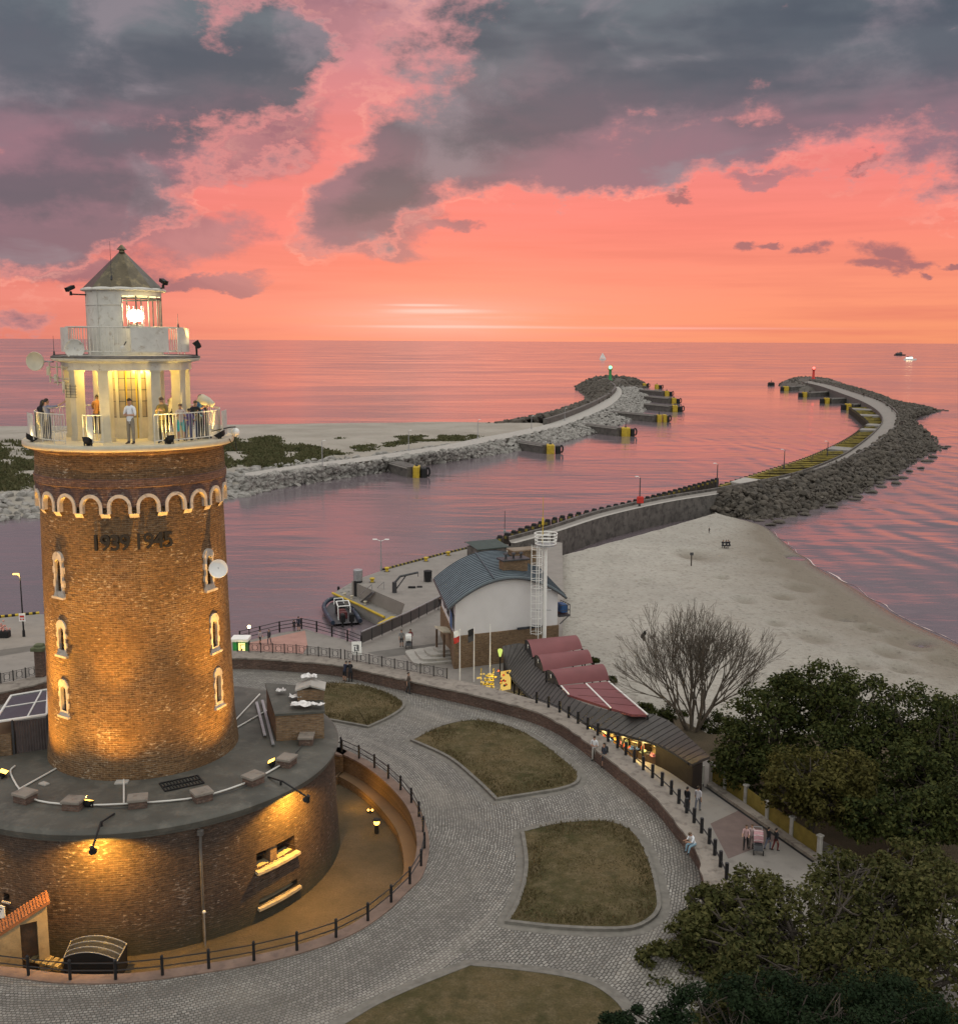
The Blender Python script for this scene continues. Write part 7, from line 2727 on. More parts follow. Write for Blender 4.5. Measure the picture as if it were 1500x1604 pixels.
# channel-side timber frame with yellow struts over open water
FLr = resample(FLX, 130)
I0 = min(range(130), key=lambda k: (FLr[k]-at(1122, 762, 2.2)).length)
mb = MB()
FLi = [p+(ELo[min(int(i/130*nE*.80), nE-1)]-p).to_2d().to_3d().normalized()*.9 for i, p in enumerate(FLr)]
wall_between(mb, FLr, FLi, -.8, 2.0)
fr_ = part(mb, 'fender_wall', WOODD, ep)
for i in range(I0, 128, 1):
    p = FLr[i]
    mb = MB()
    mb.cyl((p.x, p.y, -.8), (p.x, p.y, 2.35), .32, None, 6)
    part(mb, 'fender_pile', WOODD, fr_)
# floor of the pockets, struts, crossing slabs
iE = [min(range(nE), key=lambda k: (ELo[k]-FLr[i]).length) for i in range(130)]
for i in range(I0+2, 128, 2):
    a, b = FLi[i], ELo[min(iE[i]+ (2 if i % 4 else -1), nE-1)]
    if i-I0 in (2, 30, 54, 62, 80, 94, 104):
        mb = MB()
        i2 = min(i+3, 129)
        q = [FLi[i], ELo[iE[i]], ELo[min(iE[i2], nE-1)], FLi[i2]]
        mb.grid([zset(q, .2), zset(q, 2.35)], close=True)
        mb.face(zset(q, 2.35))
        part(mb, 'crossing_slab', CONC_L if i-I0 == 2 else CONC, ep)
        continue
    mb = MB()
    mb.tube([Vector((a.x, a.y, 1.95)), Vector((b.x, b.y, 1.95))], .22, 5)
    part(mb, 'strut', FENDY, ep)
mb = MB()
mb.tube([Vector((p.x, p.y, 2.0)) for p in FLi[I0:]], .28, 5)
part(mb, 'yellow_rail', FENDY, ep)
mb = MB()
mb.grid([[Vector((p.x, p.y, 1.0)) for p in FLi[:I0+1]], [Vector((ELo[min(iE[i], nE-1)].x, ELo[min(iE[i], nE-1)].y, 1.0)) for i in range(I0+1)]])
part(mb, 'lower_berm', CONC_D, ep)
# piles along the root of the pier, one by one
PG = 'fender piles along the root of the long pier'
nP = 36
pp = resample(FLr[:I0+1], nP)
pile = None
for i, p in enumerate(pp):
    if pile is None:
        pile = thing('fender_pile', 'stubby dark fender pile with worn yellow face along the root of the long pier', 'pile', (p.x, p.y, 0), 0, PG)
        mb = MB()
        mb.cbox((0, 0, 1.2), (.75, .6, 4.2), .10)
        mb.build('timber', WOODD, pile)
        mb = MB()
        mb.cbox((.05, .0, 3.4), (.6, .5, .3), .1)
        mb.build('pile_cap', RUBBER, pile)
        mb = MB()
        mb.box((0, -.32, 3.05), (.3, .04, .3))
        mb.build('painted_face', FENDY, pile)
    else:
        copy_tree(pile, loc=(p.x, p.y, 0), rz=rad(-20+r7.uniform(-8, 8)))
# armour slope on the open-sea side
AO = smooth(pxs([(1122, 808), (1170, 813), (1222, 810), (1290, 791), (1342, 773), (1415, 733), (1450, 713), (1470, 704), (1462, 690), (1442, 670), (1432, 655), (1470, 643), (1440, 634), (1400, 627), (1372, 616), (1330, 604), (1290, 596), (1255, 593)], 0), 6)
kA = min(range(nE), key=lambda k: (ERo[k]-at(1128, 772, ZE_)).length)
nR = 130
RR_, AO_ = resample(ERo[kA:], nR), resample(AO, nR)
mb = MB()
rows = []
for i in range(nR):
    row = []
    for t in (0, .08, .2, .4, .6, .8, 1.0):
        p = RR_[i].lerp(AO_[i], t)
        row.append(Vector((p.x, p.y, (3.3*(1-t)**.8-.7*t)+(.5*r7.random() if t > 0 else 0))))
    rows.append(row)
mb.grid(rows)
part(mb, 'armour_slope', ARMOUR, ep)
mb = MB()
hd_ = smooth(pxs([(1222, 606), (1226, 599), (1250, 593.5), (1285, 594.5), (1320, 602), (1310, 610), (1285, 613), (1250, 612)], 0), 4, True)
cc = sum(hd_, Vector())/len(hd_)
rows = [[Vector((p.x+(cc.x-p.x)*q, p.y+(cc.y-p.y)*q, z+.4*r7.random())) for p in hd_] for q, z in ((-.04, -.8), (.1, 1.3), (.3, 2.4), (.6, 2.6), (.9, 2.6))]
mb.grid(rows, close=True)
mb.face(rows[-1])
part(mb, 'pier_head', ARMOUR, ep)
pts = []
for _ in range(5200):
    u = r7.random()**1.7*(nR-2)
    i = int(u)
    t = r7.random()**.9*1.04
    p = RR_[i].lerp(RR_[i+1], u-i).lerp(AO_[i].lerp(AO_[i+1], u-i), t)
    pts.append(Vector((p.x+r7.gauss(0, .5), p.y+r7.gauss(0, .5), (3.4*max(1-t, 0)**.8-.5*t)+.2)))
for _ in range(300):
    p = hd_[r7.randrange(len(hd_))]
    q = r7.uniform(-.04, .6)
    pts.append(Vector((p.x+(cc.x-p.x)*q, p.y+(cc.y-p.y)*q, .3+2.4*min(1, max(q, 0)/.3))))
scatter('tetrapod', 'dark concrete armour block on the open-sea slope of the long right pier', 'armour block', 'armour blocks of the right pier', tets, pts, 215, .38, .75, 15, 'armour_bank', 'more distant dark armour blocks on the right pier')
mb = MB()
wall_between(mb, [ERo[i].lerp(ER[i], .4) for i in range(kA+8, nE)], [ERo[i].lerp(ER[i], -.3) for i in range(kA+8, nE)], ZE_+.0, ZE_+.7)
part(mb, 'parapet', CONC_D, ep)
# loose boulders off the slope
lo = [(1222, 818), (1205, 822), (1188, 815), (1262, 806), (1300, 794), (1338, 782), (1345, 778), (1362, 771), (1380, 762), (1378, 757), (1395, 750), (1412, 748), (1425, 738), (1440, 733), (1452, 722), (1462, 716), (1478, 702), (1484, 699), (1405, 757), (1475, 642), (1482, 643), (1170, 822)]
for k, (x, y) in enumerate(lo):
    o = bpy.data.objects.new('loose_boulder', tets[1+k % 3])
    COL.objects.link(o)
    p = at(x, y, .1)
    o.location = p
    s = .55+.5*r7.random()
    o.scale = (s*1.5, s, s*.7)
    tag(o, 'dark boulder lying loose in the shallows off the right pier', 'boulder', 'loose boulders off the right pier')
# lamp posts on both piers
LPG = 'thin lamp posts along the piers'
for x, y0, y1, lab, z in ((1001, 748, 793, 'thin dark lamp post on the right pier with a red box at its foot', 3.0), (1122, 727, 764, 'thin dark lamp post on the right pier where the armour slope begins', 2.5), (1227, 705, 734, 'thin dark lamp post at the middle of the timber frame', 2.3), (1295, 692, 714, 'thin dark lamp post at the far part of the timber frame', 2.3)):
    lamp_post(lab, x, y1, z, H_(x, y0, y1, z), (-.8, ), False, 'lamp post', LPG, DARKG, .10)
t = thing('life_ring_box', 'red life ring box at the foot of a lamp post on the right pier', 'box', at(1002, 793, 3.0))
mb = MB()
mb.cbox((0, 0, .9), (.9, .5, .9), .1)
mb.build('cabinet', RED, t)
mb = MB()
mb.cyl((0, 0, 0), (0, 0, .5), .06, None, 6)
mb.build('post', DARKG, t)
for x, y0, y1, lab in ((505, 691, 731, 'thin lamp post on the left bank nearest the lighthouse'), (640, 675, 706, 'thin lamp post on the left bank above the nearest jetty'), (748, 658, 687, 'thin lamp post on the left bank where the parapet begins'), (832, 652, 672, 'thin lamp post midway along the left pier'), (884, 640, 659, 'farthest thin lamp post on the left pier')):
    lamp_post(lab, x, y1, ZW, H_(x, y0, y1, ZW), (.7,), False, 'lamp post', 'thin lamp posts on the left bank', GREYM, .09)
# two vessels near the horizon and a sail far out
def ship(label, x, y, Lpx, m, ms, lit):
    p = at(x, y, 0)
    L = Lpx/FPX*p.y
    t = thing('ship', label, 'ship', p)
    hb_, w = L*.10, L*.12
    hull = [[(-L*.5, s*w*.7, z) if False else (-L*.5+dx, s*w*k, z) for dx, k in ((0, .7), (L*.1, 1), (L*.7, 1), (L*1.0+lz, .02))] for s, z, lz in ((-1, 0, -L*.06), (-1, hb_, 0), (1, hb_, 0), (1, 0, -L*.06))]
    mb = MB()
    mb.grid(hull, close=False)
    mb.face([hull[k][0] for k in range(4)])
    mb.build('hull', m, t)
    mb = MB()
    mb.cbox((-L*.12, 0, hb_+L*.06), (L*.55, w*1.5, L*.12), L*.015)
    mb.cbox((L*.02, 0, hb_+L*.155), (L*.22, w*1.1, L*.07), L*.015)
    mb.build('superstructure', ms, t)
    mb = MB()
    mb.box((-L*.12, -w*.77, hb_+L*.065), (L*.5, w*.02, L*.035))
    mb.build('window_row', lit, t)
    mb = MB()
    mb.cyl((L*.02, 0, hb_+L*.19), (L*.02, 0, hb_+L*.36), L*.01, L*.004, 5)
    mb.cbox((-L*.22, 0, hb_+L*.16), (L*.06, w*.5, L*.08), L*.01)
    mb.build('mast', DARKG, t)
ship('white excursion ship with lit deck near the right horizon', 1425, 564, 20, WHITE_P, WHITE_P, L_WARM)
ship('dark small ship just left of the lit excursion ship', 1409, 557, 18, BLACKM, DARKG, GLASSY)
p = at(943, 563, 0)
t = thing('sailing_boat', 'tiny pale sailing boat far out above the green beacon', 'boat', p)
mb = MB()
mb.grid([[(-4, -1.2, 0), (3, -1.2, 0), (5, 0, .2)], [(-4, -1.4, 1.4), (3, -1.4, 1.4), (5.6, 0, 1.6)], [(-4, 1.4, 1.4), (3, 1.4, 1.4), (5.6, 0, 1.6)], [(-4, 1.2, 0), (3, 1.2, 0), (5, 0, .2)]])
mb.build('hull', WHITE_P, t)
mb = MB()
mb.face([(.3, 0, 2), (.3, .05, 10), (-3.6, .3, 2.2)])
mb.face([(.5, 0, 9), (4.8, .1, 1.8), (.6, .4, 2)])
mb.build('sail', WHITE_P, t)
# ================================================================ TREES
def limb_path(a, b, r, bend=.12, n=5):
    d = b-a
    o = Vector((r.gauss(0, 1), r.gauss(0, 1), r.gauss(0, .6)))*d.length*bend
    return [a.lerp(b, i/(n-1))+o*math.sin(PI*i/(n-1)) for i in range(n)]

def tree(name, label, base, crowns, leaf, seed, nleaf, lsize, cat='tree', group=None, trunk_r=.22, core=True):
    """crowns: (centre, radii) ellipsoids; leaves gathered in clumps at the ends of boughs"""
    r = random.Random(seed)
    t = thing(name, label, cat, base, 0, group)
    base = Vector(base)
    tk, fv, ff = MB(), [], []
    allc = sum((Vector(c) for c, _ in crowns), Vector())/len(crowns)
    fork = base.lerp(allc, .38)
    tk.tube(limb_path(base-Vector((0, 0, .2)), fork, r, .06), trunk_r, 8, 0, trunk_r*.7)
    clumps = []
    for c, R in crowns:
        c, R = Vector(c), Vector(R)
        k = int(22*(R.x*R.y*R.z)**(1/1.6))+10
        for _ in range(k):
            while True:
                v = Vector((r.uniform(-1, 1), r.uniform(-1, 1), r.uniform(-1, 1)))
                if .25 < v.length < 1: break
            v = v.normalized()*(v.length**.5)
            clumps.append((c+Vector((v.x*R.x, v.y*R.y, v.z*R.z)), r.uniform(.32, .62)*min(1, R.z/1.6+.25)))
        for _ in range(9):
            v = Vector((r.gauss(0, 1), r.gauss(0, 1), abs(r.gauss(0, 1)))).normalized()
            e = c+Vector((v.x*R.x, v.y*R.y, v.z*R.z))*.85
            p = limb_path(fork, e, r, .10)
            tk.tube(p, trunk_r*.42, 5, 0, .02)
            for q in (2, 3):
                for _ in range(2):
                    e2 = p[q]+Vector((r.gauss(0, 1), r.gauss(0, 1), r.gauss(.4, .6))).normalized()*R.x*.5
                    tk.tube(limb_path(p[q], e2, r, .1, 4), trunk_r*.16, 4, 0, .01)
    part(tk, 'trunk', BARK, t, smooth=True)
    per = max(6, nleaf//len(clumps))
    g = np.random.default_rng(seed)
    C = np.array([c for c, _ in clumps])
    rad_ = np.array([q for _, q in clumps])
    idx = np.repeat(np.arange(len(clumps)), per)
    n = len(idx)
    d = g.normal(size=(n, 3))
    d /= np.linalg.norm(d, axis=1, keepdims=True)
    rr = rad_[idx][:, None]*(g.random((n, 1))**.45)
    pos = C[idx]+d*rr*np.array([1.15, 1.15, .8])
    # each leaf spray: a small bent quad facing roughly outwards and up
    nrm = d*.6+np.array([0, 0, .6])+g.normal(size=(n, 3))*.5
    nrm /= np.linalg.norm(nrm, axis=1, keepdims=True)
    a = np.cross(nrm, g.normal(size=(n, 3)))
    a /= np.linalg.norm(a, axis=1, keepdims=True)
    b = np.cross(nrm, a)
    s = lsize*g.uniform(.55, 1.25, (n, 1))
    w = s*g.uniform(.4, .7, (n, 1))
    v = np.stack([pos-a*s, pos-b*w, pos+a*s+nrm*s*.2, pos+b*w], axis=1).reshape(-1, 3)
    me = bpy.data.meshes.new('crown')
    me.vertices.add(n*4)
    me.vertices.foreach_set('co', v.ravel())
    me.loops.add(n*4)
    me.loops.foreach_set('vertex_index', np.arange(n*4, dtype=np.int32))
    me.polygons.add(n)
    me.polygons.foreach_set('loop_start', np.arange(0, n*4, 4, dtype=np.int32))
    me.polygons.foreach_set('loop_total', np.full(n, 4, dtype=np.int32))
    me.materials.append(leaf)
    me.update()
    me.validate()
    o = bpy.data.objects.new('crown', me)
    COL.objects.link(o)
    o.parent = t
    o.matrix_parent_inverse = t.matrix_basis.inverted()
    return t

def C_(x, y, Y, rx, ry, rz):
    return (aty(x, y, Y), (rx, ry, rz))
TG = 'leafy trees between the promenade and the beach'
tree('broadleaf_tree', 'dark leafy tree right behind the bare tree and the arcade end', at(1205, 1240, 1.9), [C_(1195, 1140, 52, 1.9, 1.9, 2.2), C_(1165, 1185, 51, 1.4, 1.5, 1.6), C_(1240, 1100, 54, 1.7, 1.7, 1.6), C_(1210, 1210, 50, 1.5, 1.5, 1.3)], LEAF_D, 31, 17000, .115, group=TG)
tree('broadleaf_tree', 'tallest dark leafy tree in the middle of the grove by the beach', at(1320, 1270, 1.9), [C_(1290, 1090, 52, 2.2, 1.9, 1.7), C_(1345, 1120, 51, 2.2, 2.0, 2.0), C_(1310, 1190, 49, 1.9, 1.7, 1.8), C_(1380, 1190, 49, 1.7, 1.7, 1.9)], LEAF_D, 32, 20000, .115, group=TG)
tree('broadleaf_tree', 'dark leafy tree of the grove at the right picture edge', at(1450, 1290, 1.9), [C_(1430, 1130, 50, 2.0, 2.0, 1.8), C_(1480, 1170, 48, 2.0, 2.0, 2.3), C_(1430, 1225, 46, 1.9, 1.7, 1.7), C_(1530, 1150, 50, 2., 2., 2.)], LEAF_D, 33, 18000, .115, group=TG)
tree('broadleaf_tree', 'olive green tree in front of the dark grove beside the ochre fence', at(1270, 1320, 2.1), [C_(1255, 1215, 46, 1.5, 1.4, 1.3), C_(1300, 1250, 45, 1.5, 1.4, 1.3), C_(1225, 1235, 46.5, .9, .9, .9), C_(1330, 1215, 45.5, 1.2, 1.2, 1.1)], LEAF_O, 34, 14000, .105, group=TG)
tree('broadleaf_tree', 'dark low tree at the foot of the grove, right of the last fence post', at(1400, 1330, 2.1), [C_(1370, 1275, 44, 1.6, 1.2, 1.1), C_(1440, 1280, 43, 1.7, 1.3, 1.2), C_(1500, 1270, 43, 1.5, 1.3, 1.3)], LEAF_D, 35, 10000, .11, group=TG)
tree('broadleaf_tree', 'large dull green tree filling the lower right corner of the view', at(1330, 1640, 2.3), [C_(1150, 1480, 33, 1.9, 1.6, 1.1), C_(1250, 1450, 34, 2.0, 1.7, 1.3), C_(1380, 1420, 35, 2.0, 1.8, 1.5), C_(1480, 1440, 34, 2.0, 1.8, 1.7), C_(1360, 1520, 31, 2.2, 1.7, 1.2), C_(1210, 1540, 31, 2.1, 1.5, .9), C_(1090, 1555, 32, 1.5, 1.2, .7), C_(1480, 1540, 30, 1.8, 1.6, 1.5), C_(1105, 1410, 35, .85, .8, .5), C_(1340, 1370, 36.5, 1.6, 1.3, .9), C_(1425, 1360, 37, 1.5, 1.3, .9), C_(1030, 1545, 32.5, .8, .8, .5), C_(1130, 1435, 34, 1.2, 1., .7), C_(1125, 1500, 33, 1.3, 1.1, .8), C_(1040, 1500, 33, .75, .7, .45), C_(1085, 1460, 34, .8, .7, .5), C_(1060, 1570, 31.5, 1.2, 1., .6), C_(1000, 1565, 32, .6, .6, .4), C_(1170, 1600, 29, 1.6, 1.3, .8), C_(1300, 1610, 28.5, 1.7, 1.3, .9), C_(1180, 1390, 35, 1.0, .9, .6)], LEAF_B, 36, 62000, .10, trunk_r=.3)
tree('pine_tree', 'nearly black green conifer at the bottom right edge below the big tree', at(1150, 1760, 4.2), [C_(1120, 1595, 27, 1.7, 1.4, .6), C_(1230, 1580, 27, 1.7, 1.4, .8), C_(1010, 1612, 27, 1.2, 1., .4), C_(1330, 1590, 26, 1.5, 1.3, .9), C_(1420, 1600, 26, 1.3, 1.3, .9)], LEAF_P, 37, 42000, .06, trunk_r=.09)
# low bushes along the beach edge of the arcade
BG2 = 'low bushes behind the arcade'
for x, y, rx, lab in ((1010, 1112, .55, 'low dark bush between the flat awning and the bare tree'), (1050, 1122, .9, 'low dark bush at the foot of the bare tree, on its left'), (1120, 1140, 1.0, 'low dark bush at the foot of the bare tree, on its right'), (958, 1062, .3, 'small bush beside the third red awning'), (930, 1032, .28, 'small bush beside the second red awning'), (1150, 1200, .9, 'dark bush behind the arcade end under the trees')):
    p = at(x, y+6, 1.6)
    tree('low_bush', lab, p, [((p.x, p.y, p.z+rx*.55), (rx, rx*.8, rx*.6))], LEAF_D, 40+x, int(1500*rx)+300, .09, 'bush', BG2, .05)

# the bare tree on the sand: several stems fanning out into fine twigs
bt_ = thing('bare_tree', 'leafless tree with many fanning branches standing on the sand behind the arcade', 'tree', at(1085, 1150, 1.6))
base = at(1085, 1150, 1.6)
r8 = random.Random(77)
segs = {0: MB(), 1: MB(), 2: MB()}
def grow(p, d, L, r, lev):
    n = 4
    pts = [p]
    q = p.copy()
    dd = d.copy()
    for i in range(n):
        dd = (dd+Vector((r8.gauss(0, .07), r8.gauss(0, .07), .045+r8.gauss(0, .04)))).normalized()
        q = q+dd*L/n
        pts.append(q.copy())
    segs[0 if lev == 0 else (1 if lev < 3 else 2)].tube(pts, max(r, .009), 6 if lev < 2 else 4, 0, max(r*.55, .007))
    if lev >= 6: return
    kids = 3 if lev < 3 else r8.choice((2, 2, 3))
    for k in range(kids):
        a = r8.uniform(.18, .52) if k else r8.uniform(.02, .2)
        ax2 = dd.cross(Vector((r8.gauss(0, 1), r8.gauss(0, 1), r8.gauss(0, 1)))).normalized()
        nd = Matrix.Rotation(a, 3, ax2) @ dd
        st = pts[-1] if k == 0 else pts[r8.choice((2, 3, 4))]
        grow(st, nd, L*r8.uniform(.66, .86), r*(.60 if k else .66), lev+1)
for k in range(9):
    a = 2*PI*k/9+r8.uniform(-.25, .25)
    sp2 = r8.uniform(.35, .85) if k % 3 else r8.uniform(.05, .3)
    d = Vector((math.cos(a)*sp2, math.sin(a)*sp2*.8, 1)).normalized()
    grow(base+Vector((math.cos(a)*.18, math.sin(a)*.18, -.1)), d, r8.uniform(1.9, 2.45), .10, 0)
part(segs[0], 'trunk', BARK_P, bt_, smooth=True)
part(segs[1], 'branch_crown', BARK_P, bt_, fix=False)
part(segs[2], 'twig_crown', BARK_P, bt_, fix=False)
# a black bag caught in its branches
mb = MB()
p = aty(1007, 992, base.y-.3)
for k in range(4): mb.ball(p+Vector((r8.gauss(0, .05), r8.gauss(0, .05), -.1*k)), .13, 7, sc=(.8, .6, 1.2))
mb.tube([p+Vector((0, 0, .05)), p+Vector((.25, .1, .2))], .02, 4)
own(mb, 'plastic_bag', BLACKM, 'black scrap of plastic caught in the bare tree, on its left', 'plastic bag', smooth=True)
# ================================================================ PEOPLE
CLO = {}
def cl(c):
    if c not in CLO:
        CLO[c] = cloth('cloth %d' % len(CLO), c)
    return CLO[c]
def person_body(pose, shirt, trousers, shoes, sleeves=.5, shorts=1.0):
    """one skinned surface; local frame: feet at the origin, facing -Y, unit height"""
    V, R, E, K = [], [], [], []      # joints, radii, bones, cloth class of a bone
    def j(p, r, parent=None, k=1):
        V.append(Vector(p)); R.append(r if isinstance(r, tuple) else (r, r))
        if parent is not None:
            E.append((parent, len(V)-1)); K.append(k)
        return len(V)-1
    g = lambda *a: Vector(a).normalized()
    sit = pose.get('sit', False)
    lean = rad(pose.get('lean', 0))
    hipz = .53 if not sit else .245
    T = Matrix.Translation((0, 0, hipz)) @ Matrix.Rotation(lean, 4, 'X')     # leaning forward = towards -Y
    up = lambda x, y, z: T @ Vector((x, y, z))
    root = j(up(0, 0, 0), (.082, .062), None)
    waist = j(up(0, -.004, .09), (.072, .052), root, 1)
    chest = j(up(0, 0, .20), (.086, .056), waist, 1)
    nb = j(up(0, .004, .285), (.044, .038), chest, 1)
    hl = rad(pose.get('head', 0))
    hd = lambda x, y, z: up(0, .002, .325)+(T.to_3x3() @ Matrix.Rotation(rad(pose.get('turn', 0)), 3, 'Z') @ Matrix.Rotation(hl, 3, 'X') @ Vector((x, y, z)))
    nk = j(hd(0, 0, 0), .027, nb, 0)
    jaw = j(hd(0, -.012, .035), (.036, .042), nk, 0)
    sk = j(hd(0, -.004, .085), (.043, .052), jaw, 0)
    tp = j(hd(0, .004, .122), (.030, .038), sk, 0)
    j(hd(0, -.062, .055), .008, jaw, 0)
    for s in (-1, 1):
        j(hd(s*.046, .004, .062), .008, sk, 0)
    for s, arm in ((-1, pose.get('la', ((-.18, 0, -1), (-.05, -.15, -1)))), (1, pose.get('ra', ((.18, 0, -1), (.05, -.15, -1))))):
        sh = j(up(s*.100, .004, .262), .040, nb, 1)
        rot = T.to_3x3() if pose.get('rel') else Matrix.Identity(3)
        e = V[sh]+g(*arm[0])*.165
        el = j(e, .027, sh, 1)
        w = e+g(*arm[1])*.145
        wr = j(w, .0185, el, 1 if sleeves > .8 else 0)
        f = g(*arm[1])
        side = f.cross(Vector((0, -1, .3)))
        side = side.normalized() if side.length > .1 else Vector((1, 0, 0))
        nn = f.cross(side).normalized()
        pm = j(w+f*.032, (.021, .014), wr, 0)
        for q, L in ((-1.5, .038), (-.5, .046), (.5, .043), (1.5, .034)):
            k1 = j(w+f*.052+side*q*.0105, .0062, pm, 0)
            k2 = j(w+f*(.052+L*.55)+side*q*.0115-nn*.006, .0056, k1, 0)
            j(w+f*(.052+L*.95)+side*q*.0115-nn*.017, .0045, k2, 0)
        k1 = j(w+f*.026-side*.026, .0068, pm, 0)
        j(w+f*.050-side*.034-nn*.006, .0055, k1, 0)
    for s, leg in ((-1, pose.get('ll', ((-.06, 0, -1), (0, .02, -1)))), (1, pose.get('rl', ((.06, 0, -1), (0, .02, -1))))):
        hp = j(up(s*.048, 0, -.02), (.054, .056), root, 2)
        kn = V[hp]+g(*leg[0])*.235
        k_ = j(kn, .039, hp, 2)
        m_ = kn+g(*leg[1])*.10
        c_ = j(m_, .036, k_, 2 if shorts > .8 else 0)
        an = kn+g(*leg[1])*.225
        a_ = j(an, .023, c_, 2 if shorts > .8 else 0)
        j(an+Vector((s*.012, -.045, -.022)), (.026, .018), a_, 3)
        j(an+Vector((s*.018, -.095, -.030)), (.022, .014), len(V)-1, 3)
        j(an+Vector((0, .024, -.026)), .018, a_, 3)
    me = bpy.data.meshes.new('body')
    me.from_pydata([tuple(v) for v in V], E, [])
    o = bpy.data.objects.new('body', me)
    COL.objects.link(o)
    o.modifiers.new('skin', 'SKIN').use_smooth_shade = True
    for i, r in enumerate(R):
        me.skin_vertices[0].data[i].radius = r
        me.skin_vertices[0].data[i].use_root = i == 0
    sb = o.modifiers.new('sub', 'SUBSURF')
    sb.levels = 1
    sb.render_levels = 1
    dg = bpy.context.evaluated_depsgraph_get()
    m2 = bpy.data.meshes.new_from_object(o.evaluated_get(dg))
    bpy.data.objects.remove(o)
    bpy.data.meshes.remove(me)
    m2.materials.clear()
    for m in (SKINM, cl(shirt), cl(trousers), cl(shoes)): m2.materials.append(m)
    A = np.array([V[a] for a, b in E])
    B = np.array([V[b] for a, b in E])
    KK = np.array(K)
    rr = np.array([max(R[b]) for a, b in E])
    ab = B-A
    L2 = (ab*ab).sum(1)+1e-9
    for p in m2.polygons:
        c = np.array(p.center)
        t = np.clip(((c-A)*ab).sum(1)/L2, 0, 1)
        d = np.linalg.norm(A+ab*t[:, None]-c, axis=1)/(rr+.02)
        p.material_index = int(KK[int(np.argmin(d))])
    m2.polygons.foreach_set('use_smooth', [True]*len(m2.polygons))
    zmin = min(v.co.z for v in m2.vertices)
    return m2, V[sk], V[jaw], zmin, hd

def person(label, foot, h, face, pose, shirt, trousers, shoes=(.03, .03, .03), hair=None, long_hair=False, sleeves=.3, shorts=1., eyes=False, group=None, seat=None):
    me, sk, jaw, zmin, hd = person_body(pose, shirt, trousers, shoes, sleeves, shorts)
    t = thing('person', label, 'person', foot, rad(face), group)
    t.scale = (h, h, h)
    dz = -zmin if seat is None else 0
    o = bpy.data.objects.new('body', me)
    COL.objects.link(o)
    o.parent = t
    o.location = (0, 0, dz)
    mb = MB()
    rows = []
    for i in range(6):
        a = PI/2*(i/5)*1.12
        rows.append([hd(.052*math.sin(a)*math.cos(2*PI*k/10), .004+.060*math.sin(a)*math.sin(2*PI*k/10)+(.010 if a > 1.2 else 0)*1.0, .088+.058*math.cos(a)-(.02 if math.sin(2*PI*k/10) > .3 and i > 3 else 0)+(.018 if math.sin(2*PI*k/10) < -.3 and i > 3 else 0)) for k in range(10)])
    if long_hair:
        rows.append([hd(.05*math.cos(2*PI*k/10), .02+.05*abs(math.sin(2*PI*k/10)), -.03 if math.sin(2*PI*k/10) > -.2 else .06) for k in range(10)])
    mb.grid(rows, close=True)
    x = mb.build('hair', hair or HAIR, t, smooth='all')
    x.location = (0, 0, dz)
    if eyes:
        for s in (-1, 1):
            mb = MB()
            mb.ball(hd(s*.017, -.055, .075), .0065, 6)
            x = mb.build('eye', BLACKM, t)
            x.location = (0, 0, dz)
        mb = MB()
        mb.ball(hd(0, -.056, .028), .011, 6, sc=(1.2, .5, .35))
        x = mb.build('mouth', mat('lips', (.3, .11, .09), .6) if 'lips' not in bpy.data.materials else bpy.data.materials['lips'], t)
        x.location = (0, 0, dz)
    return t
def hpx(x, y0, y1, z):
    p = at(x, y1, z)
    return aty(x, y0, p.y).z-z
WALK = {'ll': ((-.05, -.32, -1), (0, .10, -1)), 'rl': ((.05, .25, -1), (0, .42, -1)), 'la': ((-.16, .28, -1), (-.05, -.05, -1)), 'ra': ((.16, -.28, -1), (.05, -.5, -1))}
STAND = {}
CROSS = {'la': ((-.25, -.12, -1), (.75, -.7, .15)), 'ra': ((.25, -.12, -1), (-.75, -.75, .05)), 'head': 14}
RAIL = {'lean': 18, 'la': ((-.2, -.6, -1), (.1, -1, -.05)), 'ra': ((.2, -.6, -1), (-.1, -1, -.05)), 'head': 8}
PHONE = {'la': ((-.2, -.25, -1), (.45, -.8, .5)), 'ra': ((.2, -.25, -1), (-.45, -.8, .5)), 'head': 24}
POINT = {'ra': ((.5, -.55, -.12), (.6, -.7, .35)), 'la': ((-.2, -.3, -1), (.2, -.9, -.1))}
SIT = {'sit': True, 'lean': 22, 'll': ((-.12, -1, -.02), (0, -.12, -1)), 'rl': ((.12, -1, -.05), (0, -.25, -1)), 'la': ((-.1, -.6, -.8), (.35, -.9, .2)), 'ra': ((.1, -.6, -.8), (-.35, -.9, .2)), 'head': 30}
DK = (.018, .018, .022)
JEAN = (.05, .065, .10)
def gal(label, dx, df, h, *a, **k):
    return person(label, tpol(math.degrees(math.atan2(dx, df)), math.hypot(dx, df), ZD), h, *a, eyes=True, **k)
gal('man in a white T-shirt standing mid-gallery, arms folded round a tablet', 0.02, 3.4, 1.76, -18, CROSS, (.72, .74, .78), (.22, .19, .15), (.05, .035, .03))
gal('man in an olive jacket, face lit, by the right front column', 1.30, 3.3, 1.80, -12, PHONE, (.20, .15, .05), (.05, .045, .03), hair=HAIRB, sleeves=1.)
gal('man in a grey blue shirt at the left rail pointing out to sea', -3.3, 1.2, 1.68, 150, {'ra': POINT['ra'], 'la': POINT['la']} if False else {'la': ((-.75, -.6, .15), (-.7, -.6, .55)), 'ra': ((.2, -.4, -1), (-.1, -1, 0))}, (.17, .18, .26), (.05, .05, .07))
gal('dark clothed woman behind the pointing man at the far left rail', -3.62, .5, 1.62, 170, RAIL, DK, DK, long_hair=True, sleeves=1.)
gal('person in a tan top seen from behind next to the left front column', -1.42, -1.7, 1.70, 185, RAIL, (.42, .20, .08), (.07, .06, .05), hair=HAIR)
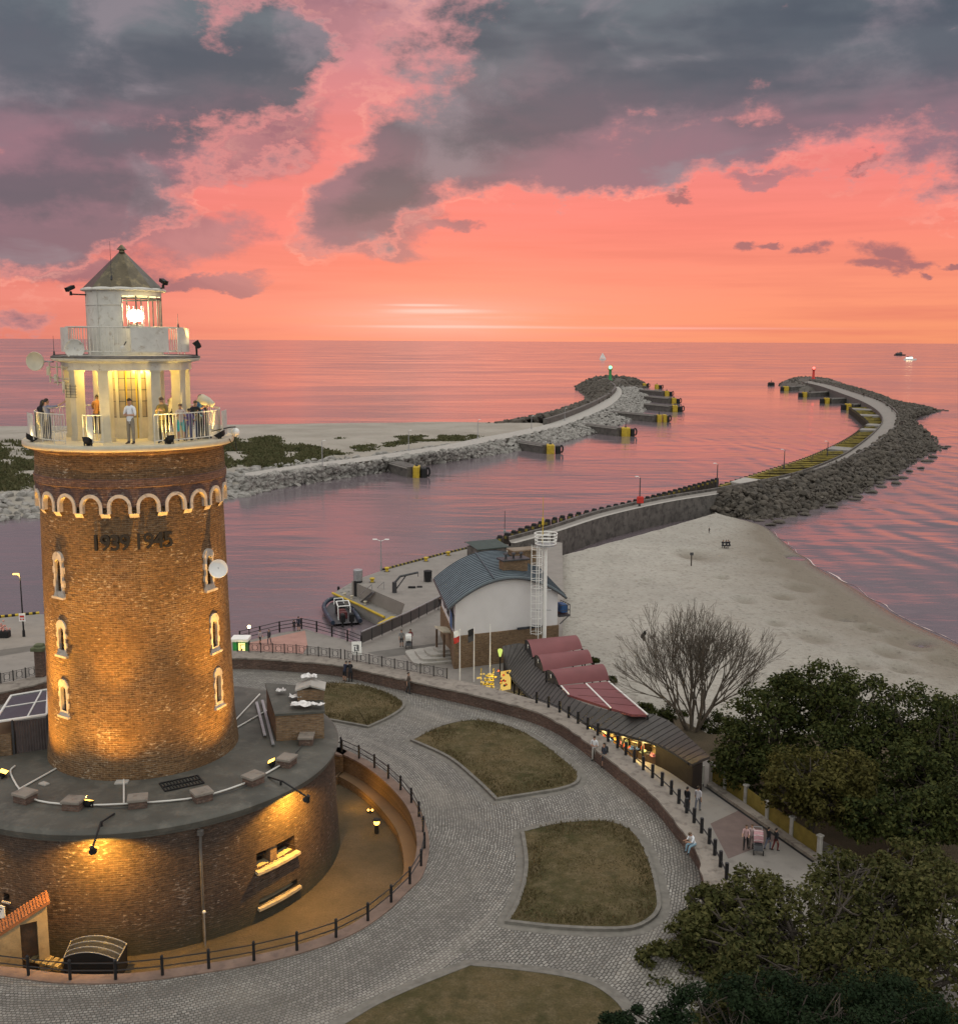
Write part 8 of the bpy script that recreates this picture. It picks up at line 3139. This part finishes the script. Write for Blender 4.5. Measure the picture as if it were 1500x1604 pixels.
gal('person in a white shirt and black trousers, back turned, right of the cabin', 1.80, -1.8, 1.78, 160, RAIL, (.72, .68, .6), DK, hair=HAIR)
gal('bareheaded child with turquoise shorts at the right rail', 2.05, 2.6, 1.50, 20, PHONE, (.48, .40, .36), (.05, .38, .40), hair=HAIRB, shorts=.4)
gal('small child in a violet top leaning at the right rail', 2.36, 2.5, 1.32, 30, RAIL, (.13, .09, .22), (.10, .10, .18), hair=HAIR)
gal('dark haired person in black bending over the right rail', 2.62, 2.0, 1.62, 40, RAIL, DK, (.04, .05, .09), hair=HAIR, sleeves=1.)
gal('man in a blue and black top looking down near the coin telescope', 2.92, 1.6, 1.80, 60, PHONE, (.03, .09, .22), DK, hair=HAIR)

def ped(label, x, y0, y1, z, face, pose, shirt, trousers, **k):
    return person(label, at(x, y1, z), hpx(x, y0, y1, z), face, pose, shirt, trousers, **k)
ped('man in white shirt and pale trousers standing by the parapet wall', 930, 1152, 1192, ZP, -25, CROSS, (.62, .62, .64), (.42, .40, .37), eyes=True)
ped('woman in a dark dress with bare legs beside the man in white', 945, 1163, 1203, ZP, -60, STAND, (.04, .045, .06), (.04, .045, .06), long_hair=True, shorts=.4, eyes=True)
ped('left one of two dark clothed people bending together at the far parapet wall', 540, 1035, 1067, ZP, 150, RAIL, (.02, .025, .05), DK, sleeves=1., shorts=.4, eyes=True)
ped('right one of two dark clothed people bending together at the far parapet wall', 549, 1035, 1068, ZP, 200, RAIL, DK, DK, sleeves=1., eyes=True)
ped('person in a brown top and dark trousers walking along the far parapet wall', 640, 1052, 1086, ZP, 80, WALK, (.10, .075, .06), (.05, .05, .05), eyes=True)
sp3 = at(1090, 1324, ZC)
person('man in white shirt and light jeans sitting on the parapet coping', (sp3.x-.1, sp3.y, ZC-.175*1.25), 1.25, -62, SIT, (.70, .72, .76), (.22, .34, .42), hair=HAIRB, seat=True, eyes=True)
ped('person in a white shirt and grey jeans walking away past the arcade end', 1092, 1230, 1270, ZQ, 150, WALK, (.55, .53, .56), (.16, .17, .20))
ped('person in a black hooded coat walking close to the post railing', 1075, 1231, 1270, ZQ, 140, WALK, DK, (.10, .09, .09), sleeves=1.)
ped('person in a pink top pushing the striped pushchair on the promenade', 1167, 1291, 1330, ZQ, -20, {**WALK, 'la': ((-.15, -.6, -1), (.05, -1, -.1)), 'ra': ((.15, -.6, -1), (-.05, -1, -.1))}, (.55, .36, .36), DK, hair=HAIRB)
ped('person in a pale pink shirt just behind the pushchair, on the right', 1176, 1290, 1328, ZQ, -30, WALK, (.56, .44, .44), (.2, .17, .16), hair=HAIRB)
ped('person in black walking by the ochre fence, left one of a pair', 1202, 1294, 1330, ZQ, 120, WALK, DK, (.14, .16, .22), sleeves=1.)
ped('person in black and dark red by the ochre fence, right one of a pair', 1214, 1296, 1332, ZQ, 115, WALK, DK, (.12, .02, .02), sleeves=1.)
ped('person in a dark blue jacket and shorts at the corner of the water railing', 468, 965, 988, ZQ, 160, STAND, (.03, .035, .06), DK, shorts=.4, sleeves=1.)
ped('short person in black at the water railing, left of the one in dark blue', 461, 970, 989, ZQ, 170, STAND, DK, DK)
ped('person in a pale top and dark skirt on the red paving near the kiosk', 408, 986, 1009, ZQ, 60, WALK, (.4, .36, .37), DK, shorts=.4)
ped('person in an open dark jacket over a pale shirt on the red paving', 422, 985, 1009, ZQ, -20, WALK, (.05, .05, .06), (.08, .08, .10), sleeves=1.)
ped('person in a grey top and black shorts beside the pushchair on the quay', 629, 986, 1013, ZQ, 10, STAND, (.22, .22, .22), DK, shorts=.4)
ped('person in a dark red coat pushing the pushchair on the quay', 643, 985, 1012, ZQ, 0, {'la': ((-.15, -.6, -1), (.05, -1, -.1)), 'ra': ((.15, -.6, -1), (-.05, -1, -.1))}, (.16, .03, .035), (.12, .03, .04), long_hair=True, sleeves=1.)
ped('person in black at the end of the basin fence by the white building', 694, 931, 953, ZQ, 160, STAND, DK, DK, sleeves=1.)
ped('person with a bag just left of the one in black by the white building', 689, 934, 955, ZQ, 150, WALK, (.05, .04, .04), (.06, .06, .07), sleeves=1.)
for k, (x, lab) in enumerate(((1131, 'left one of three dark figures sitting on the sand'), (1137, 'middle one of three dark figures sitting on the sand'), (1142, 'right one of three dark figures sitting on the sand'))):
    p = at(x, 857, 1.15)
    person(lab, (p.x, p.y, 1.15-.15), 1.5, 150+k*25, SIT, DK, DK, seat=True, sleeves=1.)
ped('person standing alone on the sand below the sea wall', 1110, 826, 835, 1.25, 150, STAND, DK, DK)
for x, y, lab in ((1408, 668, 'left one of two walkers on the widest bend of the right pier'), (1412, 668, 'right one of two walkers on the widest bend of the right pier'), (1396, 645, 'lone walker past the bend of the right pier'), (1352, 622, 'farthest walker near the head of the right pier')):
    ped(lab, x, y-8, y, ZE_, 170, WALK, DK, DK)
def pushchair(label, x, y, rz, h, c):
    t = thing('pushchair', label, 'pushchair', at(x, y, ZQ), rad(rz))
    t.scale = (h, h, h)
    mb = MB()
    mb.grid([[(-.2, .2, .85), (.2, .2, .85)], [(-.2, .1, .45), (.2, .1, .45)], [(-.2, -.25, .42), (.2, -.25, .42)], [(-.2, -.38, .22), (.2, -.38, .22)]])
    mb.build('seat', DARKG, t)
    mb = MB()
    rows = []
    for i in range(7):
        a = PI*i/6*.62
        rows.append([(x_, .2-.38*math.sin(a)*.9, .62+.36*math.cos(a)+.04*math.cos(x_*6)) for x_ in (-.22, -.1, 0, .1, .22)])
    mb.grid(rows)
    mb.build('hood', c, t, smooth='all')
    mb = MB()
    for i in (1, 3, 5): mb.tube([Vector(p)+Vector((0, 0, .012)) for p in rows[i]], .012, 4)
    mb.build('hood_band', WHITE_P, t)
    mb = MB()
    for s in (-.2, .2):
        mb.tube([(s, .55, 1.0), (s, .2, .7), (s, -.35, .15)], .016, 5)
        mb.tube([(s, .3, .12), (s, .0, .5)], .016, 5)
    mb.tube([(-.2, .55, 1.0), (.2, .55, 1.0)], .018, 5)
    mb.build('frame', GREYM, t)
    for s in (-.22, .22):
        for y_ in (.3, -.35):
            mb = MB()
            mb.cyl((s-.02, y_, .12), (s+.02, y_, .12), .12, None, 12)
            mb.build('wheel', RUBBER, t)
pushchair('pushchair with a striped pink hood on the promenade', 1186, 1334, -10, .95, cl((.45, .25, .27)))
pushchair('white hooded pushchair on the quay near the stone steps', 640, 1014, 5, 1.0, WHITE_P)
t = thing('beach_post', 'short dark marker post standing in the sand', 'post', at(1082, 886, 1.2))
mb = MB()
mb.cyl((0, 0, -.2), (0, 0, 1.3), .07, .06, 6)
mb.build('shaft', WOODD, t)
mb = MB()
mb.box((0, -.05, 1.3), (.36, .05, .3))
mb.build('plate', DARKG, t)
mb = MB()
pb = at(714 if False else 946, 1193, ZP+.0)
mb.cbox((at(948, 1178, ZC).x, at(948, 1178, ZC).y, ZC+.15), (.26, .2, .3), .05)
mb.tube([at(948, 1178, ZC+.28), at(948, 1178, ZC+.4)], .05, 5)
own(mb, 'hand_bag', BLACKM, 'black bag set down on the parapet coping right of the couple', 'bag')
